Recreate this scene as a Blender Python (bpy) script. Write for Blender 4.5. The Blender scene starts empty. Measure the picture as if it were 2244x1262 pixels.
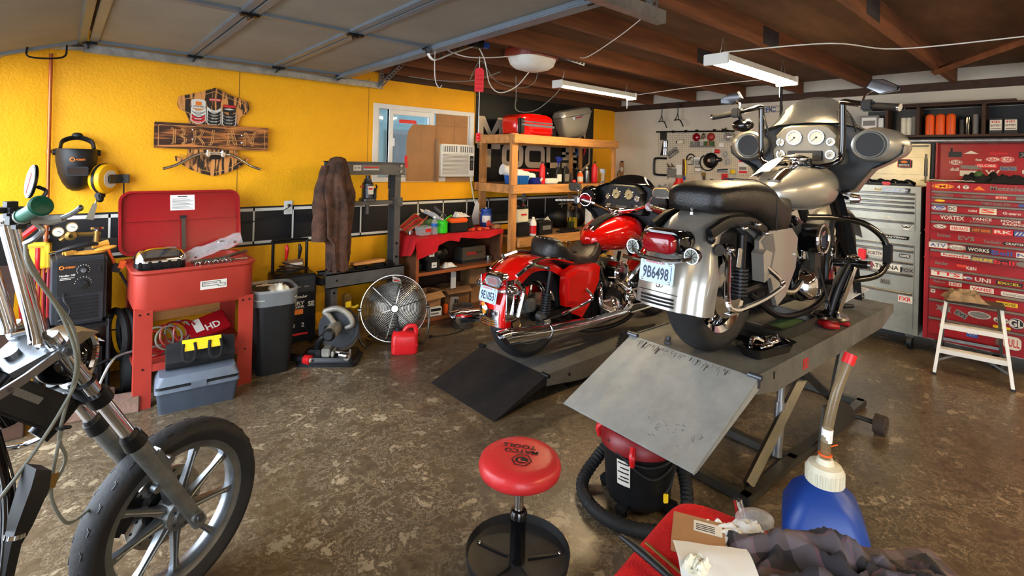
import bpy,bmesh,math,random
from mathutils import Vector,Matrix,noise
PI = math.pi
R = math.radians
V = Vector
sc = bpy.context.scene
C = sc.collection
random.seed(7)

# ---------------------------------------------------------------- camera
cam_d = bpy.data.cameras.new('camera')
cam = bpy.data.objects.new('camera',cam_d)
C.objects.link(cam)
sc.camera = cam
AZ,ROLL = 0.8397,0.025
cam_d.sensor_width = 36.0
cam_d.lens = 36.0 * 1114.5 / 2244.0
cam_d.shift_y = -(631.0 - 351.3) / 2244.0
cam_d.clip_start = 0.05
cf = V((math.cos(AZ),math.sin(AZ),0)); cr = V((math.sin(AZ),-math.cos(AZ),0)); cu = V((0,0,1))
cR = cr * math.cos(ROLL) + cu * math.sin(ROLL); cU = cu * math.cos(ROLL) - cr * math.sin(ROLL)
cam.matrix_world = Matrix(((cR.x,cU.x,-cf.x,0),(cR.y,cU.y,-cf.y,0),(cR.z,cU.z,-cf.z,1.55),(0,0,0,1)))

# ---------------------------------------------------------------- daylight and exposure
sc.view_settings.view_transform = 'Standard'
sc.view_settings.look = 'None'
sc.view_settings.gamma = 1.0
sc.view_settings.exposure = 0.5
world = bpy.data.worlds.new('overcast_daylight'); sc.world = world
world.use_nodes = True
wn = world.node_tree.nodes; wl = world.node_tree.links
wn['Background'].inputs[0].default_value = (0.78,0.88,1.0,1)
wn['Background'].inputs[1].default_value = 7.5
LAMP_E = 105.0      # strength of the glowing tubes
DAY_PORTAL = True
for (x,y,z,w,h) in [(-0.62,2.9,1.05,3.0,2.15),(-0.62,-1.6,1.05,2.7,2.15)]:
    ld = bpy.data.lights.new('sky_portal','AREA'); ld.shape = 'RECTANGLE'; ld.size = w; ld.size_y = h
    ld.cycles.is_portal = True
    lo = bpy.data.objects.new('sky_portal',ld); C.objects.link(lo); lo.location = (x,y,z)
    lo.rotation_euler = (R(90),0,R(-90))
sc.cycles.use_denoising = True
sc.cycles.max_bounces = 8

# ---------------------------------------------------------------- materials
def lin(c):
    return tuple(((v / 255.0) / 12.92 if v / 255.0 <= 0.04045 else ((v / 255.0 + 0.055) / 1.055) ** 2.4) for v in c)
X = {}
def M(name,col,r=0.5,m=0.0,var=0.0,vs=6.0,bump=0.0,bs=40.0,coat=0.0,emit=0.0,trans=0.0,alpha=1.0,ior=1.45,col2=None,stretch=(1,1,1),rv=0.0,spec=None,aniso=None):
    mt = bpy.data.materials.new(name); mt.use_nodes = True
    nt = mt.node_tree; b = nt.nodes['Principled BSDF']
    a = lin(col)
    b.inputs['Base Color'].default_value = (*a,1)
    b.inputs['Roughness'].default_value = r
    b.inputs['Metallic'].default_value = m
    b.inputs['IOR'].default_value = ior
    if spec is not None: b.inputs['Specular IOR Level'].default_value = spec
    if coat: b.inputs['Coat Weight'].default_value = coat; b.inputs['Coat Roughness'].default_value = 0.04
    if trans: b.inputs['Transmission Weight'].default_value = trans
    if alpha < 1: b.inputs['Alpha'].default_value = alpha
    if emit: b.inputs['Emission Color'].default_value = (*a,1); b.inputs['Emission Strength'].default_value = emit
    if var or bump or col2 or rv:
        tc = nt.nodes.new('ShaderNodeTexCoord'); mp = nt.nodes.new('ShaderNodeMapping'); mp.inputs['Scale'].default_value = stretch
        nt.links.new(tc.outputs['Object'],mp.inputs[0])
    if var or col2:
        n = nt.nodes.new('ShaderNodeTexNoise'); n.inputs['Scale'].default_value = vs; n.inputs['Detail'].default_value = 6
        n.inputs['Roughness'].default_value = 0.65
        nt.links.new(mp.outputs[0],n.inputs['Vector'])
        cr_ = nt.nodes.new('ShaderNodeValToRGB')
        c2 = lin(col2) if col2 else tuple(v * (1 - var) for v in a)
        c1 = a if col2 else tuple(min(1,v * (1 + var * 0.6)) for v in a)
        cr_.color_ramp.elements[0].position = 0.36; cr_.color_ramp.elements[1].position = 0.64
        cr_.color_ramp.elements[0].color = (*c2,1); cr_.color_ramp.elements[1].color = (*c1,1)
        nt.links.new(n.outputs['Fac'],cr_.inputs[0]); nt.links.new(cr_.outputs[0],b.inputs['Base Color'])
        if rv:
            mr = nt.nodes.new('ShaderNodeMapRange'); mr.inputs['From Min'].default_value = .35; mr.inputs['From Max'].default_value = .65
            mr.inputs['To Min'].default_value = min(1,r + rv); mr.inputs['To Max'].default_value = max(0.02,r - rv)
            nt.links.new(n.outputs['Fac'],mr.inputs[0]); nt.links.new(mr.outputs[0],b.inputs['Roughness'])
    if bump:
        n2 = nt.nodes.new('ShaderNodeTexNoise'); n2.inputs['Scale'].default_value = bs; n2.inputs['Detail'].default_value = 5
        nt.links.new(mp.outputs[0],n2.inputs['Vector'])
        bp = nt.nodes.new('ShaderNodeBump'); bp.inputs['Strength'].default_value = bump; bp.inputs['Distance'].default_value = 0.01
        nt.links.new(n2.outputs['Fac'],bp.inputs['Height']); nt.links.new(bp.outputs[0],b.inputs['Normal'])
    X[name] = mt
    return mt

M('yellow_wall',(252,178,6),.62,var=.08,vs=2.2,bump=.3,bs=60)
M('white_wall',(212,202,184),.7,var=.10,vs=1.4,bump=.15,bs=70)
M('tile_black',(24,24,27),.45,var=.2,vs=5)
M('white_line',(222,218,206),.6)
M('line_black',(22,20,20),.6)
M('joist_wood',(122,72,40),.75,var=.35,vs=9,stretch=(.15,2,2),bump=.2)
M('sheathing',(112,82,56),.85,var=.3,vs=3,stretch=(.5,2,1))
M('dark_wood',(64,40,26),.7,var=.3,vs=8,stretch=(.3,2,2))
M('pine',(206,146,84),.62,var=.3,vs=8,stretch=(.35,2.5,2.5),bump=.1)
M('pine_up',(196,136,78),.62,var=.3,vs=8,stretch=(2.5,2.5,.3),bump=.1)
M('brown_wood',(92,54,32),.55,var=.3,vs=7,stretch=(.3,2,2))
M('brown_wood_edge',(146,78,40),.5,var=.25,vs=7,stretch=(.3,2,2))
M('door_back',(142,138,128),.8,var=.10,vs=2.5)
M('door_frame',(118,130,142),.42,m=.35,var=.12,vs=4)
M('galv',(168,170,172),.38,m=.85,var=.25,vs=14)
M('galv_dark',(96,98,104),.4,m=.8,var=.25,vs=10)
M('black_metal',(20,20,22),.38,m=.3,var=.2,vs=12)
M('black_gloss',(10,10,12),.1,coat=.8)
M('black_plastic',(18,18,20),.5,var=.2,vs=20)
M('dark_plastic',(38,40,44),.5,var=.15,vs=14)
M('rubber',(20,20,21),.72,var=.25,vs=25,bump=.15,bs=90)
M('leather',(26,24,24),.36,var=.2,vs=10,bump=.25,bs=130)
M('chrome',(232,232,236),.06,m=1)
M('chrome_worn',(190,186,180),.2,m=1,var=.25,vs=18)
M('alu',(134,138,142),.34,m=.9,var=.2,vs=14)
M('alu_dull',(132,134,132),.45,m=.8,var=.25,vs=16)
M('cast_grey',(150,145,134),.5,m=.5,var=.3,vs=22)
M('red_paint',(214,14,8),.14,coat=1.0,m=.12)
M('silver_paint',(164,161,153),.34,m=.55,coat=.6)
M('grey_paint',(88,88,88),.35,coat=.3)
M('washer_red',(162,50,38),.42,var=.12,vs=3)
M('washer_lid',(146,16,24),.28,var=.1,vs=3)
M('chest_red',(150,18,26),.34,var=.12,vs=4)
M('chest_rail',(170,166,160),.3,m=.7)
M('steel',(146,141,126),.34,m=.85,var=.15,vs=5)
M('steel_dark',(84,82,76),.4,m=.7,var=.2,vs=5)
M('lift_grey',(106,104,98),.5,m=.25,var=.22,vs=5,rv=.1)
M('lift_light',(166,168,164),.42,m=.3,var=.2,vs=4,rv=.12)
M('ramp_black',(26,25,25),.5,var=.45,vs=4,rv=.1)
M('plastic_red',(208,30,34),.35,var=.1,vs=8)
M('vac_red',(128,20,24),.4,var=.2,vs=8)
M('stool_red',(196,44,46),.34,var=.12,vs=5,bump=.1,bs=50)
M('towel_red',(190,14,24),.95,var=.12,vs=20,bump=.6,bs=180)
M('towel_hot',(206,10,10),.95,var=.08,vs=20,bump=.5,bs=240)
M('cardboard',(168,124,82),.85,var=.12,vs=4)
M('cardboard_dark',(128,90,56),.85,var=.2,vs=6)
M('paper',(232,230,224),.8,var=.04,vs=6)
M('white_plastic',(226,224,218),.4,var=.06,vs=8)
M('cream_plastic',(220,214,190),.45,var=.1,vs=10)
M('bag_white',(226,222,214),.4,bump=.4,bs=30)
M('bag_clear',(226,230,230),.18,trans=.5,alpha=.38,bump=.5,bs=40)
M('orange',(236,92,26),.45)
M('orange_deep',(200,74,20),.5)
M('green_bright',(50,205,30),.45,var=.25,vs=20)
M('green_grip',(0,92,70),.42,var=.2,vs=18)
M('green_cloth',(70,96,56),.85,var=.3,vs=12)
M('blue_plastic',(22,66,150),.38,var=.12,vs=6)
M('blue_jug',(20,60,140),.42,var=.15,vs=4)
M('blue_deep',(20,36,120),.35)
M('blue_bin',(20,90,168),.4)
M('blue_grey',(92,100,112),.5,var=.15,vs=8)
M('blue_grey_dark',(56,63,74),.5,var=.15,vs=8)
M('yellow_plastic',(238,196,30),.45,var=.08,vs=8)
M('yellow_reel',(238,176,18),.4)
M('orange_red',(206,66,40),.5)
M('tyre',(26,25,26),.66,var=.25,vs=14,bump=.2,bs=70)
M('jacket_brown',(88,58,42),.9,col2=(44,28,22),vs=9,bump=.5,bs=50)
M('cloth_black',(22,21,22),.95,var=.3,vs=10,bump=.3)
M('rag',(146,122,94),.95,var=.4,vs=14,bump=.4)
M('glove_tan',(206,146,50),.9,var=.2,vs=12)
M('brick',(120,92,78),.9,var=.25,vs=16,bump=.5)
M('rust',(70,58,48),.75,m=.2,var=.35,vs=12)
M('glass_clear',(235,240,240),.04,trans=1.0,alpha=1.0)
M('smoke_screen',(60,62,66),.12,trans=.4,alpha=.62)
M('gauge_face',(196,194,182),.45)
M('gauge_gold',(176,156,110),.35)
M('tail_red',(140,12,24),.15,coat=.6,var=.2,vs=60)
M('amber',(220,140,40),.2,coat=.5)
M('plate_blue',(186,208,222),.4)
M('plate_ink',(24,38,70),.5)
M('copper',(176,98,60),.35,m=.8)
M('brass',(150,120,66),.35,m=.8)
M('lens_dark',(30,14,16),.08,coat=.6)
M('ink',(16,16,16),.6)
M('ink_red',(196,24,24),.6)
M('tube_clear',(150,128,92),.22,trans=.4,alpha=.75)
M('cable_grey',(120,122,112),.4)
M('tape_red',(222,30,40),.5)
M('sticker_white',(214,208,196),.5)
M('sticker_black',(22,22,22),.5)
M('sticker_yellow',(226,190,20),.5)
M('sticker_blue',(44,76,150),.5)
M('sticker_red',(206,32,36),.5)
M('sticker_orange',(226,120,30),.5)
M('sticker_grey',(120,116,110),.5)
M('sand_logo',(196,176,150),.7)
M('outside_wall',(104,138,150),.7)
M('outside_glow',(238,246,252),.7,emit=3.0)
M('outside_dark',(60,74,84),.4)
M('tube_light',(255,226,176),.4,emit=LAMP_E)
M('fixture_white',(226,224,216),.5)
M('press_grey',(92,90,88),.45,m=.3,var=.2,vs=8)
M('coil_gold',(196,150,90),.4,m=.6)
M('dash_silver',(112,108,98),.42,m=.4)

def wood_burn():
    mt = bpy.data.materials.new('burnt_wood'); mt.use_nodes = True; nt = mt.node_tree; b = nt.nodes['Principled BSDF']
    tc = nt.nodes.new('ShaderNodeTexCoord'); mp = nt.nodes.new('ShaderNodeMapping'); mp.inputs['Scale'].default_value = (1,1,1)
    nt.links.new(tc.outputs['Object'],mp.inputs[0])
    def mk(name,st,c1,c2,sc_,p0,p1):
        m_ = mt.copy(); m_.name = name; t = m_.node_tree; bb = t.nodes['Principled BSDF']; mpp = t.nodes['Mapping']; mpp.inputs['Scale'].default_value = st
        w = t.nodes.new('ShaderNodeTexNoise'); w.inputs['Scale'].default_value = sc_; w.inputs['Detail'].default_value = 3; w.inputs['Distortion'].default_value = 1.6
        t.links.new(mpp.outputs[0],w.inputs['Vector'])
        r_ = t.nodes.new('ShaderNodeValToRGB'); r_.color_ramp.elements[0].position = p0; r_.color_ramp.elements[1].position = p1
        r_.color_ramp.elements[0].color = (*lin(c1),1); r_.color_ramp.elements[1].color = (*lin(c2),1)
        t.links.new(w.outputs['Fac'],r_.inputs[0]); t.links.new(r_.outputs[0],bb.inputs['Base Color']); bb.inputs['Roughness'].default_value = .4
        X[name] = m_
    mk('burnt_plank',(1.0,3,8),(50,20,10),(206,124,58),2.6,.44,.64)
    mk('burnt_upright',(8,3,1.3),(30,16,12),(214,144,76),2.6,.46,.54)
wood_burn()

def concrete():
    mt = bpy.data.materials.new('polished_concrete'); mt.use_nodes = True; nt = mt.node_tree; b = nt.nodes['Principled BSDF']
    N = nt.nodes.new; L = nt.links.new
    tc = N('ShaderNodeTexCoord')
    n0 = N('ShaderNodeTexNoise'); n0.inputs['Scale'].default_value = 1.1; n0.inputs['Detail'].default_value = 4
    n1 = N('ShaderNodeTexNoise'); n1.inputs['Scale'].default_value = 7.0; n1.inputs['Detail'].default_value = 10; n1.inputs['Roughness'].default_value = .74; n1.inputs['Distortion'].default_value = .25
    n2 = N('ShaderNodeTexNoise'); n2.inputs['Scale'].default_value = 30.0; n2.inputs['Detail'].default_value = 6
    for n in (n0,n1,n2): L(tc.outputs['Object'],n.inputs['Vector'])
    # thin meandering veins: |n1-0.5| small
    s = N('ShaderNodeMath'); s.operation = 'SUBTRACT'; s.inputs[1].default_value = .5; L(n1.outputs['Fac'],s.inputs[0])
    a = N('ShaderNodeMath'); a.operation = 'ABSOLUTE'; L(s.outputs[0],a.inputs[0])
    mr = N('ShaderNodeMapRange'); mr.inputs['From Min'].default_value = .0; mr.inputs['From Max'].default_value = .013; mr.inputs['To Min'].default_value = 1; mr.inputs['To Max'].default_value = 0
    L(a.outputs[0],mr.inputs[0])
    # patches
    mr2 = N('ShaderNodeMapRange'); mr2.inputs['From Min'].default_value = .56; mr2.inputs['From Max'].default_value = .60
    L(n1.outputs['Fac'],mr2.inputs[0])
    mx = N('ShaderNodeMath'); mx.operation = 'MAXIMUM'; L(mr.outputs[0],mx.inputs[0]); L(mr2.outputs[0],mx.inputs[1])
    mr3 = N('ShaderNodeMapRange'); mr3.inputs['From Min'].default_value = .40; mr3.inputs['From Max'].default_value = .60; mr3.inputs['To Min'].default_value = .3
    L(n0.outputs['Fac'],mr3.inputs[0])
    mu = N('ShaderNodeMath'); mu.operation = 'MULTIPLY'; L(mx.outputs[0],mu.inputs[0]); L(mr3.outputs[0],mu.inputs[1])
    base = N('ShaderNodeValToRGB'); base.color_ramp.elements[0].position = .3; base.color_ramp.elements[1].position = .7
    base.color_ramp.elements[0].color = (*lin((58,48,36)),1); base.color_ramp.elements[1].color = (*lin((104,89,68)),1)
    ad = N('ShaderNodeMath'); ad.operation = 'ADD'; L(n0.outputs['Fac'],ad.inputs[0]); L(n2.outputs['Fac'],ad.inputs[1])
    hf = N('ShaderNodeMath'); hf.operation = 'MULTIPLY'; hf.inputs[1].default_value = .5; L(ad.outputs[0],hf.inputs[0]); L(hf.outputs[0],base.inputs[0])
    mix = N('ShaderNodeMixRGB'); mix.inputs[2].default_value = (*lin((164,148,120)),1); L(mu.outputs[0],mix.inputs[0]); L(base.outputs[0],mix.inputs[1])
    L(mix.outputs[0],b.inputs['Base Color'])
    rr = N('ShaderNodeMapRange'); rr.inputs['To Min'].default_value = .22; rr.inputs['To Max'].default_value = .38; L(n1.outputs['Fac'],rr.inputs[0]); L(rr.outputs[0],b.inputs['Roughness'])
    bp = N('ShaderNodeBump'); bp.inputs['Strength'].default_value = .12; bp.inputs['Distance'].default_value = .01; L(n2.outputs['Fac'],bp.inputs['Height']); L(bp.outputs[0],b.inputs['Normal'])
    X['concrete'] = mt
concrete()

def plaid():
    mt = bpy.data.materials.new('plaid_flannel'); mt.use_nodes = True; nt = mt.node_tree; b = nt.nodes['Principled BSDF']
    N = nt.nodes.new; L = nt.links.new
    tc = N('ShaderNodeTexCoord'); sp = N('ShaderNodeSeparateXYZ'); L(tc.outputs['UV'],sp.inputs[0])
    def band(ch,freq,thr):
        m1 = N('ShaderNodeMath'); m1.operation = 'MULTIPLY'; m1.inputs[1].default_value = freq; L(sp.outputs[ch],m1.inputs[0])
        f_ = N('ShaderNodeMath'); f_.operation = 'FRACT'; L(m1.outputs[0],f_.inputs[0])
        g = N('ShaderNodeMath'); g.operation = 'GREATER_THAN'; g.inputs[1].default_value = thr; L(f_.outputs[0],g.inputs[0]); return g
    g1,g2 = band(0,6,.62),band(1,6,.62); r1,r2 = band(0,6,.95),band(1,6,.95)
    ad = N('ShaderNodeMath'); ad.operation = 'ADD'; L(g1.outputs[0],ad.inputs[0]); L(g2.outputs[0],ad.inputs[1])
    cr_ = N('ShaderNodeValToRGB'); cr_.color_ramp.elements[0].color = (*lin((40,35,37)),1); cr_.color_ramp.elements[1].color = (*lin((98,86,88)),1)
    h = N('ShaderNodeMath'); h.operation = 'MULTIPLY'; h.inputs[1].default_value = .5; L(ad.outputs[0],h.inputs[0]); L(h.outputs[0],cr_.inputs[0])
    mx = N('ShaderNodeMath'); mx.operation = 'MAXIMUM'; L(r1.outputs[0],mx.inputs[0]); L(r2.outputs[0],mx.inputs[1])
    mm = N('ShaderNodeMath'); mm.operation = 'MULTIPLY'; mm.inputs[1].default_value = .3; L(mx.outputs[0],mm.inputs[0])
    mix = N('ShaderNodeMixRGB'); mix.inputs[2].default_value = (*lin((110,44,54)),1); L(mm.outputs[0],mix.inputs[0]); L(cr_.outputs[0],mix.inputs[1]); L(mix.outputs[0],b.inputs['Base Color'])
    b.inputs['Roughness'].default_value = .95
    X['plaid'] = mt
plaid()

def peg_mat():
    mt = bpy.data.materials.new('pegboard'); mt.use_nodes = True; nt = mt.node_tree; b = nt.nodes['Principled BSDF']
    N = nt.nodes.new; L = nt.links.new
    tc = N('ShaderNodeTexCoord'); mp = N('ShaderNodeMapping'); mp.inputs['Scale'].default_value = (39.4,39.4,39.4); L(tc.outputs['Object'],mp.inputs[0])
    fr = N('ShaderNodeVectorMath'); fr.operation = 'FRACTION'; L(mp.outputs[0],fr.inputs[0])
    sb = N('ShaderNodeVectorMath'); sb.operation = 'SUBTRACT'; sb.inputs[1].default_value = (.5,.5,.5); L(fr.outputs[0],sb.inputs[0])
    ml = N('ShaderNodeVectorMath'); ml.operation = 'MULTIPLY'; ml.inputs[1].default_value = (1,0,1); L(sb.outputs[0],ml.inputs[0])
    ln = N('ShaderNodeVectorMath'); ln.operation = 'LENGTH'; L(ml.outputs[0],ln.inputs[0])
    gt = N('ShaderNodeMath'); gt.operation = 'LESS_THAN'; gt.inputs[1].default_value = .17; L(ln.outputs['Value'],gt.inputs[0])
    mix = N('ShaderNodeMixRGB'); mix.inputs[1].default_value = (*lin((206,194,172)),1); mix.inputs[2].default_value = (*lin((70,58,48)),1)
    L(gt.outputs[0],mix.inputs[0]); L(mix.outputs[0],b.inputs['Base Color']); b.inputs['Roughness'].default_value = .6
    X['pegboard'] = mt
peg_mat()
# ---------------------------------------------------------------- mesh building helpers
def frame(d,up=(0,0,1)):
    d = V(d).normalized(); u = V(up)
    if abs(d.dot(u)) > .98: u = V((1,0,0)) if abs(d.x) < .9 else V((0,1,0))
    a = d.cross(u).normalized(); b = a.cross(d).normalized()
    return a,b
def rrect(w,h,r,n=4,cx=0,cy=0):
    r = min(r,w / 2 - 1e-4,h / 2 - 1e-4); o = []
    for (sx,sy,a0) in ((1,1,0),(-1,1,90),(-1,-1,180),(1,-1,270)):
        for k in range(n + 1):
            a = R(a0 + 90 * k / n); o.append((cx + sx * (w / 2 - r) + r * math.cos(a),cy + sy * (h / 2 - r) + r * math.sin(a)))
    return o
def circ(r,n=24,cx=0,cy=0,a0=0,a1=360,ry=None):
    full = abs(a1 - a0) >= 360
    m = n if full else n + 1
    return [(cx + r * math.cos(R(a0 + (a1 - a0) * k / n)),cy + (ry or r) * math.sin(R(a0 + (a1 - a0) * k / n))) for k in range(m)]
def spline(pts,k=6,closed=False):
    P = [V(p) for p in pts]; n = len(P); out = []
    if n < 3: return P
    rng = range(n if closed else n - 1)
    for i in rng:
        p0 = P[(i - 1) % n] if (closed or i > 0) else P[0] * 2 - P[1]
        p1 = P[i]; p2 = P[(i + 1) % n]
        p3 = P[(i + 2) % n] if (closed or i + 2 < n) else P[-1] * 2 - P[-2]
        for j in range(k):
            t = j / k
            out.append(0.5 * ((2 * p1) + (p2 - p0) * t + (2 * p0 - 5 * p1 + 4 * p2 - p3) * t * t + (3 * p1 - p0 - 3 * p2 + p3) * t ** 3))
    if not closed: out.append(P[-1])
    return out
_txt = {}
def text_geo(s,bold=True):
    k = (s,bold)
    if k in _txt: return _txt[k]
    cu_ = bpy.data.curves.new('lettering','FONT'); cu_.body = s; cu_.size = 1.0; cu_.align_x = 'CENTER'; cu_.align_y = 'CENTER'
    cu_.resolution_u = 2
    if bold: cu_.offset = 0.022
    ob = bpy.data.objects.new('lettering',cu_); C.objects.link(ob)
    dg = bpy.context.evaluated_depsgraph_get(); dg.update()
    me = bpy.data.meshes.new_from_object(ob.evaluated_get(dg))
    vs = [tuple(v.co) for v in me.vertices]; fs = [tuple(p.vertices) for p in me.polygons]
    bpy.data.objects.remove(ob); bpy.data.curves.remove(cu_); bpy.data.meshes.remove(me)
    if vs:
        x0 = min(v[0] for v in vs); x1 = max(v[0] for v in vs); y0 = min(v[1] for v in vs); y1 = max(v[1] for v in vs)
        vs = [((v[0] - (x0 + x1) / 2) / max(1e-6,x1 - x0),(v[1] - (y0 + y1) / 2) / max(1e-6,y1 - y0)) for v in vs]
        _txt[k] = (vs,fs,(x1 - x0) / max(1e-6,y1 - y0))
    else: _txt[k] = ([],[],1)
    return _txt[k]
class MB:
    def __init__(s,mat=None):
        s.v = []; s.f = []; s.mi = []; s.mats = []; s.c = 0; s.T = Matrix.Identity(4); s.uv = None; s.ang = 38
        if mat: s.m(mat)
    def m(s,name):
        if name not in s.mats: s.mats.append(name)
        s.c = s.mats.index(name); return s
    def at(s,loc=(0,0,0),rot=(0,0,0)):
        s.T = Matrix.Translation(loc) @ (Matrix.Rotation(rot[2],4,'Z') @ Matrix.Rotation(rot[1],4,'Y') @ Matrix.Rotation(rot[0],4,'X')); return s
    def add(s,vs,fs):
        o = len(s.v)
        s.v += [s.T @ V(v) for v in vs]
        s.f += [tuple(i + o for i in f) for f in fs]; s.mi += [s.c] * len(fs); return s
    def box(s,c,sz,bev=0.0,rot=None):
        x,y,z = sz[0] / 2,sz[1] / 2,sz[2] / 2
        bm = bmesh.new(); bmesh.ops.create_cube(bm,size=1)
        for v in bm.verts: v.co = V((v.co.x * sz[0],v.co.y * sz[1],v.co.z * sz[2]))
        if bev: bmesh.ops.bevel(bm,geom=list(bm.edges),offset=min(bev,min(sz) * .45),segments=2,affect='EDGES')
        Mx = Matrix.Translation(c)
        if rot: Mx = Mx @ (Matrix.Rotation(rot[2],4,'Z') @ Matrix.Rotation(rot[1],4,'Y') @ Matrix.Rotation(rot[0],4,'X'))
        bm.verts.index_update()
        s.add([Mx @ v.co for v in bm.verts],[[v.index for v in f.verts] for f in bm.faces]); bm.free(); return s
    def bx(s,x0,x1,y0,y1,z0,z1,bev=0.0):
        return s.box(((x0 + x1) / 2,(y0 + y1) / 2,(z0 + z1) / 2),(abs(x1 - x0),abs(y1 - y0),abs(z1 - z0)),bev)
    def rings(s,rs,cap0=True,cap1=True,closed=True,loop=False):
        n = len(rs[0]); vs = [p for r_ in rs for p in r_]; fs = []
        m = len(rs)
        for i in range(m if loop else m - 1):
            i2 = (i + 1) % m
            for j in range(n if closed else n - 1):
                j2 = (j + 1) % n; fs.append((i * n + j,i * n + j2,i2 * n + j2,i2 * n + j))
        if cap0 and not loop: fs.append(tuple(range(n))[::-1])
        if cap1 and not loop: fs.append(tuple((m - 1) * n + j for j in range(n)))
        return s.add(vs,fs)
    def cyl(s,p0,p1,r0,r1=None,n=16,cap=True):
        r1 = r0 if r1 is None else r1; p0 = V(p0); p1 = V(p1); a,b = frame(p1 - p0)
        rs = [[p + (a * math.cos(2 * PI * k / n) + b * math.sin(2 * PI * k / n)) * r_ for k in range(n)] for p,r_ in ((p0,r0),(p1,r1))]
        return s.rings(rs,cap,cap)
    def tube(s,pts,r,n=8,k=5,closed=False,smooth=True,flat=1.0):
        P = spline(pts,k,closed) if smooth else [V(p) for p in pts]
        m = len(P); rs = []; a = None
        for i,p in enumerate(P):
            if closed: d = P[(i + 1) % m] - P[i - 1]
            else: d = (P[min(i + 1,m - 1)] - P[max(i - 1,0)])
            if d.length < 1e-9: d = V((0,0,1))
            d.normalize()
            if a is None: a,b = frame(d)
            else:
                a = a - d * a.dot(d)
                if a.length < 1e-5: a,b = frame(d)
                a.normalize(); b = a.cross(d).normalized()
            rr = r
            if isinstance(r,(list,tuple)):
                t = i / (m - 1) * (len(r) - 1); q = min(int(t),len(r) - 2); rr = r[q] + (r[q + 1] - r[q]) * (t - q)
            rs.append([p + (a * math.cos(2 * PI * j / n) + b * flat * math.sin(2 * PI * j / n)) * rr for j in range(n)])
        return s.rings(rs,not closed,not closed,loop=closed)
    def lathe(s,prof,c=(0,0,0),axis=(0,0,1),n=24,a0=0,a1=360):
        ax = V(axis).normalized(); a,b = frame(ax); c = V(c); full = abs(a1 - a0) >= 360
        cnt = n if full else n + 1; rs = []
        for (r_,h) in prof:
            rs.append([c + ax * h + (a * math.cos(R(a0 + (a1 - a0) * k / n)) + b * math.sin(R(a0 + (a1 - a0) * k / n))) * max(r_,1e-4) for k in range(cnt)])
        return s.rings(rs,full and prof[0][0] > 1e-3 and False,False,closed=full)
    def prism(s,o,t0,t1,pl='xz',rot=None):
        def mp(a,b,t):
            return {'xz': (a,t,b),'xy': (a,b,t),'yz': (t,a,b)}[pl]
        n = len(o); vs = [mp(a,b,t0) for a,b in o] + [mp(a,b,t1) for a,b in o]
        fs = [(j,(j + 1) % n,n + (j + 1) % n,n + j) for j in range(n)] + [tuple(range(n))[::-1],tuple(range(n,2 * n))]
        return s.add(vs,fs)
    def frus(s,o0,z0,o1,z1,cap0=True,cap1=True):
        return s.rings([[(a,b,z0) for a,b in o0],[(a,b,z1) for a,b in o1]],cap0,cap1)
    def loft(s,secs,cap=True):
        return s.rings([[V(p) for p in q] for q in secs],cap,cap)
    def ell(s,c,r,n=16,m=10,rot=None,z0=-90,z1=90):
        rs = []
        Mx = Matrix.Translation(c)
        if rot: Mx = Mx @ (Matrix.Rotation(rot[2],4,'Z') @ Matrix.Rotation(rot[1],4,'Y') @ Matrix.Rotation(rot[0],4,'X'))
        for i in range(m + 1):
            a = R(z0 + (z1 - z0) * i / m); q = max(math.cos(a),1e-3)
            rs.append([Mx @ V((r[0] * q * math.cos(2 * PI * k / n),r[1] * q * math.sin(2 * PI * k / n),r[2] * math.sin(a))) for k in range(n)])
        return s.rings(rs,True,True)
    def torus(s,c,axis,R0,r,n=32,m=8,a0=0,a1=360,rz=None):
        ax = V(axis).normalized(); a,b = frame(ax); c = V(c); full = abs(a1 - a0) >= 360; cnt = n if full else n + 1
        rs = []
        for k in range(cnt):
            t = R(a0 + (a1 - a0) * k / n); e = a * math.cos(t) + b * math.sin(t)
            rs.append([c + e * (R0 + r * math.cos(2 * PI * j / m)) + ax * ((rz or r) * math.sin(2 * PI * j / m)) for j in range(m)])
        return s.rings(rs,not full,not full,loop=full)
    def sheet(s,fn,nu,nv,th=0.004,uv=False):
        g = [[V(fn(i / nu,j / nv)) for j in range(nv + 1)] for i in range(nu + 1)]
        vs = []; nr = []
        for i in range(nu + 1):
            for j in range(nv + 1):
                du = g[min(i + 1,nu)][j] - g[max(i - 1,0)][j]; dv = g[i][min(j + 1,nv)] - g[i][max(j - 1,0)]
                q = du.cross(dv); q = q.normalized() if q.length > 1e-12 else V((0,0,1)); nr.append(q)
        W = nv + 1; flat = [g[i][j] for i in range(nu + 1) for j in range(W)]
        top = [flat[k] + nr[k] * th / 2 for k in range(len(flat))]; bot = [flat[k] - nr[k] * th / 2 for k in range(len(flat))]
        N0 = len(flat); fs = []
        for i in range(nu):
            for j in range(nv):
                a = i * W + j; fs.append((a,a + W,a + W + 1,a + 1)); fs.append((N0 + a,N0 + a + 1,N0 + a + W + 1,N0 + a + W))
        rim = [i * W for i in range(nu + 1)] + [nu * W + j for j in range(1,W)] + [i * W + nv for i in range(nu - 1,-1,-1)] + [j for j in range(nv - 1,0,-1)]
        for k in range(len(rim)):
            a,b = rim[k],rim[(k + 1) % len(rim)]; fs.append((a,b,N0 + b,N0 + a))
        if uv: s.uv = {}; s.uvbase = len(s.v); s.uvw = (nu,nv,W,N0)
        return s.add(top + bot,fs)
    def text(s,t,c,right,up,h,w=None,lift=0.0,bold=True):
        vs,fs,asp = text_geo(t,bold); right = V(right).normalized(); up = V(up).normalized(); nrm = right.cross(up)
        ww = w if w else h * asp
        return s.add([V(c) + right * (x * ww) + up * (y * h) + nrm * lift for x,y in vs],fs)
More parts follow.
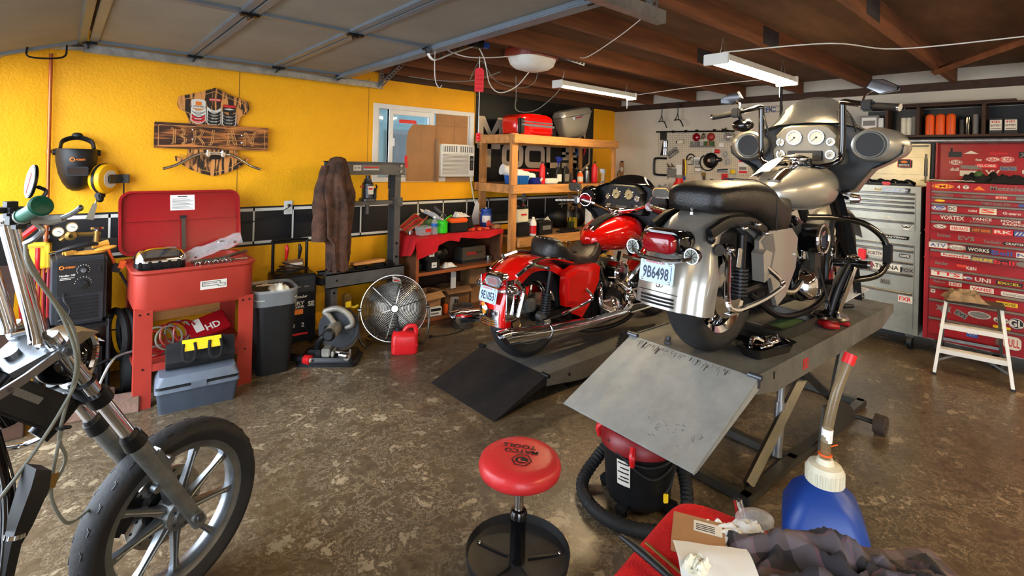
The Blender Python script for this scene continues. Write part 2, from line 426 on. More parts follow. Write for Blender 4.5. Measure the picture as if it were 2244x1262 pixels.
    def build(s,name,parent=None,label=None):
        me = bpy.data.meshes.new(name); me.from_pydata([tuple(v) for v in s.v],[],s.f)
        for k in s.mats: me.materials.append(X[k])
        me.polygons.foreach_set('material_index',s.mi)
        bm = bmesh.new(); bm.from_mesh(me)
        bmesh.ops.recalc_face_normals(bm,faces=bm.faces); bm.to_mesh(me); bm.free()
        me.shade_smooth(); me.set_sharp_from_angle(angle=R(s.ang))
        if s.uv is not None:
            u = me.uv_layers.new(name='UVMap'); nu,nv,W,N0 = s.uvw
            for lp in me.loops:
                k = (lp.vertex_index - s.uvbase) % N0; u.data[lp.index].uv = ((k // W) / nu,(k % W) / nv)
        me.validate()
        o = bpy.data.objects.new(name,me); C.objects.link(o)
        if parent: o.parent = parent
        if label: o['label'] = label
        return o
    def solo(s,name,label,cat,loc=(0,0,0),rz=0.0,group=None,rot=None):
        o = s.build(name); o.location = loc; o.rotation_euler = rot if rot else (0,0,rz)
        o['label'] = label; o['category'] = cat
        if group: o['group'] = group
        return o
def thing(name,label,cat,loc=(0,0,0),rz=0.0,group=None,rot=None):
    o = bpy.data.objects.new(name,None); C.objects.link(o); o.empty_display_size = .05
    o.location = loc; o.rotation_euler = rot if rot else (0,0,rz); o['label'] = label; o['category'] = cat
    if group: o['group'] = group
    return o
def struct(mb,name,parent=None):
    o = mb.build(name,parent)
    if not parent: o['kind'] = 'structure'
    return o
def dup(root,loc,rz=None,label=None):
    r = root.copy(); C.objects.link(r); r.location = loc
    if rz is not None: r.rotation_euler = (0,0,rz)
    if label: r['label'] = label
    for ch in list(root.children):
        c = ch.copy(); C.objects.link(c); c.parent = r
        for g in list(ch.children):
            d = g.copy(); C.objects.link(d); d.parent = c
    return r
def nz(x,y,z=0.0,s=1.0):
    return noise.noise(V((x * s,y * s,z * s)))
def crumple(w,d,h,seed=0,nu=26,nv=20,th=.003,mat='rag',fold=3.0):
    b = MB(mat)
    def f(u,v):
        e = min(u,1 - u,v,1 - v); r_ = min(1,e * 5); r_ = r_ * r_ * (3 - 2 * r_)
        x = (u - .5) * w * (1 + .25 * nz(u * 3,v * 3,seed)); y = (v - .5) * d * (1 + .25 * nz(u * 3 + 9,v * 3,seed))
        z = h * r_ * (.5 + .7 * nz(u * fold,v * fold,seed + 5) + .45 * (.5 - abs(nz(u * fold * 2,v * fold * 2,seed + 2)) * 2)) + th
        return (x,y,z)
    b.sheet(f,nu,nv,th); return b
# ---------------------------------------------------------------- room shell
YW,XW,ZC = 4.51,6.03,2.345
b = MB('concrete'); b.bx(-6.0,6.2,-3.5,4.66,-.12,0); struct(b,'floor')
b = MB('yellow_wall')
WX0,WX1,WZ0,WZ1 = 2.25,3.45,1.31,2.065
b.bx(-.04,WX0,YW,YW + .12,0,2.5); b.bx(WX1,6.15,YW,YW + .12,0,2.5); b.bx(WX0,WX1,YW,YW + .12,0,WZ0); b.bx(WX0,WX1,YW,YW + .12,WZ1,2.5)
b.m('line_black')
struct(b,'wall_left')
b = MB('line_black')
for x in (1.086,2.2,3.46): b.bx(x - .0015,x + .0015,YW - .0015,YW + .001,1.12,2.3)
struct(b,'trim_2')
# short angled return beside the overhead door, then the door wall
b = MB('yellow_wall')
b.rings([[V((-.04,4.51,z)),V((-.5,4.43,z)),V((-.62,4.43,z)),V((-.62,4.63,z)),V((-.04,4.63,z))] for z in (0,2.5)])
struct(b,'wall_corner')
b = MB('white_wall')
b.bx(-.62,-.5,-.25,1.45,0,2.5); b.bx(-.62,-.5,-3.5,-3.0,0,2.5)
b.bx(-.62,-.5,1.45,4.43,2.13,2.5); b.bx(-.62,-.5,-3.0,-.25,2.13,2.5)
struct(b,'wall_front')
b = MB('white_wall'); b.bx(XW,XW + .12,-3.5,YW + .12,0,2.5); struct(b,'wall_right')
b = MB('white_wall'); b.bx(-.62,XW,-3.62,-3.5,0,2.5); struct(b,'wall_back')
b = MB('sheathing')
b.bx(-.62,6.15,-3.5,4.63,2.48,2.52)
struct(b,'ceiling')
b = MB('dark_wood'); b.bx(XW - .03,XW,-3.5,YW,2.285,2.36); struct(b,'trim_3')
b = MB('dark_wood'); b.bx(3.46,XW - .03,YW - .03,YW,2.295,2.375); b.bx(2.3,3.46,YW - .02,YW,2.30,2.375); struct(b,'trim_4')
# tile band painted along the yellow wall
b = MB('line_black'); b.bx(-.035,6.0,YW - .003,YW,.795,1.118)
b.m('white_line'); b.bx(-.035,6.0,YW - .005,YW - .003,1.080,1.104); b.bx(-.035,6.0,YW - .005,YW - .003,.812,.834)
xs = [-.035] + [.28 + .31 * k for k in range(19)]
for x in xs: b.bx(x,x + .013,YW - .005,YW - .003,.812,1.104)
b.m('tile_black')
for i,x in enumerate(xs[:-1]): b.bx(x + .016,xs[i + 1] - .003,YW - .0045,YW - .003,.837,1.077)
struct(b,'trim_1')
b = MB('line_black')
b.T = Matrix.Translation((-.04,4.51,0)) @ Matrix.Rotation(math.atan2(-.08,-.46),4,'Z')
b.bx(.0,.6,0,.004,.795,1.118); b.m('white_line'); b.bx(0,.012,.004,.006,.812,1.1)
struct(b,'trim_5')

# roof joists, one object each
wood_lbl = {}
jy = [-2.98,-2.36,-1.74,-1.12,-.5,.13,.76,1.40,2.02,2.64,3.26,3.88,4.40]
for i,y in enumerate(jy):
    b = MB('joist_wood'); b.bx(-.5,XW - .031,y - .019,y + .019,ZC,2.479)
    if y in (.76,1.40,2.02):
        b.m('galv_dark'); b.bx(2.7 + y * .5,2.95 + y * .5,y - .022,y + .022,ZC + .004,ZC + .12)
    o = struct(b,'trim_%d' % (10 + i))
b = MB('joist_wood')
b.tube([(5.2,.78,2.34),(3.6,-.45,2.44)],.03,n=4,smooth=False); struct(b,'trim_30')

# window in the yellow wall
b = MB('white_plastic'); f_ = .045
y0,y1 = YW - .02,YW + .09
b.bx(WX0 + f_,WX1 - f_,y0,y1,WZ1 - f_,WZ1); b.bx(WX0 + f_,WX1 - f_,y0,y1,WZ0,WZ0 + f_); b.bx(WX0,WX0 + f_,y0,y1,WZ0,WZ1); b.bx(WX1 - f_,WX1,y0,y1,WZ0,WZ1)
win = struct(b,'window_1')
b = MB('white_plastic')
for (a,c) in ((WX0 + .05,2.44),(2.44,2.90),(2.90,WX1 - .05)):
    b.bx(a,a + .02,YW + .01,YW + .04,WZ0 + .04,WZ1 - .04); b.bx(c - .02,c,YW + .01,YW + .04,WZ0 + .04,WZ1 - .04)
b.bx(2.42,2.46,YW - .01,YW + .045,WZ0 + .04,WZ1 - .04); b.bx(2.89,2.93,YW - .01,YW + .045,WZ0 + .04,WZ1 - .04)
b.bx(2.46,2.90,YW + .005,YW + .04,WZ1 - .09,WZ1 - .045); b.bx(2.46,2.90,YW + .005,YW + .04,WZ0 + .045,WZ0 + .085)
b.bx(2.455,2.475,YW - .022,YW,1.66,1.74,.004)
b.build('sash',win)
b = MB('glass_clear'); b.bx(WX0 + .04,WX1 - .04,YW + .055,YW + .06,WZ0 + .04,WZ1 - .04); b.build('pane',win)
# what stands outside that window: the next house with its own window
b = MB('outside_wall'); b.bx(.8,7.5,7.6,7.75,0,3.4)
for k in range(14): b.bx(.8,7.5,7.585,7.6,.1 + k * .22,.115 + k * .22)
b.m('blue_grey'); b.bx(3.15,3.72,7.54,7.6,.9,2.05); b.bx(4.05,5.2,7.54,7.6,1.0,2.0)
b.m('outside_dark'); b.bx(3.22,3.42,7.52,7.55,1.0,1.95); b.bx(3.46,3.66,7.52,7.55,1.0,1.95); b.bx(4.12,5.1,7.52,7.55,1.07,1.93)
b.solo('neighbour_house','pale blue sided house wall seen through the window','house')
b = MB('outside_wall'); b.bx(.8,7.5,4.7,7.6,2.75,2.8)  # unseen slab added overhead to keep the neighbour wall in shade
b.solo('added_shade_cover','added unseen cover shading the house wall outside the window','shade cover')
b = MB('outside_dark'); b.bx(-6,7.5,4.66,7.8,-.12,0); struct(b,'floor_outside')

# ---------------------------------------------------------------- overhead door, tracks, opener
door = thing('overhead_door','raised sectional overhead garage door with tan insulated back and grey steel rails','garage door',(0,0,.086),rot=(-.02,0,0))
DY0,DY1 = 1.44,4.30
def section(x0,x1,T,first=False):
    b = MB('door_back'); b.T = T; b.bx(x0 + .004,x1 - .004,DY0 + .02,DY1 - .02,.014,.032)
    b.m('door_frame')
    b.bx(x0 + .004,x0 + .05,DY0,DY1,0,.032,.004); b.bx(x1 - .05,x1 - .004,DY0,DY1,0,.032,.004)
    for y in (DY0,2.83,DY1 - .06): b.bx(x0 + .05,x1 - .05,y,y + .06,-.002,.028,.004)
    return b.build('door_section',door)
Tz = Matrix.Translation((0,0,2.252))
for (a,c) in ((.145,.74),(.74,1.32),(1.32,1.88)): section(a,c,Tz)
section(-.57,0,Matrix.Translation((.14,0,2.25)) @ Matrix.Rotation(R(-21),4,'Y'))
b = MB('door_frame'); b.bx(1.81,1.90,DY0,DY1,2.228,2.252,.006); b.build('strut',door)
b = MB('black_metal')
for x in (.145,.74,1.32,1.84):
    for y in (4.27,2.86,1.47):
        b = MB('black_metal'); b.bx(x - .045,x + .045,y - .022,y + .022,2.238,2.252,.003); b.cyl((x,y - .03,2.232),(x,y + .03,2.232),.009,n=10)
        if y == 4.27: b.cyl((x,4.30,2.222),(x,4.38,2.222),.006,n=8); b.cyl((x,4.355,2.222),(x,4.375,2.222),.022,n=16)
        b.build('hinge',door)
b = MB('black_metal'); b.tube([(-.14,4.2,2.16),(-.13,4.2,2.10),(.02,4.2,2.12),(.04,4.2,2.20)],.006,n=6); b.build('lift_handle',door)
def track(name,y,x1,label,side,dz=0):
    t = thing(name,label,'door track',(0,0,dz))
    b = MB('galv')
    o = [(0,-.03),(.05,-.03),(.05,-.026),(.004,-.026),(.004,.026),(.03,.026),(.03,.03),(0,.03)]
    if side > 0: o = [(-p,q) for p,q in o]
    b.prism([(y + p,2.218 + q) for p,q in o],.12,x1,'yz')
    b.tube([(.12,y - side * .03,2.218),(-.1,y - side * .03,2.19),(-.3,y - side * .03,2.08),(-.46,y - side * .03,1.75),(-.47,y - side * .03,1.0),(-.47,y - side * .03,.02)],.024,n=6)
    b.build('rail',t)
    return t
t1 = track('door_track',4.40,2.27,'galvanised door track running along the top of the yellow wall',1)
def punched(p0,p1,w,parent,nm='hanger_strap',mat='galv'):
    p0 = V(p0); p1 = V(p1); d = (p1 - p0); L = d.length; d.normalize(); a,bb = frame(d,(0,1,.2))
    q = MB(mat)
    for side in (-1,1):
        c0 = p0 + a * side * w * .4; q.rings([[c + a * w * .12 * s1 + bb * .0015 * s2 for (s1,s2) in ((-1,-1),(1,-1),(1,1),(-1,1))] for c in (c0,c0 + d * L)])
    n = max(2,int(L / .03))
    for k in range(n + 1):
        c = p0 + d * (L * k / n)
        q.rings([[c + a * w * .5 * s1 + d * .006 * s2 + bb * z for (s1,s2) in ((-1,-1),(1,-1),(1,1),(-1,1))] for z in (-.0015,.0015)])
    q.rings([[c + bb * (.003 + .028 * s2) + a * (w * .5 + .0015 * s1) for (s1,s2) in ((-1,0),(1,0),(1,1),(-1,1))] for c in (p0,p1)])
    return q.build(nm,parent)
punched((2.25,4.37,2.20),(2.28,4.39,2.46),.035,t1); punched((2.25,4.36,2.22),(2.42,4.20,2.46),.035,t1)
t2 = track('door_track',1.33,2.16,'galvanised door track end hanging below the joists at top centre',-1,.035)
punched((2.10,1.35,2.2),(2.10,1.37,2.45),.05,t2); punched((2.0,1.33,2.26),(2.10,.9,2.44),.045,t2)

op = thing('door_opener','white and brown garage door opener hanging below the joists','garage door opener',(2.74,2.85,2.245))
b = MB('white_plastic')
secs = []
for (z,w,d_,off) in ((0.0,.13,.10,0),(.015,.25,.19,0),(.045,.33,.25,0),(.085,.36,.28,0),(.10,.36,.28,0)):
    secs.append([(x,y,z) for x,y in rrect(w,d_,min(w,d_) * .35,5)])
b.loft(secs); b.build('light_lens',op)
b = MB('plastic_red'); b = MB('orange_deep')
X['opener_brown'] = M('opener_brown',(120,42,26),.4)
b = MB('opener_brown'); b.loft([[(x,y,z) for x,y in rrect(w,.29 * w / .37,.09,5)] for z,w in ((.095,.38),(.12,.395),(.155,.395),(.18,.35))]); b.build('chassis',op)
b = MB('galv'); b.bx(-.10,.08,-.08,.08,.18,.21,.005); b.cyl((.05,.02,.21),(.05,.02,.24),.012); b.build('bracket',op)
b = MB('sticker_white'); b.T = Matrix.Translation((-.155,-.05,.068)) @ Matrix.Rotation(R(-62),4,'Z'); b.box((0,0,0),(.10,.004,.045),.002); b.m('opener_brown'); b.text('GENIE',(0,-.003,.005),(1,0,0),(0,0,1),.016,.07,0)
b.build('badge',op)
b = MB('cream_plastic'); b.bx(-3.0,-.14,-.018,.018,.165,.205,.003); b.build('rail',op)
b = MB('black_metal'); b.bx(-.60,-.50,-.03,.03,.09,.165,.006); b.cyl((-.52,-.035,.105),(-.52,.035,.105),.014); b.m('blue_plastic'); b.bx(-.50,-.44,-.02,.02,.10,.14,.004)
b.build('trolley',op)
b = MB('white_plastic'); b.tube([(-.56,0,.105),(-.75,0,.02),(-.86,0,-.035),(-.905,0,-.045),(-.935,0,-.025),(-.95,0,.005)],.016,n=6,flat=.35)
b.m('black_metal'); b.tube([(-.945,0,-.01),(-.955,0,.015),(-.955,0,.030)],.018,n=6,flat=.5)
for k in range(6): b.cyl((-.62 - k * .045,-.009,.100 - k * .021),(-.62 - k * .045,.009,.100 - k * .021),.006,n=8)
b.build('curved_arm',op)
punched((.05,-.02,.185),(.40,-.185,.098),.04,op,'hanger_strap'); punched((.05,.03,.19),(.05,.39,.19),.035,op,'hanger_strap')
tag_ = thing('warning_tag','red warning tag hanging from the opener trolley beside its release cord','tag',(2.225,2.85,2.20))
b = MB('tape_red'); b.prism([(-.032,-.17),(.032,-.17),(.032,-.02),(.02,0),(-.02,0),(-.032,-.02)],-.001,.001,'xz'); b.m('ink_red')
for k in range(4): b.bx(-.022,.02,-.003,.003,-.15 + k * .03,-.14 + k * .03)
o = b.build('tag_sheet',tag_); o.rotation_euler = (0,0,R(-42))
b = MB('white_plastic'); b.tube([(0,0,0),(0,0,.08)],.0025,n=5,smooth=False); b.build('string',tag_)
rel = thing('release_cord','white emergency cord with red handle hanging below the opener trolley','cord',(2.237,2.86,1.68))
b = MB('white_plastic'); b.tube([(0,0,.06),(0,0,.3),(-.005,0,.60)],.003,n=5,smooth=False); b.build('cord',rel)
b = MB('tape_red'); b.lathe([(.003,-.03),(.018,-.028),(.018,-.016),(.011,-.012),(.018,-.006),(.018,.006),(.011,.01),(.018,.016),(.018,.026),(.004,.03)],(0,0,.03),(0,0,1),14); b.build('handle',rel)

# shop lights
def shop_light(x0,x1,y,z,tubes,label):
    t = thing('shop_light',label,'light',((x0 + x1) / 2,y,z),group='shop lights under the joists')
    L = (x1 - x0) / 2; w = .055 if tubes == 1 else .075
    b = MB('fixture_white'); b.prism([(-w,0),(-w * .75,.045),(w * .75,.045),(w,0),(w * .9,0),(w * .7,.035),(-w * .7,.035),(-w * .9,0)],-L,L,'yz'); b.build('reflector',t)
    for sx in (-1,1):
        b = MB('fixture_white'); b.bx(sx * L - .012,sx * L + .012,-w - .004,w + .004,-.022,.047,.004); b.build('end_cap',t)
    for k in range(tubes):
        yy = 0 if tubes == 1 else (-.038 + .076 * k)
        b = MB('tube_light'); b.cyl((-L + .014,yy,.0),(L - .014,yy,.0),.014,n=12); b.build('lamp_tube',t)
    b = MB('galv')
    for sx in (-1,1):
        b.tube([(sx * L * .85,-.02,.045),(sx * L * .85,0,ZC + .02 - z),(sx * L * .85,.02,.045)],.0018,n=4,smooth=False)
    b.build('hanging_wire',t)
    b = MB('white_plastic'); b.tube([(L * .93,w * .5,-.01),(L * .93,w * .5,-.11)],.002,n=4,smooth=False); b.build('pull_cord',t)
    return t
shop_light(3.3,4.42,3.10,2.225,1,'single tube shop light over the pine shelving')
shop_light(3.05,4.20,1.52,2.20,2,'twin tube shop light above the silver motorcycle')
shop_light(1.6,2.8,-1.3,2.22,2,'added unseen twin tube light on the camera side of the garage')  # extra fixture added out of view to throw more light into the room
shop_light(3.9,5.1,-1.3,2.22,2,'added unseen twin tube light brightening the red tool chest')  # also added beyond the frame, mainly to light the red chest
def cable(name,label,pts,r=.004,mat='white_plastic',cat='cable',n=6,k=6):
    b = MB(mat); b.tube(pts,r,n=n,k=k); return b.solo(name,label,cat)
cable('power_cable','white cable strung from the twin tube light along the joists to the right',[(3.1,1.5,2.26),(3.4,1.0,2.29),(3.9,.76,2.305),(3.95,.1,2.30),(4.0,-.6,2.30)])
cable('power_cable','thin white cable between the two shop lights',[(4.2,1.52,2.24),(4.4,2.0,2.28),(4.5,2.6,2.285),(4.42,3.10,2.25)],.003)
cable('power_cable','white cable from the opener strap up to the door track',[(3.22,2.85,2.47),(2.95,2.5,2.335),(2.6,1.95,2.33),(2.15,1.4,2.30)],.003)
cable('sensor_cable','white sensor cable looping below the opener',[(2.66,2.80,2.22),(2.55,2.82,2.10),(2.42,2.85,2.045),(2.32,2.85,2.10),(2.27,2.85,2.26),(2.2,2.85,2.36)])
cable('sensor_cable','white sensor cable sagging between trolley and opener',[(2.50,2.8,2.32),(2.3,2.82,2.28),(2.1,2.85,2.26),(1.95,2.87,2.29),(1.87,2.88,2.34)])
cable('sensor_cable','grey cable looping under the opener lens',[(2.86,2.90,2.32),(2.92,3.0,2.20),(2.75,3.0,2.13),(2.5,3.0,2.16),(2.36,3.0,2.29),(2.28,3.0,2.18),(2.26,3.0,2.14)],.003,'cable_grey')
cable('lamp_cord','grey cord hanging from the left end of the single tube light',[(3.32,3.05,2.23),(3.25,3.1,2.12),(3.12,3.2,1.99),(3.0,3.3,1.99),(2.9,3.2,2.1),(2.8,3.1,2.24)],.004,'cable_grey')
cable('hook_wire','thin white wire hook hanging below the curved opener arm',[(1.85,2.85,2.3),(1.85,2.85,2.15),(1.86,2.85,2.06),(1.89,2.85,2.02),(1.91,2.85,2.04)],.003)
cable('ceiling_cable','white cable sagging under the joists by the door track end',[(2.45,4.2,2.31),(2.6,3.9,2.26),(2.75,3.6,2.25),(2.8,3.3,2.30)],.004,'cable_grey')
# ---------------------------------------------------------------- things on and along the yellow wall
WY = YW - .002
# wooden name sign (three burnt boards)
sg = thing('name_sign','burnt wood shield sign carved with a name on the yellow wall','sign',(.91,WY,1.71))
b = MB('burnt_upright')
half = [(0,.345),(.10,.30),(.235,.255),(.245,.20),(.23,.16),(.19,.145),(.17,.09),(.165,-.02),(.17,-.16),(.175,-.20),(.225,-.205),(.25,-.19),(.245,-.225),(.16,-.285),(.08,-.32),(0,-.34)]
sh = half + [(-x,z) for x,z in half[::-1][1:-1]]
b.prism(sh,-.03,-.005,'xz'); b.build('shield_board',sg)
b = MB('pine')
inr = [(p[0] * .88,p[1] * .92) for p in sh]
def ring_line(bb,pts,y,w,closed=True):
    n = len(pts)
    for i in range(n if closed else n - 1):
        a = V((pts[i][0],0,pts[i][1])); c = V((pts[(i + 1) % n][0],0,pts[(i + 1) % n][1])); d = (c - a)
        if d.length < 1e-5: continue
        d.normalize(); q = V((-d.z,0,d.x)) * w / 2
        bb.add([a + q + V((0,y,0)),c + q + V((0,y,0)),c - q + V((0,y,0)),a - q + V((0,y,0)),a + q + V((0,y + .002,0)),c + q + V((0,y + .002,0)),c - q + V((0,y + .002,0)),a - q + V((0,y + .002,0))],[(0,1,2,3),(7,6,5,4),(0,4,5,1),(1,5,6,2),(2,6,7,3),(3,7,4,0)])
ring_line(b,inr,-.032,.004); b.build('carved_border',sg)
b = MB('burnt_plank'); b.bx(-.385,.385,-.055,-.031,-.135,.055,.003); b.build('name_board',sg)
b = MB('sand_logo'); b.m('pine')
ring_line(b,[(-.36,-.115),(.36,-.115),(.36,.035),(-.36,.035)],-.057,.004)
def strokes(bb,lst,x0,z0,s,y=-.057,w=.0048):
    for st in lst: ring_line(bb,[(x0 + p * s,z0 + q * s) for p,q in st],y,w,False)
Bs = [[(0,0),(.02,1)],[(-.12,1),(.4,1),(.55,.85),(.5,.62),(.35,.52),(0,.5)],[(.35,.52),(.6,.4),(.62,.18),(.45,0),(-.1,0)]]
Rs = [[(.0,0),(.12,.5),(.1,1)],[(-.05,1),(.42,1),(.55,.8),(.45,.58),(.15,.5)],[(.3,.5),(.55,.2),(.62,0)]]
Is = [[(0,0),(.1,.25),(.15,1)],[(-.08,0),(.02,0)]]
As = [[(0,0),(.08,.5),(.05,1)],[(.02,1),(.3,.4),(.5,0)],[(0,.45),(.32,.45)],[(.25,1),(.52,.1)]]
Ns = [[(0,0),(.05,.9)],[(.05,.95),(.55,.05)],[(.5,0),(.55,.6),(.68,1)]]
for j,g in enumerate((Bs,Rs,Is,As,Ns)):
    for dx in (0,.012): strokes(b,g,-.27 + j * .118 + dx,-.10 + (0 if j != 1 else 0),.115)
b.build('carved_lettering',sg)
b = MB('chrome')
for (x,z) in ((-.145,.01),(-.145,-.06),(.19,-.015),(.19,-.075)): b.ell((x,-.058,z),(.009,.006,.009),10,6)
b.build('bolt',sg)
def chevrons(cx,ztop,n,cols,parent,head=None):
    for k in range(n):
        z = ztop - k * .024; w = .05
        q = MB('sticker_white'); o = [(-w,0),(-w * .5,-.022),(0,-.03),(w * .5,-.022),(w,0),(w,-.026),(w * .5,-.05),(0,-.058),(-w * .5,-.05),(-w,-.026)]
        yy = -.034 - .0008 * (n - k)
        q.prism([(cx + p,z + r_) for p,r_ in o],yy - .001,yy,'xz'); q.m(cols[k])
        q.prism([(cx + p * .88,z + r_ * .82 - .004) for p,r_ in o],yy - .0018,yy - .001,'xz')
        q.m('sticker_white' if cols[k] != 'sticker_white' else 'ink'); q.text('MASTER' if k > n - 3 else 'TECH',(cx,yy - .002,z - .041),(1,0,0),(0,0,1),.009,.045,0)
        q.build('patch',parent)
chevrons(-.11,.185,4,['sticker_white','sticker_white','sticker_red','sticker_red'],sg)
chevrons(-.005,.195,5,['sticker_white','sticker_black','sticker_black','sticker_black','sticker_black'],sg)
chevrons(.10,.165,4,['sticker_black'] * 4,sg)
q = MB('sticker_white'); q.prism(rrect(.095,.07,.02,4,-.11,.21),-.036,-.034,'xz'); q.m('sticker_orange'); q.prism(rrect(.04,.03,.004,3,-.11,.212),-.037,-.036,'xz'); q.m('ink'); q.text('STAGE',(-.11,-.0375,.19),(1,0,0),(0,0,1),.01,.07); q.build('patch',sg)
q = MB('sticker_red'); q.prism(rrect(.08,.02,.004,3,0,.25),-.036,-.032,'xz'); q.m('sticker_white'); q.text('MASTER',(0,-.037,.25),(1,0,0),(0,0,1),.011,.07); q.build('patch',sg)
q = MB('sticker_black'); q.prism(rrect(.09,.06,.008,3,.10,.19),-.036,-.032,'xz'); q.m('sticker_red'); q.prism(rrect(.085,.018,.004,3,.10,.208),-.037,-.036,'xz'); q.m('sticker_white'); q.prism([(.06,.185),(.10,.192),(.14,.185),(.10,.178)],-.037,-.036,'xz'); q.build('patch',sg)
hb = thing('handlebar','bare chrome motorcycle handlebar mounted on the wooden name sign','handlebar',(.91,WY,1.50))
b = MB('chrome'); b.tube([(-.33,-.07,-.075),(-.25,-.075,-.045),(-.13,-.085,.028),(-.08,-.087,.04),(.08,-.087,.04),(.13,-.085,.028),(.25,-.075,-.045),(.33,-.07,-.075)],.0115,n=10,k=6); b.build('bar',hb)
b = MB('chrome')
for x in (-.05,.05): b.bx(x - .014,x + .014,-.105,-.055,.02,.06,.006); b.cyl((x,-.08,.06),(x,-.08,.068),.008,n=8)
b.bx(-.05,.05,-.09,-.07,.046,.058,.003); b.m('black_metal'); b.bx(-.03,.03,-.075,-.035,.0,.04,.005); b.build('clamp',hb)

# welding helmet
hm = thing('welding_helmet','black welding helmet hanging on the yellow wall by the corner pipe','helmet',(.105,WY,1.44))
b = MB('black_plastic')
secs = []
for z,w,d_,yo in ((-.165,.05,.03,0),(-.15,.11,.07,0),(-.11,.17,.12,0),(-.05,.22,.16,0),(.03,.25,.18,0),(.10,.26,.18,0),(.115,.255,.17,0)):
    n = 20; secs.append([(w / 2 * 1.1 * math.cos(R(180 + 180 * k / n)),-.03 + d_ * -abs(math.sin(R(180 * k / n))) ** .8,z) for k in range(n + 1)] + [(w / 2 * .5,-.02,z),(-w / 2 * .5,-.02,z)])
b.loft([[(p[0] * .78,p[1] * .9,p[2]) for p in q] for q in secs]); b.build('shell',hm)
b = MB('dark_plastic'); b.prism(rrect(.11,.06,.01,3,0,-.03),-.196,-.13,'xz'); b.m('lens_dark'); b.prism(rrect(.095,.045,.006,3,0,-.03),-.199,-.196,'xz'); b.build('lens_window',hm)
b = MB('black_plastic')
b.tube([(-.085,-.10,.115),(-.07,-.07,.165),(0,-.06,.19),(.07,-.07,.165),(.085,-.10,.115)],.008,n=6,flat=2.5)
b.ell((0,-.06,.203),(.03,.02,.02),12,8)
for s_ in (-1,1): b.cyl((s_ * .105,-.06,.09),(s_ * .122,-.06,.09),.02,n=14)
b.build('headgear',hm)
b = MB('sticker_orange'); b.text('HOBART',(.015,-.203,.045),(1,0,0),(0,0,1),.012,.05); b.torus((-.025,-.201,.045),(0,1,0),.011,.0035,14,5); b.build('emblem',hm)
# retractable cable reel
rl = thing('cord_reel','yellow round retractable cord reel on a wall bracket','cable reel',(.245,WY - .10,1.355),R(-40))
b = MB('yellow_reel'); b.lathe([(.002,-.045),(.075,-.04),(.094,-.034),(.101,-.02),(.101,-.006)],(0,0,0),(1,0,0),32); b.lathe([(.101,.006),(.101,.02),(.094,.034),(.075,.04),(.002,.045)],(0,0,0),(1,0,0),32); b.build('casing',rl)
b = MB('black_plastic'); b.lathe([(.09,-.008),(.105,-.008),(.105,.008),(.09,.008)],(0,0,0),(1,0,0),32); b.bx(-.02,.02,-.06,.0,-.13,-.09,.008); b.ell((0,-.03,-.135),(.022,.022,.022),12,8); b.build('cable_guide',rl)
b = MB('sticker_white'); b.lathe([(.002,0),(.06,0),(.06,.002),(.002,.002)],(.045,0,0),(1,0,0),24); b.m('ink'); b.box((.048,-.02,0),(.002,.012,.04)); b.box((.048,.015,.01),(.002,.03,.006)); b.box((.048,.015,-.01),(.002,.03,.004)); b.build('label_disc',rl)
b = MB('steel_dark'); b.bx(.04,.055,-.02,.11,-.03,.03); b.box((.048,.1,0),(.10,.012,.06),.002); b.build('bracket',rl)
b = MB('steel'); b.prism([(-.013,0),(.013,0),(.02,-.11),(-.022,-.11)],-.002,.002,'xz'); b.cyl((0,0,0),(0,0,.02),.006,n=8)
b.solo('putty_knife','steel scraper blade hanging below the yellow cord reel','scraper',(.205,WY - .05,1.185),rot=(0,R(14),0))
pc = thing('reel_cord','black plug cord hanging from the reel bracket to a wall outlet','cord',(.36,WY - .012,1.0))
b = MB('black_plastic'); b.tube([(-.02,-.05,.37),(-.005,-.05,.33),(0,-.02,.20),(.0,-.015,.08)],.005,n=6); b.build('cord',pc)
b = MB('black_plastic'); b.lathe([(.006,.05),(.018,.04),(.022,.02),(.018,0),(.022,-.01),(.014,-.04),(.005,-.05)],(0,-.025,.03),(0,0,1),14); b.tube([(0,-.025,-.02),(.01,-.03,-.06),(.03,-.02,-.09)],.005,n=6); b.build('plug',pc)
def outlet(x,z,label,w=.07,h=.115,mat='white_plastic'):
    t = thing('wall_outlet',label,'outlet',(x,WY - .004,z))
    q = MB(mat); q.bx(-w / 2,w / 2,-.006,0,-h / 2,h / 2,.003); q.build('cover_plate',t)
    q = MB('cream_plastic')
    for s_ in (-1,1): q.prism(rrect(.034,.03,.012,4,0,s_ * .021),-.009,-.006,'xz')
    q.m('ink')
    for s_ in (-1,1): q.bx(-.008,-.006,-.0095,-.009,s_ * .021 - .006,s_ * .021 + .006); q.bx(.006,.008,-.0095,-.009,s_ * .021 - .006,s_ * .021 + .006)
    q.build('socket',t); return t
outlet(.425,.91,'white wall outlet right of the welder with black plug above',.12,.125)
outlet(1.485,1.10,'white wall outlet on the tile band left of the hydraulic press')
q = MB('steel_dark'); q.bx(-.055,.055,-.004,0,-.05,.05,.002); q.solo('blank_plate','plain grey metal wall plate behind the welding gloves','wall plate',(.28,WY - .004,.89))
b = MB('black_plastic'); b.tube([(0,-.02,0),(-.02,-.05,-.015),(-.15,-.06,-.08),(-.3,-.04,-.12),(-.45,-.03,-.13)],.004,n=6); b.ell((0,-.018,0),(.012,.014,.012),10,6)
b.solo('charger_cord','thin black cord plugged into the outlet and running left behind the washer lid','cord',(1.487,WY - .006,1.118))
b = MB('copper'); b.cyl((0,0,0),(0,0,1.25),.0105,n=10)
for z in (.02,.07,.12,.6): b.cyl((0,0,z),(0,0,z + .025),.016,n=10)
b.solo('copper_pipe','vertical copper air pipe in the yellow wall corner','pipe',(-.035,YW - .035,.92))

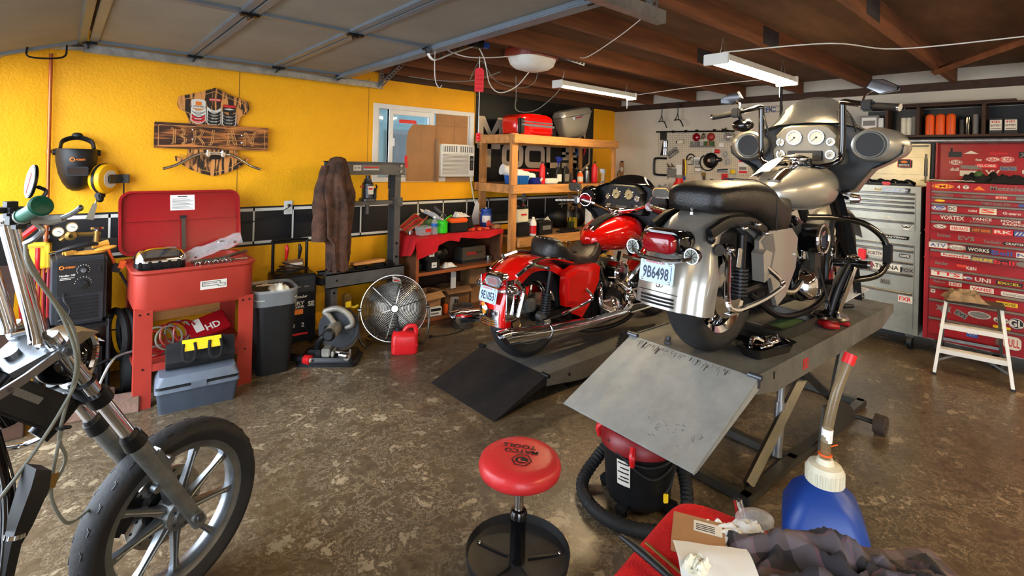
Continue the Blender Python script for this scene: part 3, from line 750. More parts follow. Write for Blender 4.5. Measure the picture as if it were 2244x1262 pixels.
# welder on its cart
wd = thing('welder','dark grey wire feed welder with dial panel on a black cart','welder',(.125,3.98,.50),R(3))
b = MB('dark_plastic'); b.bx(-.125,.125,0,.24,0,.41,.018); b.build('case',wd)
b = MB('blue_grey_dark'); b.bx(-.128,-.124,.02,.22,.02,.39); b.build('side_panel',wd)
b = MB('black_plastic'); b.prism(rrect(.215,.20,.008,3,0,.285),-.006,0,'xz'); b.build('control_panel',wd)
b = MB('black_plastic')
for k in range(7): b.bx(-.10,.08,-.012,.0,.035 + k * .021,.046 + k * .021,.003)
b.build('louvre',wd)
b = MB('black_plastic'); b.lathe([(.002,.02),(.018,.02),(.02,0)],(.01,-.006,.33),(0,-1,0),18); b.m('chrome'); b.lathe([(.002,.022),(.013,.022),(.014,.02)],(.01,-.006,.33),(0,-1,0),18)
b.m('sticker_white')
for k in range(11): a = R(-30 + 24 * k); b.box((.01 + .03 * math.cos(a),-.0075,.33 + .03 * math.sin(a)),(.004,.001,.004))
b.build('dial',wd)
b = MB('black_plastic'); b.lathe([(.002,.014),(.024,.014),(.026,0)],(.01,-.006,.245),(0,-1,0),18); b.box((.01,-.024,.245),(.05,.012,.014),.003,rot=(0,R(-40),0)); b.m('sticker_white')
for k in range(9): a = R(0 + 22 * k); b.box((.01 + .038 * math.cos(a),-.0075,.25 + .038 * math.sin(a)),(.004,.001,.004))
b.build('dial',wd)
b = MB('black_plastic'); b.bx(.07,.095,-.012,-.006,.305,.35,.002); b.build('power_switch',wd)
b = MB('sticker_orange'); b.text('HOBART',(-.05,-.0075,.352),(1,0,0),(0,0,1),.012,.05); b.torus((-.088,-.0075,.352),(0,1,0),.009,.003,14,5); b.m('sticker_white'); b.text('Handler 140',(-.062,-.0075,.305),(1,0,0),(0,0,1),.012,.07)
b.bx(-.095,-.03,-.0085,-.0065,.288,.291); b.bx(-.095,-.045,-.0085,-.0065,.280,.283); b.build('panel_print',wd)
b = MB('black_plastic'); b.tube([(-.075,-.01,.20),(-.075,-.06,.17),(-.05,-.07,.12),(-.06,-.06,.08),(-.10,-.04,.05)],.006,n=6); b.build('torch_lead',wd)
ct = thing('welder_cart','black tubular welding cart with cylinder tray under the welder','cart',(.125,3.98,0),R(3))
b = MB('black_metal')
for x in (-.135,.135):
    b.tube([(x,-.02,.10),(x,-.02,.49),(x,.02,.50),(x,.44,.52),(x,.47,.55),(x,.47,.75)],.012,n=8)
b.bx(-.14,.14,-.03,.25,.475,.499); b.build('upper_frame',ct)
b = MB('black_metal'); b.bx(-.14,.14,-.06,.50,.08,.10,.004); b.tube([(-.14,-.04,.27),(0,-.06,.24),(.14,-.04,.27)],.010,n=6); b.build('bottom_tray',ct)
for x in (-.16,.16):
    b = MB('rubber'); b.torus((x,.42,.10),(1,0,0),.075,.024,24,8); b.m('steel_dark'); b.cyl((x - .018,.42,.10),(x + .018,.42,.10),.055,n=16); b.build('wheel',ct)
for x in (-.11,.11):
    b = MB('rubber'); b.cyl((x - .012,-.02,.035),(x + .012,-.02,.035),.035,n=14); b.m('steel_dark'); b.bx(x - .015,x + .015,-.03,-.01,.035,.09); b.build('caster',ct)
b = MB('black_plastic'); b.bx(-.10,.11,.0,.30,.101,.36,.02); b.solo('dark_case','dark plastic box on the bottom tray of the welding cart','box',(.125,3.98,.002),R(3))
b = MB('paper'); b.sheet(lambda u,v: ((u - .5) * .13,(v - .5) * .09,.02 * math.sin(u * 3) + .01 * nz(u * 3,v * 3)),8,6,.001); b.m('tape_red'); b.box((.0,0,.022),(.05,.015,.002)); b.solo('paper_label','small white paper with red print lying on the dark case','paper',(.17,3.97,.385),R(15))
b = MB('rubber'); b.torus((0,0,.17),(1,.15,0),.15,.022,32,8); b.torus((.05,0,.17),(1,.1,0),.14,.018,32,8)
b.solo('coiled_hose','black hose coil standing right of the welding cart','hose',(.315,4.15,.19),R(6))
b = MB('rubber'); b.cyl((-.02,0,0),(.02,0,0),.14,n=28); b.m('steel_dark'); b.cyl((-.022,0,0),(.022,0,0),.07,n=18); b.solo('cart_wheel','black rubber wheel leaning on the floor by the welding cart','wheel',(.36,4.1,.145))
gl = MB('glove_tan')
gl.ell((0,0,.012),(.09,.045,.012),16,8); gl.ell((.08,-.01,.03),(.06,.035,.012),14,8,rot=(0,R(-8),R(10))); gl.tube([(-.06,-.01,.02),(-.11,-.025,.018)],.012,n=6); gl.tube([(-.07,.015,.02),(-.12,.01,.018)],.012,n=6); gl.tube([(.02,.03,.04),(.1,.04,.055)],[.012,.022],n=8)
gl.solo('welding_gloves','pair of tan leather welding gloves lying on top of the welder','gloves',(.16,4.03,.912),R(5))
b = MB('black_plastic'); b.tube([(-.12,-.02,.0),(-.06,-.03,.02),(.03,-.02,.035),(.07,0,.03)],[.008,.014,.016,.01],n=8); b.m('chrome'); b.cyl((-.15,-.018,-.004),(-.11,-.02,.002),.008,n=8)
b.solo('welding_torch','mig welding gun with metal nozzle lying over the tan gloves','torch',(.13,4.0,.945))
rg = thing('gas_regulator','brass gas regulator with two round gauges behind the welder','regulator',(.13,4.30,1.0))
b = MB('brass'); b.tube([(-.10,0,-.03),(-.05,0,0),(.10,0,.0)],.014,n=8); b.lathe([(.012,-.03),(.03,-.025),(.03,.025),(.012,.03)],(-.05,0,0),(0,-1,0),16); b.cyl((.08,0,-.12),(.08,0,.02),.018,n=12); b.build('body',rg)
for (x,z) in ((-.11,.03),(-.045,.055)):
    b = MB('brass'); b.lathe([(.002,.012),(.030,.012),(.031,-.012),(.002,-.012)],(x,-.03,z),(0,-1,0),20); b.m('gauge_face'); b.lathe([(.001,.013),(.027,.013),(.027,.012)],(x,-.03,z),(0,-1,0),20); b.m('ink'); b.box((x + .005,-.0445,z + .002),(.022,.001,.002),rot=(0,R(25),0)); b.m('gauge_face'); b.build('gauge',rg)
b = MB('chrome'); b.lathe([(.004,0),(.034,0),(.036,.008),(.03,.014),(.004,.014)],(.08,0,.03),(0,0,1),16); b.cyl((.08,0,.0),(.08,0,.035),.007,n=8); b.build('valve_wheel',rg)
b = MB('rust'); b.lathe([(.002,0),(.085,0),(.088,.02),(.088,.74),(.06,.80),(.03,.83),(.022,.85),(.002,.85)],(0,0,0),(0,0,1),24); b.solo('gas_cylinder','dark shielding gas cylinder standing behind the welder','gas cylinder',(.21,4.335,.102))
b = MB('sticker_grey'); b = MB('black_plastic'); b.box((0,0,0),(.05,.03,.055),.006,rot=(0,R(18),0)); b.m('orange'); b.box((.03,-.005,.02),(.035,.03,.05),.003,rot=(0,R(18),0)); b.tube([(-.01,0,.03),(-.04,.02,.12),(-.06,.03,.16)],.008,n=6); b.m('black_plastic'); b.tube([(.02,0,-.03),(.06,0,-.12),(.11,0,-.22),(.14,.02,-.28)],.009,n=6)
b.solo('welder_plug','heavy black welder power plug hanging right of the welder','plug',(.30,4.1,.80))
# items left of the welder behind the front bike
b = MB('yellow_plastic'); b.bx(-.085,.085,0,.05,-.085,-.065,.004); b.bx(-.085,.085,0,.05,.06,.08,.004); b.bx(.06,.085,0,.05,-.085,.08,.004); b.bx(-.085,.08,.035,.05,-.08,.07,.002)
b.solo('tool_holder','yellow open plastic tool holder on the wall behind the front bike','tool holder',(-.10,4.22,.895),R(-14))
for k,x in enumerate((-.12,-.09)):
    b = MB('plastic_red'); b.tube([(0,0,.08),(0,-.02,.02),(0,0,-.05)],.012,n=8); b.solo('red_clamp',['left','right'][k] + ' one of two red handled pliers in the yellow holder','pliers',(x + .02 * k,4.17,.87),group=None)
b = MB('rust'); b = MB('washer_lid')
for k in range(7): b.tube([(-.06 + .02 * k,0,0),(-.062 + .02 * k,-.01,-.2),(-.05 + .019 * k,.0,-.42),(-.07 + .022 * k,0,-.6)],.008,n=6)
b.solo('red_hoses','bundle of dark red hoses hanging below the yellow tool holder','hose',(-.08,4.20,.82))
b = MB('plastic_red'); b.tube([(-.05,0,-.03),(.02,0,.04),(.05,0,.07)],.016,n=8); b.solo('red_hose_end','bright red hose end behind the chrome riser','hose',(-.13,4.1,1.02))
b = MB('dark_wood')
for k,(x,w,z) in enumerate(((-.42,.16,1.0),(-.25,.14,.85))): b.box((x,4.05 + .14 * k,z * .5),(w,.03,z),rot=(R(-3),R(3),0))
b.solo('scrap_boards','dark scrap boards leaning in the corner behind the front bike','boards',(0,0,.005))
b = MB('dark_wood'); b.bx(-.3,.1,-.2,.1,0,.16,.005); b.solo('wood_crate','low dark wooden crate on the floor left of the welder','crate',(-.2,3.95,0))
b = MB('brick'); b.box((0,0,.045),(.22,.10,.09),.004); br0 = b.solo('brick','weathered red brick on the floor nearest the red washer leg','brick',(.30,3.78,0),R(-14),'loose bricks beside the parts washer')
dup(br0,(.10,3.84,0),R(-8),'weathered red brick on the floor behind the fork tube'); dup(br0,(.18,3.95,.0),R(20),'weathered brick lying behind the two front bricks')
b = MB('rubber'); b.tube([(0,0,.012),(.15,.1,.012),(.28,.05,.012),(.33,-.06,.05),(.28,-.12,.12)],.012,n=6); b.m('galv'); b.tube([(.05,-.15,.01),(.09,-.12,.12),(.15,-.08,.25),(.22,-.03,.28),(.42,.0,.28)],.008,n=6)
b.solo('bent_rod','bent steel rod and hose leaning beside the washer leg','rod',(.12,4.0,0))

# parts washer
pw = thing('parts_washer','red sheet metal parts washer with raised lid on four legs','parts washer',(0,0,0))
wx0,wx1,wy0,wy1 = .36,1.02,3.72,4.24
b = MB('washer_red')
oc = ((wx0 + wx1) / 2,(wy0 + wy1) / 2)
o1 = rrect(wx1 - wx0 - .03,wy1 - wy0 - .03,.06,5,*oc); o2 = rrect(wx1 - wx0,wy1 - wy0,.07,5,*oc); o3 = rrect(wx1 - wx0 - .04,wy1 - wy0 - .04,.06,5,*oc); o4 = rrect(wx1 - wx0 - .06,wy1 - wy0 - .06,.05,5,*oc)
b.loft([[(x,y,z) for x,y in o] for o,z in ((o1,.575),(o2,.60),(o2,.80),(rrect(wx1 - wx0 + .03,wy1 - wy0 + .03,.08,5,*oc),.815),(rrect(wx1 - wx0 + .03,wy1 - wy0 + .03,.08,5,*oc),.828),(o3,.828),(o4,.72))],cap=True); b.build('tub',pw)
b = MB('washer_lid')
lw,lh = .74,.44
Tl = Matrix.Translation(((wx0 + wx1) / 2 - .0,wy1 + .03,.835)) @ Matrix.Rotation(R(-12),4,'X')
b.T = Tl
b.prism(rrect(lw,lh,.07,6,0,lh / 2),-.012,.0,'xz')
ro = rrect(lw,lh,.07,6,0,lh / 2); ri = rrect(lw - .03,lh - .03,.06,6,0,lh / 2)
b.rings([[(x,y,z) for x,z in q] for q,y in ((ro,0),(ro,-.04),(ri,-.04),(ri,-.012))],False,False)
b.prism([(-.33,.23),(.33,.23),(.33,.245),(-.33,.245)],-.03,-.012,'xz')
b.build('lid',pw)
b = MB('steel_dark'); b.T = Tl; b.bx(-.012,.012,-.035,-.03,-.02,.24); b.m('black_plastic'); b.bx(-.02,.02,-.036,-.012,.235,.26,.003); b.build('lid_prop',pw)
b = MB('paper'); b.T = Tl; b.bx(-.075,.075,-.0145,-.0125,.30,.41); b.m('ink'); b.bx(-.03,.03,-.0155,-.0147,.395,.402)
for k in range(9): b.bx(-.065,.065 - .02 * (k % 3),-.0155,-.0147,.312 + k * .0085,.3145 + k * .0085)
b.build('instruction_label',pw)
b = MB('sticker_white'); b.bx(.70,.85,wy0 - .003,wy0,.675,.73); b.m('blue_grey_dark'); ring_line(b,[(.71,.698),(.80,.698),(.80,.69),(.84,.69),(.84,.705),(.81,.705),(.81,.722),(.71,.722)],wy0 - .005,.003); b.text('JIM\'S PARTS CLEANER',(.755,wy0 - .005,.711),(1,0,0),(0,0,1),.008,.08); b.build('maker_label',pw)
for (x,y,sx,sy) in ((wx0 + .005,wy0 + .005,1,1),(wx1 - .005,wy0 + .005,-1,1),(wx0 + .005,wy1 - .005,1,-1),(wx1 - .005,wy1 - .005,-1,-1)):
    b = MB('washer_red'); b.prism([(x,y),(x + sx * .09,y),(x + sx * .09,y + sy * .004),(x + sx * .004,y + sy * .004),(x + sx * .004,y + sy * .06),(x,y + sy * .06)],0,.60,'xy'); b.m('black_metal')
    for (dx,z) in ((.025,.57),(.065,.57),(.045,.24)): b.cyl((x + sx * dx,y - sy * .004,z),(x + sx * dx,y,z),.006,n=8)
    b.build('leg',pw)
b = MB('washer_red'); b.bx(wx0 + .01,wx1 - .01,wy0 + .01,wy1 - .01,.235,.245); b.bx(wx0 + .01,wx1 - .01,wy0 + .008,wy0 + .012,.215,.26); b.build('shelf',pw)
# engine side cover + parts in tub
ec = thing('primary_cover','chrome engine cover on a black housing resting in the washer tub','engine cover',(.505,3.90,.79))
b = MB('black_metal'); b.loft([[(x,y,z) for x,y in rrect(.27 - k * .01,.17,.05,4)] for k,z in ((0,0),(0,.05),(1,.085))]);
for k in range(5): b.bx(-.12 + k * .05,-.10 + k * .05,-.092,-.082,.0,.08,.004)
b.build('housing',ec)
b = MB('chrome'); b.loft([[(x,y,z) for x,y in rrect(w,d_,.05,5)] for w,d_,z in ((.275,.175,.07),(.27,.17,.095),(.24,.14,.13),(.17,.09,.15),(.05,.03,.155))]); b.build('cover',ec)
b = MB('bag_clear'); b.sheet(lambda u,v: ((u - .5) * .36,(v - .5) * .15 + .02,.02 + u * .11 + .06 * math.sin(v * PI) + .015 * nz(u * 6,v * 6,3)),18,12,.002); b.m('chrome_worn')
for k in range(14): a = random.random() * 6; b.tube([(-.15 + k * .021,-.03 + .03 * math.sin(a),.045 + k * .007),(-.12 + k * .021,.02,.06 + k * .007)],.006,n=6)
b.torus((.06,0,.125),(.1,.8,.3),.022,.004,16,6); b.m('tape_red'); b.tube([(.10,.05,.15),(.16,.06,.16)],.006,n=6); b.solo('hardware_bag','clear plastic bag of chrome hardware propped in the washer tub','bag',(.80,3.93,.80),R(4))
hd = MB('chrome_worn')
for k in range(9): x = -.14 + k * .026; hd.cyl((x,-.02,0),(x,-.02,.035 + .01 * (k % 2)),.008,n=8); hd.cyl((x,-.02,.03),(x + .02,-.01,.045),.006,n=6)
hd.tube([(-.16,0,.045),(0,0,.05),(.1,.0,.07),(.17,0,.085)],.012,n=8); hd.box((.05,0,.035),(.24,.03,.015),.004)
hd.solo('rocker_shafts','row of shiny rocker and pushrod parts lying on the tub rim','engine parts',(.82,3.80,.80),R(2))
# tub shelf items
jc = MB('plastic_red')
random.seed(11)
for k in range(7):
    r_ = .07 + .02 * random.random(); cx,cy = -.08 + .03 * k,.02 * (k % 3); jc.m('cable_grey' if k % 2 else 'washer_lid'); jc.torus((cx,cy,.07 + .012 * k * .6),(random.random() - .5,-1,.4),r_,.006,22,6)
jc.solo('jumper_cables','tangle of red and grey jumper cables on the washer shelf','cables',(.56,3.93,.25),R(5))
b = MB('washer_lid'); b.box((0,0,0),(.24,.16,.05),.006,rot=(R(38),R(-12),R(8))); b.m('sticker_white'); b.T = Matrix.Rotation(R(8),4,'Z') @ Matrix.Rotation(R(-12),4,'Y') @ Matrix.Rotation(R(38),4,'X'); b.text('HD',(.02,-.02,.026),(1,0,0),(0,1,0),.05,.09,.0005); b.box((-.06,.02,.026),(.05,.10,.002))
b.solo('red_box','tilted dark red box with white print behind the tool bag','box',(.80,3.97,.36))
b = MB('pine'); b.bx(-.32,.32,0,.03,0,.09,.003); b.bx(-.30,.34,.0,.03,.11,.19,.003); b.m('brown_wood'); b.bx(-.25,-.2,.03,.06,-.3,.2); b.bx(.2,.25,.03,.06,-.3,.2); b.solo('wood_pallet','weathered pallet boards standing behind the parts washer legs','pallet',(.72,4.38,.34))
b = MB('rubber'); b.tube([(-.2,0,0),(-.08,0,.03),(0,-.02,.05),(.1,0,.01),(.25,0,-.01)],.005,n=6); b.tube([(-.25,.0,-.12),(-.1,0,-.10),(.1,.0,-.14)],.005,n=6); b.solo('loose_wire','thin black wires behind the left washer leg','wire',(.42,4.40,.42))
# grey toolbox with bag on top
tb = thing('toolbox','blue grey plastic toolbox on the floor below the washer','toolbox',(.685,3.66,0),R(-6))
b = MB('blue_grey_dark'); b.frus([(x,y) for x,y in rrect(.40,.20,.02,3)],0,rrect(.43,.22,.02,3),.125); b.build('base',tb)
b = MB('blue_grey'); b.frus(rrect(.445,.235,.02,3),.125,rrect(.44,.23,.02,3),.145); b.frus(rrect(.44,.235,.02,3),.165,rrect(.40,.20,.03,3),.215); b.m('black_plastic'); b.frus(rrect(.425,.215,.02,3),.145,rrect(.425,.215,.02,3),.165); b.build('lid',tb)
b = MB('blue_grey'); b.prism(rrect(.08,.035,.005,2,0,.15),-.122,-.112,'xz'); b.build('latch',tb)
tg = thing('tool_bag','black canvas tool bag with a yellow front panel lying on the grey toolbox','bag',(.705,3.68,.218),R(-5))
b = MB('cloth_black'); secs = []
for k in range(9):
    t = -1 + 2 * k / 8; w = .07 * (1 - .25 * t * t) ; h = .17 * (1 - .10 * abs(t) ** 3) + .01 * nz(t * 3,2); secs.append([(t * .185,w * math.cos(a) * (1 if math.sin(a) < 0 else .55),h * .5 + h * .5 * math.sin(a)) for a in [2 * PI * j / 18 for j in range(18)]])
b.loft(secs); b.build('body',tg)
b = MB('yellow_plastic'); b.sheet(lambda u,v: ((u - .5) * .21,-.066 + .045 * v * v - .008,.118 + .055 * v),8,4,.003); b.build('panel',tg)
for x in (-.07,.07):
    b = MB('cloth_black'); b.tube([(x - .03,-.058,.16),(x - .034,-.080,.12),(x - .025,-.088,.07),(x + .005,-.090,.055),(x + .03,-.088,.07),(x + .035,-.080,.12),(x + .03,-.058,.16)],.009,n=6,flat=.5); b.build('strap',tg)
# trash can
tc_ = thing('trash_can','tall black rectangular bin with clear liner of white rags','trash can',(1.19,3.90,0),R(-6))
b = MB('black_plastic'); b.frus(rrect(.22,.27,.05,4),0,rrect(.285,.33,.06,4),.58); b.build('bin',tc_)
b = MB('bag_clear'); b.loft([[(x + .004 * nz(x * 20,y * 20),y,z) for x,y in rrect(w,d_,.07,5)] for w,d_,z in ((.295,.34,.49),(.30,.345,.53),(.302,.347,.60),(.285,.33,.60),(.26,.30,.50))],cap=False); b.build('liner',tc_)
b = crumple(.26,.30,.085,4,34,30,.004,'cream_plastic',2.4); o = b.solo('shop_rags','crumpled white paper towels filling the black bin','rags',(1.19,3.90,.53),R(-6))
# small red grinder on the floor
gr = thing('angle_grinder','small red and black grinder on the floor right of the bin','grinder',(1.37,3.83,.045),R(-60))
b = MB('black_plastic'); b.tube([(-.13,0,0),(-.05,0,0),(.05,0,0)],[.022,.028,.03],n=12); b.build('body',gr)
b = MB('plastic_red'); b.cyl((.05,0,0),(.10,0,0),.034,n=16); b.m('sticker_white'); b.cyl((.10,0,0),(.103,0,0),.018,n=14); b.m('chrome'); b.cyl((.103,0,0),(.12,0,0),.009,n=10); b.build('head',gr)
b = MB('black_plastic'); b.tube([(-.13,0,0),(-.2,.02,-.02),(-.22,.10,-.035),(-.12,.14,-.038),(-.02,.10,-.038),(.0,.05,-.03)],.004,n=6); b.build('power_cord',gr)
# battery charger
bc = thing('battery_charger','black wheeled battery charger with orange stripe behind the bin','battery charger',(1.44,4.22,0),R(-5))
b = MB('black_metal'); b.bx(-.16,.16,-.10,.14,.06,.60,.01); b.build('case',bc)
b = MB('dark_plastic'); b.bx(-.145,.145,-.108,-.10,.46,.585,.004)
for k in range(6): b.cyl((-.11 + k * .045,-.108,.54),(-.11 + k * .045,-.120,.54),.012,n=12)
b.m('sticker_grey')
for k in range(4): b.bx(-.12 + k * .06,-.08 + k * .06,-.111,-.107,.50,.508)
b.build('control_panel',bc)
b = MB('sticker_orange'); b.bx(-.145,.06,-.1025,-.10,.285,.325); b.m('sticker_white'); b.text('Schumacher',(.03,-.1035,.425),(1,0,0),(0,0,1),.022,.12); b.text('BATTERY',(-.03,-.1035,.375),(1,0,0),(0,0,1),.028,.2); b.text('CHARGER',(-.03,-.1035,.345),(1,0,0),(0,0,1),.02,.2); b.text('SE',(.12,-.1035,.36),(1,0,0),(0,0,1),.04,.05); b.text('40',(-.10,-.1035,.20),(1,0,0),(0,0,1),.035); b.text('10',(-.02,-.1035,.20),(1,0,0),(0,0,1),.035); b.text('2',(.06,-.1035,.20),(1,0,0),(0,0,1),.035); b.m('sticker_red'); b.bx(-.14,.1,-.1025,-.10,.12,.135); b.build('front_print',bc)
b = MB('black_metal'); b.tube([(-.13,.10,.55),(-.13,.10,.82),(-.12,.10,.85),(.12,.10,.85),(.13,.10,.82),(.13,.10,.55)],.012,n=8,k=4); b.build('handle',bc)
for x in (-.175,.175):
    b = MB('rubber'); b.cyl((x - .015,.08,.07),(x + .015,.08,.07),.07,n=20); b.build('wheel',bc)
for k,(x,m_) in enumerate(((-.04,'plastic_red'),(.06,'black_plastic'))):
    b = MB(m_); b.tube([(x,.06,.70),(x + .005,.05,.78),(x,.06,.82)],[.01,.016,.008],n=8); b.m('copper'); b.tube([(x,.06,.62),(x,.055,.70)],.012,n=6); b.build('clamp',bc)
b = MB('rubber')
for k in range(4): b.torus((-.04 + .02 * k,.0,.615 + .014 * k),(.15 * (k - 1),.1,1),.10,.006,24,6)
b.build('cable',bc)
b = MB('cardboard_dark'); b.box((0,0,0),(.12,.06,.09),.003,rot=(R(-15),0,R(6))); b.m('sticker_white'); b.box((0,-.033,.015),(.10,.002,.02),rot=(R(-15),0,R(6))); b.solo('small_carton','small printed carton on top of the battery charger','box',(1.445,4.19,.665))
# ---------------------------------------------------------------- hydraulic press, jacket, saw, fan, can
hp = thing('shop_press','tall grey hydraulic shop press with bottle jack and wide bed beam','shop press',(0,0,0))
PX0,PX1,PY = 1.70,2.32,4.14
for x in (PX0,PX1):
    b = MB('press_grey'); s_ = 1 if x == PX0 else -1
    o = [(x - .0,PY - .06),(x + s_ * .055,PY - .06),(x + s_ * .055,PY - .053),(x + s_ * .007,PY - .053),(x + s_ * .007,PY + .053),(x + s_ * .055,PY + .053),(x + s_ * .055,PY + .06),(x,PY + .06)]
    b.prism(o,.03,1.50,'xy'); b.m('black_metal')
    for z in (.3,.42,.66,.78): b.cyl((x + s_ * .028,PY - .062,z),(x + s_ * .028,PY - .058,z),.012,n=12)
    b.m('press_grey'); b.bx(x - .03,x + .06 if s_ > 0 else x + .03,PY - .25,PY + .25,.0,.03,.004) if s_ > 0 else b.bx(x - .06,x + .03,PY - .25,PY + .25,.0,.03,.004)
    b.build('column',hp)
for (nm,z0,z1) in (('top_beam',1.395,1.505),):
    b = MB('press_grey')
    for y in (PY - .075,PY + .062): b.bx(PX0 - .03,PX1 + .03,y,y + .012,z0,z1); b.bx(PX0 - .03,PX1 + .03,y - (.03 if y < PY else 0),y + (.012 if y < PY else .042),z1 - .008,z1); b.bx(PX0 - .03,PX1 + .03,y - (.03 if y < PY else 0),y + (.012 if y < PY else .042),z0,z0 + .008)
    b.m('galv')
    for x in (PX0 + .02,PX1 - .015):
        for z in (1.425,1.475): b.cyl((x,PY - .09,z),(x,PY - .075,z),.012,n=6)
    b.build(nm,hp)
b = MB('sticker_white'); b.bx(1.86,1.93,PY - .078,PY - .075,1.43,1.475); b.m('ink'); b.text('20 TON',(1.895,PY - .079,1.455),(1,0,0),(0,0,1),.018,.055); b.m('sticker_grey'); b.bx(1.94,2.10,PY - .078,PY - .075,1.43,1.475); b.m('ink_red'); b.bx(1.95,2.09,PY - .0795,PY - .077,1.455,1.465); b.m('sticker_white'); b.bx(1.95,2.09,PY - .0795,PY - .077,1.44,1.445); b.build('rating_label',hp)
b = MB('press_grey'); b.bx(PX0 + .01,PX1 - .01,PY - .04,PY + .04,1.13,1.165,.004); b.bx(PX1 - .04,PX1 + .02,PY - .07,PY + .07,1.11,1.19,.004); b.bx(PX0 - .02,PX0 + .04,PY - .07,PY + .07,1.11,1.19,.004); b.cyl((2.03,PY,1.05),(2.03,PY,1.13),.018,n=12); b.build('ram_plate',hp)
for y in (PY - .10,PY + .063):
    b = MB('press_grey'); b.bx(PX0 - .06,PX1 + .03,y,y + .012,.47,.585); b.bx(PX0 - .06,PX1 + .03,y,y + .04,.577,.585); b.bx(PX0 - .06,PX1 + .03,y,y + .04,.47,.478); b.m('black_metal'); b.cyl((PX0 + .03,y - .006,.53),(PX0 + .03,y,.53),.008,n=8); b.build('bed_beam',hp)
b = MB('black_metal'); b.bx(PX0 - .10,PX0 - .02,PY - .09,PY + .09,.50,.56,.008); b.build('bed_pin',hp)
for x in (1.84,2.22):
    b = MB('galv_dark'); b.torus((x,PY - .03,1.30),(1,0,0),.008,.002,10,5)
    for k in range(9): b.torus((x,PY - .03,1.19 + k * .008),(0,0,1),.009,.0016,12,4)
    b.m('black_plastic'); b.cyl((x,PY - .03,1.27),(x,PY - .03,1.395),.011,n=10); b.build('return_spring',hp)
jk = thing('bottle_jack','dark bottle jack standing on the press ram plate','jack',(2.03,PY,1.1655))
b = MB('galv_dark'); b.loft([[(x,y,z) for x,y in rrect(w,d_,.03,4)] for w,d_,z in ((.13,.11,0),(.13,.11,.02),(.10,.09,.03))]); b.lathe([(.05,.03),(.05,.15),(.035,.165),(.03,.19),(.02,.195),(.02,.222),(.001,.222)],(0,0,0),(0,0,1),20); b.build('body',jk)
b = MB('black_metal'); b.cyl((.06,-.02,.02),(.06,-.02,.11),.014,n=10); b.tube([(.06,-.02,.10),(.075,-.03,.12),(.065,-.02,.14)],.007,n=6); b.build('pump',jk)
b = MB('orange_red'); b.cyl((-.045,-.01,.13),(-.075,-.02,.125),.008,n=8); b.build('fill_plug',jk)
b = MB('sticker_white'); b.T = Matrix.Translation((0,0,0)); b.bx(-.02,.03,-.052,-.049,.06,.13); b.m('ink_red'); b.bx(-.015,.02,-.053,-.0515,.10,.115); b.build('label',jk)
b = MB('black_metal')
for k in range(5): b.box((1.86 + k * .09,PY - .02 + .01 * (k % 2),.60 + .006 * (k % 2)),(.08,.14,.026),.004,rot=(0,0,R(8 * (k % 3 - 1))))
b.solo('arbor_plates','stack of black steel arbor plates on the press bed','plates',(0,0,.001))
b = MB('pine'); b.box((0,0,0),(.30,.07,.022),.003); b.solo('pine_board','short pale board laid across the press bed','board',(2.03,PY - .04,.64),R(3))
b = MB('brass'); b.bx(-.03,.03,-.03,.03,-.06,.06,.01); b.cyl((0,-.03,.03),(0,-.06,.03),.02,n=12); b.m('yellow_plastic'); b.bx(-.025,.025,-.034,-.029,-.05,.0,.004); b.tube([(.02,0,-.05),(.06,-.02,-.06),(.09,-.02,-.05)],.012,n=8); b.solo('air_fitting','yellow and brass tool hanging under the press bed','fitting',(1.83,PY - .08,.345))
# brown leather jacket
jb = MB('jacket_brown')
def jf(u,v):
    a = u * 2 * PI; ca,sa = math.cos(a),math.sin(a)
    z = 1.545 - v * .92
    w = .05 + .085 * min(1,v * 3.2) ** .7 - .02 * v; d_ = .055 + .035 * min(1,v * 4) - .015 * v
    q_ = 6 * a + 2.2 * math.sin(v * 3.3 + 1) + 1.5 * nz(v * 3,1)
    fold = 1 + (.26 * (1 - abs(math.sin(q_ / 2)) * 1.6) + .07 * math.sin(q_ * 2.1 + v * 9)) * min(1,v * 3)
    if v < .001: w,d_ = .02,.02
    cx = 1.705 - .02 * min(1,v * 2)
    if v > .70:
        t = min(1,(v - .70) / .06)
        if ca < 0: w *= 1 - .62 * t
    return (cx + w * fold * ca,PY - .125 + d_ * fold * sa,z + .012 * math.sin(q_) * (v > .9))
rs = [[V(jf(i / 96,j / 60)) for i in range(96)] for j in range(61)]
jb.rings(rs,True,True)
jkt = thing('leather_jacket','brown suede welding jacket draped over the left press column','jacket',(0,0,0))
jb.ang = 60; jb.build('body',jkt)
sb = MB('jacket_brown')
rs = []
for j in range(46):
    v = j / 45; z = 1.47 - v * .60; cx = 1.60 - .03 * math.sin(v * 2.2); w = (.030 + .034 * math.sin(min(1,v * 1.4) * PI * .6)) * (1 + .05 * math.sin(v * 26))
    rs.append([V((cx + w * (1 + .10 * math.sin(4 * a + v * 9)) * math.cos(a),PY - .13 + w * .9 * math.sin(a),z)) for a in [2 * PI * k / 28 for k in range(28)]])
sb.rings(rs); sb.ang = 60; sb.build('sleeve',jkt)

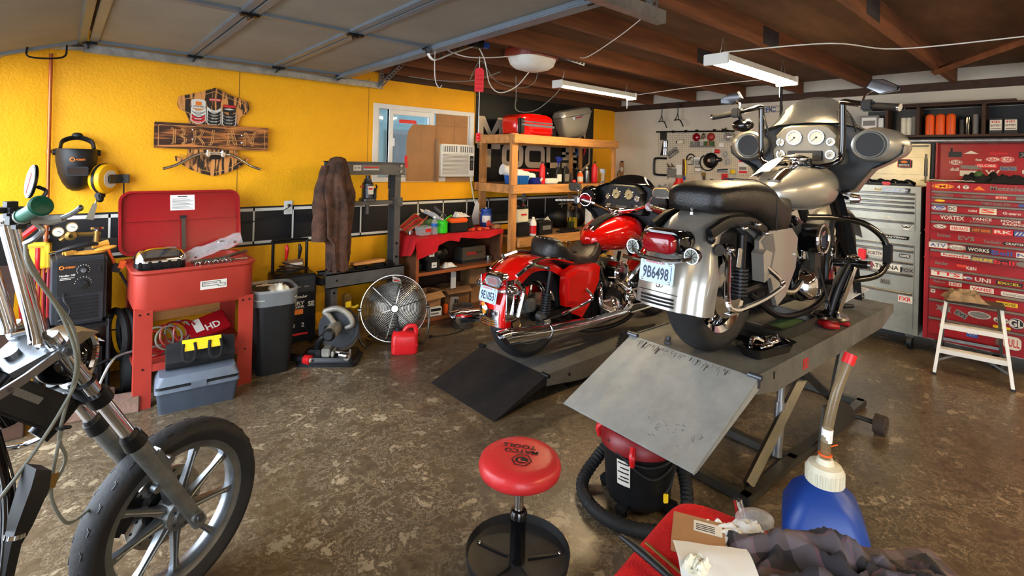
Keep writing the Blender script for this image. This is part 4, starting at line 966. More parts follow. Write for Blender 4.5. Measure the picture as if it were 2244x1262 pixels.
# chop saw
cs = thing('chop_saw','old abrasive chop saw with black steel base and grey motor','chop saw',(1.58,3.77,0),R(-38))
b = MB('black_metal'); b.loft([[(x,y,z) for x,y in rrect(w,d_,.04,4)] for w,d_,z in ((.44,.27,.0),(.44,.27,.02),(.40,.24,.035),(.39,.23,.06))]); b.build('base',cs)
b = MB('dark_plastic'); b.cyl((.06,-.018,.25),(.06,.018,.25),.15,n=40); b.cyl((.06,-.024,.25),(.06,.024,.25),.12,n=32); b.m('rust'); b.cyl((.06,-.004,.22),(.06,.004,.22),.152,n=40); b.build('blade_guard',cs)
b = MB('cast_grey'); b.cyl((.04,-.03,.26),(.04,-.20,.26),.052,.048,n=20); b.m('black_plastic'); b.cyl((.04,-.20,.26),(.04,-.225,.26),.048,.03,n=20); b.cyl((.01,-.15,.285),(.0,-.155,.30),.016,n=10); b.build('motor',cs)
b = MB('cast_grey'); b.tube([(.04,-.06,.30),(.0,-.07,.36),(-.03,-.07,.39),(.06,-.06,.41),(.14,-.05,.36),(.17,-.05,.29),(.12,-.05,.26)],[.018,.02,.02,.022,.022,.02,.016],n=10); b.build('handle',cs)
b = MB('black_metal'); b.tube([(-.10,-.02,.05),(-.08,-.02,.15),(.02,-.02,.24)],.025,n=8); b.bx(-.15,-.05,-.07,.03,.05,.10,.008); b.build('arm',cs)
b = MB('cast_grey'); b.bx(.03,.05,-.10,.02,.06,.10,.004); b.cyl((.05,-.06,.085),(.17,-.08,.075),.010,n=8); b.bx(-.04,.02,-.10,.0,.06,.12,.006); b.cyl((.15,-.13,.07),(.15,-.08,.07),.024,n=12); b.cyl((.17,-.10,.03),(.17,-.10,.12),.006,n=6); b.m('chrome_worn'); b.cyl((.10,-.12,.085),(.16,-.14,.085),.02,n=12); b.build('vise',cs)
b = MB('black_plastic'); b.tube([(.0,0,.02),(.05,.02,.02),(.10,.02,.02)],[.012,.022,.02],n=8); b.solo('extension_plug','black plug lying in front of the chop saw','plug',(1.47,3.73,0),R(-40))
# floor fan
fn = thing('floor_fan','large round chrome wire floor fan tilted back on a bent stand','fan',(2.15,3.84,.279),R(0))
TF = Matrix.Rotation(R(-26),4,'Z') @ Matrix.Rotation(R(-12),4,'X') @ Matrix.Scale(.90,4)
def cage(sy,nm):
    q = MB('chrome_worn'); q.T = TF
    for k in range(19):
        r_ = .045 + .0135 * k * (1 + .0); d_ = .085 * math.sqrt(max(0,1 - (r_ / .305) ** 2)) * .9 + .01
        q.torus((0,sy * d_,0),(0,1,0),r_,.0029,40,4)
    for k in range(6):
        a = R(15 + 60 * k); q.tube([(math.cos(a) * r_ * 1.0,sy * (.085 * math.sqrt(max(0,1 - (r_ / .305) ** 2)) * .9 + .013),math.sin(a) * r_) for r_ in (.04,.12,.2,.27,.30)],.0036,n=5)
    q.cyl((0,sy * .09,0),(0,sy * .10,0),.030,n=24)
    q.build(nm,fn)
cage(-1,'front_guard'); cage(1,'rear_guard')
b = MB('chrome_worn'); b.T = TF; b.torus((0,0,0),(0,1,0),.302,.0045,48,6,rz=.014); b.build('rim',fn)
b = MB('steel_dark'); b.T = TF
for k in range(3):
    a0 = 120 * k; b.sheet(lambda u,v: ((.05 + .19 * u) * math.cos(R(a0 + (v - .5) * (60 + 25 * u))),.045 * (v - .5) * 1.6,(.05 + .19 * u) * math.sin(R(a0 + (v - .5) * (60 + 25 * u)))),8,8,.002)
b.cyl((0,-.03,0),(0,.03,0),.05,n=20); b.build('blade',fn)
b = MB('black_metal'); b.T = TF; b.cyl((0,.03,0),(0,.14,0),.06,n=20); b.build('motor',fn)
b = MB('sticker_white'); b.T = TF; b.prism([(-.02,.24),(.06,.22),(.05,.27),(-.02,.29)],-.04,-.036,'xz'); b.m('ink_red'); b.prism([(-.01,.25),(.05,.235),(.045,.25),(-.01,.265)],-.042,-.040,'xz'); b.build('label',fn)
b = MB('chrome_worn'); b.T = Matrix.Rotation(R(-26),4,'Z') @ Matrix.Scale(.905,4)
for s_ in (-1,1): b.tube([(s_ * .31,0,0),(s_ * .32,-.04,-.10),(s_ * .30,-.10,-.24),(s_ * .25,-.16,-.292)],.011,n=8); b.cyl((s_ * .295,0,0),(s_ * .325,0,0),.02,n=10)
b.tube([(-.25,-.16,-.292),(-.2,.0,-.294),(-.22,.14,-.294),(.22,.14,-.294),(.2,0,-.294),(.25,-.16,-.292)],.011,n=8); b.build('stand',fn)
# gas can
gc = thing('gas_can','small red plastic gas can with black spout on the floor before the fan','gas can',(2.10,3.57,0),R(-30))
b = MB('plastic_red')
b.loft([[(x,y,z) for x,y in rrect(w,d_,.03,4,cx)] for w,d_,cx,z in ((.19,.12,0,0),(.205,.135,0,.01),(.205,.135,0,.13),(.19,.12,0,.15),(.12,.08,-.03,.17),(.06,.06,-.055,.175))])
b.bx(-.105,.105,-.069,.069,.068,.075,.003)
b.tube([(-.01,0,.165),(.02,0,.20),(.07,0,.205),(.088,0,.17),(.085,0,.13)],[.016,.018,.018,.018,.02],n=8); b.build('body',gc)
b = MB('black_plastic'); b.lathe([(.03,.165),(.03,.20),(.02,.205),(.001,.205)],(-.055,0,0),(0,0,1),16); b.tube([(-.055,0,.20),(-.06,0,.24),(-.065,0,.29)],[.012,.009,.008],n=8); b.build('spout',gc)
b = MB('black_plastic'); b.tube([(0,0,.006),(.15,-.05,.006),(.32,-.02,.006),(.42,.12,.006),(.38,.25,.006)],.005,n=6); b.bx(-.03,.0,-.012,.012,0,.02,.004); b.solo('fan_cord','black fan cord curling on the floor in front of the bookcase','cord',(2.46,3.72,0))

# ---------------------------------------------------------------- window clutter
b = MB('cardboard'); b.prism([(-.17,-.29),(.17,-.29),(.17,.29),(-.10,.285),(-.15,.22),(-.17,.12)],-.006,0,'xz'); b.bx(-.002,.0,-.0072,-.006,-.29,.28)
b.solo('cardboard_sheet','tan cardboard taped over the middle window pane','cardboard',(2.775,WY - .015,1.605))
b = MB('cardboard'); b.bx(-.21,.21,-.004,0,-.18,.18); b.m('cardboard_dark'); b.bx(-.21,.21,-.0048,-.0042,.015,.018); b.bx(.03,.033,-.0048,-.0042,-.18,.18)
b.solo('cardboard_sheet','creased cardboard filling the window above the air conditioner','cardboard',(3.165,WY + .004,1.88))
for (x,z,w,h,l) in ((2.61,1.91,.19,.035,'red tape strip at the top left corner of the window cardboard'),(2.60,1.51,.03,.12,'short red tape piece on the left edge of the window cardboard')):
    b = MB('tape_red'); b.prism([(-w / 2,-h / 2),(w / 2 + .01,-h / 2 + .0),(w / 2,h / 2),(-w / 2,h / 2)],-.0015,0,'xz'); b.solo('tape',l,'tape',(x,WY - .0225,z))
b = MB('paper'); b.sheet(lambda u,v: ((u - .5) * .42,-v * .07,.004 + .012 * nz(u * 4,v * 2,1) + .03 * (u > .9) * 0),12,4,.002); b.solo('paper_sheet','crumpled white paper lying on the window sill','paper',(2.47,YW + .05,WZ0 + .05),group=None)
ac = thing('air_conditioner','small white window air conditioner with horizontal vents','air conditioner',(3.185,WY - .03,1.36))
b = MB('cream_plastic'); b.bx(-.22,.22,-.06,.30,0,.345,.012); b.build('housing',ac)
b = MB('white_plastic'); b.bx(-.215,.215,-.075,-.06,.005,.34,.006); b.build('front_panel',ac)
b = MB('sticker_grey'); b.bx(-.20,.20,-.0765,-.0745,.262,.325); b.m('white_plastic')
for k in range(14): b.box((-.19 + k * .029,-.079,.293),(.008,.008,.06),rot=(0,0,R(30)))
b.bx(-.012,.012,-.082,-.075,.26,.328); b.build('air_outlet',ac)
b = MB('sticker_grey'); b.bx(-.20,.135,-.0765,-.0745,.02,.245); b.m('white_plastic')
for k in range(16): b.bx(-.20,.135,-.083,-.076,.022 + k * .0142,.030 + k * .0142)
b.build('intake_grille',ac)
b = MB('black_plastic'); b.bx(.150,.20,-.078,-.0745,.07,.225,.002); b.m('sticker_grey'); b.bx(.158,.192,-.079,-.0775,.175,.20)
for k in range(3): b.bx(.165,.185,-.079,-.0775,.09 + k * .025,.10 + k * .025)
b.build('control_strip',ac)
b = MB('cardboard'); b.bx(-.235,-.222,-.06,.0,-.05,.40); b.bx(-.1,.22,-.01,.0,-.055,-.002); b.solo('cardboard_strip','narrow cardboard strips around the air conditioner','cardboard',(3.185,WY - .015,1.36))
b = MB('cream_plastic'); b.tube([(0,0,0),(.02,-.01,-.12),(.05,-.03,-.28),(.10,-.10,-.42),(.13,-.2,-.46)],.007,n=6); b.solo('ac_power_cord','cream power cord hanging from the air conditioner to the bookcase','cord',(3.38,WY - .06,1.36))

# shop banner
bn = thing('shop_banner','black shop banner with large pale lettering and hexagon mark','banner',(0,0,0))
b = MB('sticker_black'); b.sheet(lambda u,v: (3.475 + u * 2.06,WY - .005 + .003 * math.sin(u * 23),1.20 + v * 1.10),30,4,.002); b.m('brass')
for (x,z) in ((3.49,1.22),(3.49,2.27),(4.1,2.27),(4.8,2.27),(5.51,2.27)): b.torus((x,WY - .011,z),(0,1,0),.008,.002,12,5)
b.build('sheet',bn)
b = MB('sand_logo')
def blocky(bb,ch,x,z,w,h,t,y=WY - .0165):
    def bar(a0,a1,c0,c1): bb.bx(x + a0 * w,x + a1 * w,y,y + .001,z + c0 * h,z + c1 * h)
    tx,tz = t / w,t / h
    if ch == 'T': bar(0,1,1 - tz,1); bar(.5 - tx / 2,.5 + tx / 2,0,1)
    if ch == 'O':
        oo = rrect(w,h,t * 1.2,4,x + w / 2,z + h / 2); ii = rrect(w - 2 * t,h - 2 * t,t * .3,4,x + w / 2,z + h / 2)
        bb.rings([[(a,yy,c) for a,c in q] for q,yy in ((oo,y + .001),(oo,y),(ii,y),(ii,y + .001))],False,False)
    if ch == 'L': bar(0,tx,0,1); bar(0,1,0,tz)
    if ch == 'S': bar(0,1,0,tz); bar(0,1,1 - tz,1); bar(0,1,.5 - tz / 2,.5 + tz / 2); bar(0,tx,.5,1); bar(1 - tx,1,0,.5)
    if ch == 'C': bar(0,1,0,tz); bar(0,1,1 - tz,1); bar(0,tx,0,1)
    if ch == 'M': bb.prism([(x,z),(x,z + h),(x + t * 1.2,z + h),(x + w / 2,z + h * .35),(x + w - t * 1.2,z + h),(x + w,z + h),(x + w,z),(x + w - t,z),(x + w - t,z + h * .6),(x + w / 2 + .01,z + .02),(x + w / 2 - .01,z + .02),(x + t,z + h * .6),(x + t,z)],y,y + .001,'xz')
    if ch == 'A': bb.prism([(x,z),(x + w * .36,z + h),(x + w * .64,z + h),(x + w,z),(x + w - t * 1.1,z),(x + w * .78,z + h * .25),(x + w * .3,z + h * .25),(x + w * .36,z + h * .42),(x + w * .62,z + h * .42),(x + w * .5,z + h * .8),(x + t * 1.1,z)],y,y + .001,'xz')
x = 3.51
for ch,w in zip('MATCO',(.38,.38,.33,.30,.32)): blocky(b,ch,x,1.77,w,.27,.075); x += w + .035
x = 3.50
for ch,w in zip('TOOLS',(.34,.34,.34,.26,.29)): blocky(b,ch,x,1.465,w,.28,.07); x += w + .03
b.build('lettering',bn)
b = MB('sand_logo'); hx = [(5.27 + .24 * math.cos(R(60 * k + 30)) * .95,1.66 + .27 * math.sin(R(60 * k + 30))) for k in range(6)]; hi = [(5.27 + (p - 5.27) * .84,1.66 + (q - 1.66) * .84) for p,q in hx]
b.rings([[(a,yy,c) for a,c in q] for q,yy in ((hx,WY - .0155),(hx,WY - .0165),(hi,WY - .0165),(hi,WY - .0155))],False,False)
b.m('blue_bin'); b.prism([(5.13,1.80),(5.22,1.82),(5.24,1.62),(5.17,1.64)],WY - .0165,WY - .0155,'xz'); b.m('tape_red'); b.prism([(5.22,1.58),(5.31,1.62),(5.30,1.50)],WY - .0165,WY - .0155,'xz'); b.prism([(5.34,1.84),(5.42,1.78),(5.33,1.62)],WY - .0165,WY - .0155,'xz')
b.build('hexagon_mark',bn)
# ---------------------------------------------------------------- pine shelving and bookcase with their things
su = thing('shelving_unit','tall pine lumber shelving unit in front of the shop banner','shelf',(0,0,0))
SX0,SX1,SY0,SY1 = 3.46,5.20,3.86,4.44
for (x,y) in ((SX0,SY0),(SX0 + .03,SY1 - .04),(SX1 - .04,SY0),(SX1 - .04,SY1 - .04),(4.97,SY1 - .04)):
    b = MB('pine_up'); b.bx(x,x + .04 if x > 4 else x + .085,y,y + .038,0,1.83,.002); b.build('post',su)
for z,x0 in ((1.82,SX0),(1.30,SX0),(.745,3.56)):
    b = MB('pine'); b.bx(x0,SX1,SY0 - .038,SY0 - .001,z - .09,z,.002); b.build('front_rail',su)
    b = MB('pine'); b.bx(x0,SX1,SY1 - .001,SY1 + .035,z - .09,z,.002); b.build('back_rail',su)
    for xa in (x0,SX1 - .038): b = MB('pine'); b.bx(xa,xa + .038,SY0 + .04,SY1 - .045,z - .09,z,.002); b.build('side_rail',su)
    b = MB('sheathing'); b.bx(x0 + .04,SX1 - .04,SY0 - .001,SY1 - .001,z - .016,z - .001); b.build('shelf_board',su)
T1,T2,T3 = 1.8205,1.3005,.7455

# saddlebags and red tour trunk on the top shelf
def saddlebag(name,label,x,y,rz,tilt):
    t = thing(name,label,'saddlebag',(x,y,T1 + .035),group='silver saddlebags',rot=(0,R(tilt),R(rz)))
    b = MB('silver_paint')
    secs = []
    for (z,w,d_,o) in ((0,.30,.13,.0),(.02,.34,.16,.0),(.12,.42,.19,.02),(.24,.50,.21,.04)):
        secs.append([(p + o,q,z) for p,q in rrect(w,d_,.05,5)])
    b.loft(secs); b.build('body',t)
    b = MB('silver_paint'); b.loft([[(p + .045,q,z) for p,q in rrect(w,d_,.06,5)] for z,w,d_ in ((.245,.515,.22),(.27,.515,.22),(.31,.48,.19),(.325,.40,.13))]); b.build('lid',t)
    b = MB('chrome'); b.bx(-.05,.12,-.117,-.108,.20,.235,.004); b.m('tail_red'); b.bx(-.02,.09,-.121,-.116,.21,.225,.003); b.build('latch',t)
    return t
saddlebag('saddlebag','silver motorcycle saddlebag with chrome latch lying on the top pine shelf',4.60,4.06,-4,-12)
saddlebag('saddlebag','silver motorcycle saddlebag at the right end behind the other one',4.92,4.30,-4,-20)
rt = thing('red_saddlebags','glossy red motorcycle bag pair with chrome strips on the top pine shelf','saddlebag',(3.90,4.10,T1),R(4))
b = MB('red_paint'); b.loft([[(p,q,z) for p,q in rrect(w,.30,.06,5)] for z,w in ((0,.50),(.02,.56),(.10,.58),(.19,.57),(.22,.50),(.235,.36))]); b.build('shell',rt)
b = MB('chrome'); b.bx(-.27,.28,-.158,-.145,.10,.125,.004); b.bx(-.27,.25,-.158,-.145,.14,.155,.004); b.m('black_plastic'); b.bx(-.29,-.20,-.155,-.10,.0,.20,.02); b.m('red_paint'); b.ell((.06,-.15,.045),(.20,.02,.035),20,8); b.m('sticker_grey'); b.bx(-.05,.12,-.10,.0,.235,.245,.002); b.build('trim_strips',rt)

def bottle(name,label,x,y,z,r,h,mat,cap='black_plastic',neck=.3,cat='bottle',group=None,lbl=None,sq=False,rz=0):
    t = thing(name,label,cat,(x,y,z),rz,group)
    q = MB(mat)
    if sq: q.loft([[(a,c,zz) for a,c in rrect(w * 2,d_ * 2,min(w,d_) * .5,4)] for w,d_,zz in ((r,r * .55,0),(r,r * .55,h * .7),(r * .75,r * .4,h * .85),(r * .3,r * .3,h * .93),(r * .3,r * .3,h * .97))])
    else: q.lathe([(.001,0),(r * .95,0),(r,.006),(r,h * (.75 - neck * .3)),(r * .85,h * .78),(r * .38,h * .88),(r * .38,h * .93),(.001,h * .93)],(0,0,0),(0,0,1),18)
    q.build('body',t)
    q = MB(cap); q.lathe([(r * .42,h * .91),(r * .42,h),(.001,h)],(0,0,0),(0,0,1),14); q.build('cap',t)
    if lbl:
        q = MB(lbl)
        if sq: q.bx(-r * .7,r * .7,-r * .56 - .001,-r * .55,h * .12,h * .55)
        else: q.lathe([(r + .0008,h * .12),(r + .0008,h * .55)],(0,0,0),(0,0,1),18,130,320)
        q.build('label',t)
    return t
# middle shelf
b = MB('paper'); b.T = Matrix.Rotation(R(14),4,'Y')
rs = []
for k in range(16):
    t = k / 15; rs.append([V((t * .40,(.055 + .006 * math.sin(k * 2.2)) * math.cos(a),.055 + (.055 + .006 * math.sin(k * 2.2 + 1)) * math.sin(a))) for a in [2 * PI * j / 16 for j in range(16)]])
b.rings(rs); b.solo('rolled_paper','rolled bundle of wrapping paper lying between the left posts','paper roll',(3.50,4.08,T2 + .10),R(-12))
b = MB('blue_bin'); b.frus(rrect(.22,.14,.015,3),0,rrect(.24,.16,.015,3),.09)
for k in range(6): b.bx(-.10 + k * .035,-.095 + k * .035,-.082,-.075,.01,.08)
b.solo('parts_bin','bright blue plastic parts bin between the two left posts','bin',(3.46,4.00,T2),0) if False else b.solo('parts_bin','bright blue plastic parts bin between the two left posts','bin',(3.67,4.01,T2),0)
b = MB('blue_deep'); b.frus(rrect(.15,.14,.01,3),0,rrect(.17,.16,.01,3),.07); b.m('sticker_white'); b.box((.02,-.082,.05),(.05,.003,.03),rot=(0,R(-30),0)); b.solo('parts_bin','small dark blue open bin just right of the front pine post','bin',(3.89,3.97,T2),R(15))
b = MB('black_plastic'); b.bx(-.14,.14,-.06,.06,0,.13,.006); b.m('plastic_red'); b.bx(-.17,.15,-.065,.065,.13,.155,.004); b.m('sticker_grey'); b.bx(-.09,-.02,-.062,-.06,.05,.12); b.solo('tool_case','black case with red lid behind the dark blue bin','case',(3.99,4.20,T2))
bottle('spray_bottle','tall red metal fuel bottle nearest the left posts',3.975,3.93,T2,.033,.245,'plastic_red',group=None)
b = MB('white_plastic'); b.bx(-.10,.10,-.04,.04,0,.06,.012); b.solo('white_tray','white plastic tray right of the red fuel bottle','tray',(4.10,3.93,T2))
b = MB('black_metal'); b.bx(-.06,.06,-.03,.03,0,.10,.01); b.m('chrome'); b.ell((-.04,-.02,.11),(.015,.015,.015)); b.ell((.045,-.02,.11),(.015,.015,.015)); b.solo('small_switch_box','small black and chrome part behind the white tray','part',(4.12,4.05,T2))
o1_ = bottle('oil_bottle','black oil bottle with cream label carrying the blue funnel',4.245,3.95,T2,.05,.19,'black_plastic','black_plastic',lbl='paper',sq=True)
b = MB('blue_deep'); b.lathe([(.005,0),(.008,.04),(.045,.10),(.047,.112),(.043,.11),(.006,.042)],(0,0,0),(.15,0,1),20); b.solo('funnel','blue plastic funnel standing in an oil bottle neck','funnel',(4.245,3.95,T2 + .185))
bottle('oil_bottle','plain dark brown oil bottle right of the funnel',4.375,3.95,T2,.048,.20,'black_plastic','black_plastic',sq=True,lbl='sticker_grey')
b = MB('glass_clear'); b.lathe([(.05,0),(.055,.12),(.05,.12),(.046,.006),(.001,.006)],(0,0,0),(0,0,1),20); b.solo('glass_jar','empty clear jar right of the oil bottles','jar',(4.50,4.02,T2))
b = MB('plastic_red'); b.lathe([(.001,0),(.025,0),(.022,.04),(.001,.045)],(0,0,0),(0,0,1),12); b.solo('red_stopper','small red bottle stopper on the middle shelf','cap',(4.47,3.90,T2))
bottle('glue_bottle','orange squeeze bottle on the middle shelf',4.66,3.97,T2,.036,.14,'orange','white_plastic',lbl='sticker_white')
bottle('aerosol_can','bare aluminium spray can on the middle shelf right end',4.78,3.97,T2,.033,.19,'alu','white_plastic',.2,'can')
bottle('spray_bottle','tall red metal fuel bottle at the right end of the middle shelf',4.90,3.95,T2,.038,.26,'plastic_red')
b = MB('black_plastic'); b.ell((0,0,.07),(.04,.04,.08)); b.solo('black_pouch','rounded black object behind the aluminium can','pouch',(4.84,4.16,T2 + .01))
b = MB('glass_clear'); b.bx(-.06,.06,-.05,.05,0,.17,.01); b.m('sticker_white'); b.bx(-.03,.03,-.053,-.0505,.02,.12); b.solo('clear_box','clear plastic box with white label at the right shelf end','box',(5.09,4.02,T2))
b = MB('black_metal')
for k in range(4): b.tube([(-.10 + k * .05,0,.01),(-.08 + k * .05,.02,.05),(-.05 + k * .05,.0,.01)],.012,n=6)
b.solo('metal_brackets','small dark metal brackets beside the clear jar','brackets',(4.60,4.15,T2))
# low shelf
def battery(label,x,y,z,w,d_,h,mat,lbl,rz=0):
    t = thing('battery',label,'battery',(x,y,z),rz)
    q = MB(mat); q.bx(-w / 2,w / 2,-d_ / 2,d_ / 2,0,h * .8,.006); q.build('case',t)
    q = MB('black_plastic'); q.bx(-w / 2 - .003,w / 2 + .003,-d_ / 2 - .003,d_ / 2 + .003,h * .8,h * .93,.005); q.m('chrome_worn'); q.bx(-w * .4,-w * .25,-d_ * .3,-d_ * .05,h * .93,h); q.bx(w * .25,w * .4,-d_ * .3,-d_ * .05,h * .93,h); q.build('lid',t)
    q = MB(lbl); q.bx(-w * .25,w * .35,-d_ / 2 - .0015,-d_ / 2,h * .35,h * .65)
    if lbl == 'sticker_white': q.m('ink_red'); q.bx(-w * .2,w * .3,-d_ / 2 - .0025,-d_ / 2 - .001,h * .4,h * .5)
    q.build('label',t); return t
battery('black motorcycle battery under the grey one on the low shelf',3.72,3.99,T3,.17,.12,.15,'black_plastic','sticker_black')
battery('grey motorcycle battery stacked on the black one',3.71,3.99,T3 + .1505,.16,.11,.175,'cream_plastic','sticker_white')
battery('low black battery with grey print right of the spray can',4.02,3.96,T3,.22,.13,.15,'black_plastic','sticker_grey',R(2))
bottle('aerosol_can','white and red cleaner spray can between the batteries',3.845,3.92,T3,.036,.20,'white_plastic','white_plastic',.15,'can',lbl='plastic_red')
b = MB('paper'); b.prism([(-.10,0),(.10,.0),(.13,.10),(.08,.17),(-.08,.09)],-.0015,.0015,'xz'); b.solo('paper_card','blank cream card leaning behind the low black battery','card',(4.17,4.06,T3 + .002),rot=(R(-12),0,0))
b = crumple(.22,.18,.12,21,18,14,.004,'cream_plastic'); b.solo('shop_cloth','cream cloth bundle behind the spray can','cloth',(3.93,4.2,T3))
b = MB('black_plastic'); b.ell((0,0,.12),(.20,.14,.13),24,14,rot=(0,R(14),0)); b.solo('duffel_bag','dark rounded duffel bag at the back of the low shelf','bag',(4.60,4.25,T3 - .005))
b = MB('black_plastic'); b.ell((0,0,.11),(.13,.12,.12),24,14); b.solo('helmet_bag','round black bag at the right end of the low shelf','bag',(4.93,4.25,T3 - .002))
tt = thing('clear_tube','tall clear plastic container with yellow contents','container',(4.57,4.0,T3))
b = MB('glass_clear'); b.bx(-.055,.055,-.04,.04,0,.28,.008); b.build('tube',tt)
b = MB('yellow_plastic'); b.bx(.0,.045,-.03,.03,.01,.15,.006); b.m('green_cloth'); b.bx(-.045,-.01,-.03,.03,.01,.10,.006); b.build('contents',tt)
b = MB('white_plastic'); b.bx(-.045,.045,-.04,.04,0,.25,.003); b.m('sticker_blue'); b.text('OIL FILTER',(0,-.042,.12),(0,0,1),(-1,0,0),.03,.16); b.solo('white_carton','tall white carton with blue writing on the low shelf','carton',(4.87,3.98,T3))
bottle('additive_bottle','red bottle with white cap at the right end of the low shelf',5.05,3.98,T3,.042,.17,'plastic_red','white_plastic')
b = MB('black_plastic'); b.bx(-.15,.15,-.05,.05,0,.02,.004); b.m('chrome_worn')
for k in range(8): b.cyl((-.12 + k * .032,-.01,.03),(-.12 + k * .032,.02 + .01 * (k % 3),.04),.012,n=8)
b.solo('socket_tray','flat black tray of loose chrome sockets on the low shelf front','tray',(4.40,3.91,T3))
b = MB('orange_red'); b.prism([(-.03,-.06),(.03,-.06),(.012,.07),(-.012,.07)],-.01,.01,'xz'); b.m('sticker_grey'); b.bx(-.02,.02,-.02,.02,.10,.19,.004); b.m('cable_grey'); b.tube([(0,0,.10),(-.005,0,.06)],.006,n=6); b.solo('hanging_plug','grey outlet block with red triangular tag on the wall below the middle shelf','plug',(4.23,WY - .02,.96))
# bookcase
bk = thing('bookcase','low brown wooden bookcase full of boxes under a red towel','bookcase',(0,0,0))
BX0,BX1,BY0,BY1,BZ = 2.43,3.455,3.97,4.40,.83
b = MB('brown_wood'); b.bx(BX0,BX0 + .03,BY0,BY1,0,BZ - .03); b.m('brown_wood_edge'); b.bx(BX0,BX0 + .03,BY0 - .004,BY0,0,BZ - .03); b.build('side_panel',bk)
b = MB('brown_wood'); b.bx(BX1 - .03,BX1,BY0,BY1,0,BZ - .03); b.m('brown_wood_edge'); b.bx(BX1 - .03,BX1,BY0 - .004,BY0,0,BZ - .03); b.build('side_panel',bk)
for z,nm in ((BZ,'top'),(.505,'shelf'),(.075,'shelf')):
    b = MB('brown_wood'); b.bx(BX0 if nm == 'top' else BX0 + .03,BX1 if nm == 'top' else BX1 - .03,BY0,BY1,z - .028,z); b.m('brown_wood_edge'); b.bx(BX0 if nm == 'top' else BX0 + .03,BX1 if nm == 'top' else BX1 - .03,BY0 - .005,BY0,z - .028,z); b.build(nm,bk)
b = MB('brown_wood'); b.bx(BX0 + .03,BX1 - .03,BY0 + .005,BY0 + .02,0,.046); b.build('kick_board',bk)
b = MB('dark_wood'); b.bx(BX0 + .03,BX1 - .03,BY1 - .008,BY1,.0,BZ - .03); b.build('back_panel',bk)
tw = MB('towel_red')
def tf(u,v):
    # u: along x from -.2 to full, v: front hang -> back
    x = BX0 - .17 + u * (BX1 - BX0 + .25); y = BY0 - .03 + v * (BY1 - BY0 + .02)
    z = BZ + .006 + .004 * nz(u * 14,v * 6,1)
    if v < .12:
        drop = (.06 + .09 * abs(math.sin(u * 5.2 + 1.0)) ** 2) * (1 if u < .5 else .45) + (.05 if u < .30 else 0)
        t = (.12 - v) / .12; z -= drop * t; y = BY0 - .012 - .016 * t - .014 * math.sin(u * 26) * t
    if x < BX0 - .004:
        t = (BX0 - x) / .17; z = BZ + .006 - .03 - .20 * t * (.6 + .5 * v); x = BX0 - .02 - .045 * t - .012 * math.sin(v * 16)
    if x > BX1 + .004:
        t = (x - BX1) / .08; z = BZ - .09 * t; x = BX1 + .012
        y = BY0 + .01 + v * (BY1 - BY0 - .06)
    return (x,y,z)
tw.sheet(tf,90,36,.006); tw.solo('red_towel','red terry towel covering the bookcase top and hanging over its edge','towel')
TT = BZ + .014
random.seed(5)
b = MB('washer_lid')
for k in range(13):
    a = k * .37; b.m(['washer_lid','orange_red','green_cloth','washer_lid','towel_red'][k % 5])
    b.tube([(-.16,-.06 + .01 * k,.01 + .004 * k),(-.06,-.04 + .01 * k,.05 + .006 * k),(.03,.0 + .008 * k,.07 + .008 * k),(.13,.03 + .006 * k,.06 + .007 * (12 - k))],.005,n=5,k=4)
b.m('green_cloth'); b.ell((.05,.1,.06),(.14,.07,.06),20,10); b.ell((.17,.08,.07),(.10,.06,.04),16,8)
b.solo('wire_bundle','heap of red and green wiring at the left end of the towel','wires',(2.58,4.20,TT))
b = MB('cream_plastic'); b.prism([(-.12,0),(-.1,.03),(.08,.16),(.10,.155),(-.05,.02)],-.01,.01,'xz'); b.solo('pale_bracket','long pale part leaning over the wire heap','part',(2.56,4.30,TT + .01))
b = MB('paper'); b.sheet(lambda u,v: ((u - .5) * .26,v * .14,.19 - .13 * u + .02 * math.sin(v * 7 + u * 5)),14,8,.002); b.m('blue_grey'); b.sheet(lambda u,v: (.03 + u * .14,.10 + v * .03,.21 - .10 * u + .02 * math.sin(v * 20)),10,6,.004); b.solo('paper_packet','creased paper and blue cloth propped on the green wires','paper',(2.83,4.22,TT))
tb2 = thing('plastic_tub','clear grey plastic tub with red print on the towel','tub',(2.53,4.02,TT),R(4))
b = MB('bag_clear'); b.frus(rrect(.11,.09,.015,3),0,rrect(.14,.11,.02,3),.08); b.build('body',tb2)
b = MB('ink_red'); b.bx(-.01,.05,-.054,-.05,.03,.06); b.build('print',tb2)
b = MB('bag_clear'); b.lathe([(.001,0),(.03,0),(.032,.01),(.028,.05),(.032,.09),(.028,.115),(.012,.14),(.012,.155)],(0,0,0),(0,0,1),16); b.m('blue_bin'); b.lathe([(.0325,.07),(.0325,.10)],(0,0,0),(0,0,1),16); b.m('white_plastic'); b.lathe([(.014,.15),(.014,.17),(.001,.17)],(0,0,0),(0,0,1),12); b.solo('water_bottle','small clear water bottle on the towel','bottle',(2.645,4.01,TT))
gcn = thing('green_canister','bright green open canister on the towel','canister',(2.755,4.05,TT))
b = MB('green_bright'); b.lathe([(.001,0),(.052,0),(.054,.01),(.054,.11),(.05,.112),(.048,.02),(.001,.02)],(0,0,0),(0,0,1),22); b.build('cup',gcn)
b = MB('green_bright'); b.tube([(.0,0,.08),(.05,0,.13),(.11,0,.16)],.006,n=6); b.m('galv'); b.tube([(-.03,0,.12),(0,0,.17),(.02,0,.12)],.004,n=6); b.build('handle',gcn)
b = MB('black_plastic'); b.bx(-.10,.10,-.06,.06,0,.09,.006); b.m('orange'); b.bx(-.10,.10,-.062,.062,.0905,.13,.012); b.m('sticker_grey'); b.ell((0,0,.131),(.05,.03,.004),14,4); b.solo('orange_lid_box','black box with tan orange lid on the towel','box',(2.925,4.05,TT),R(-2))
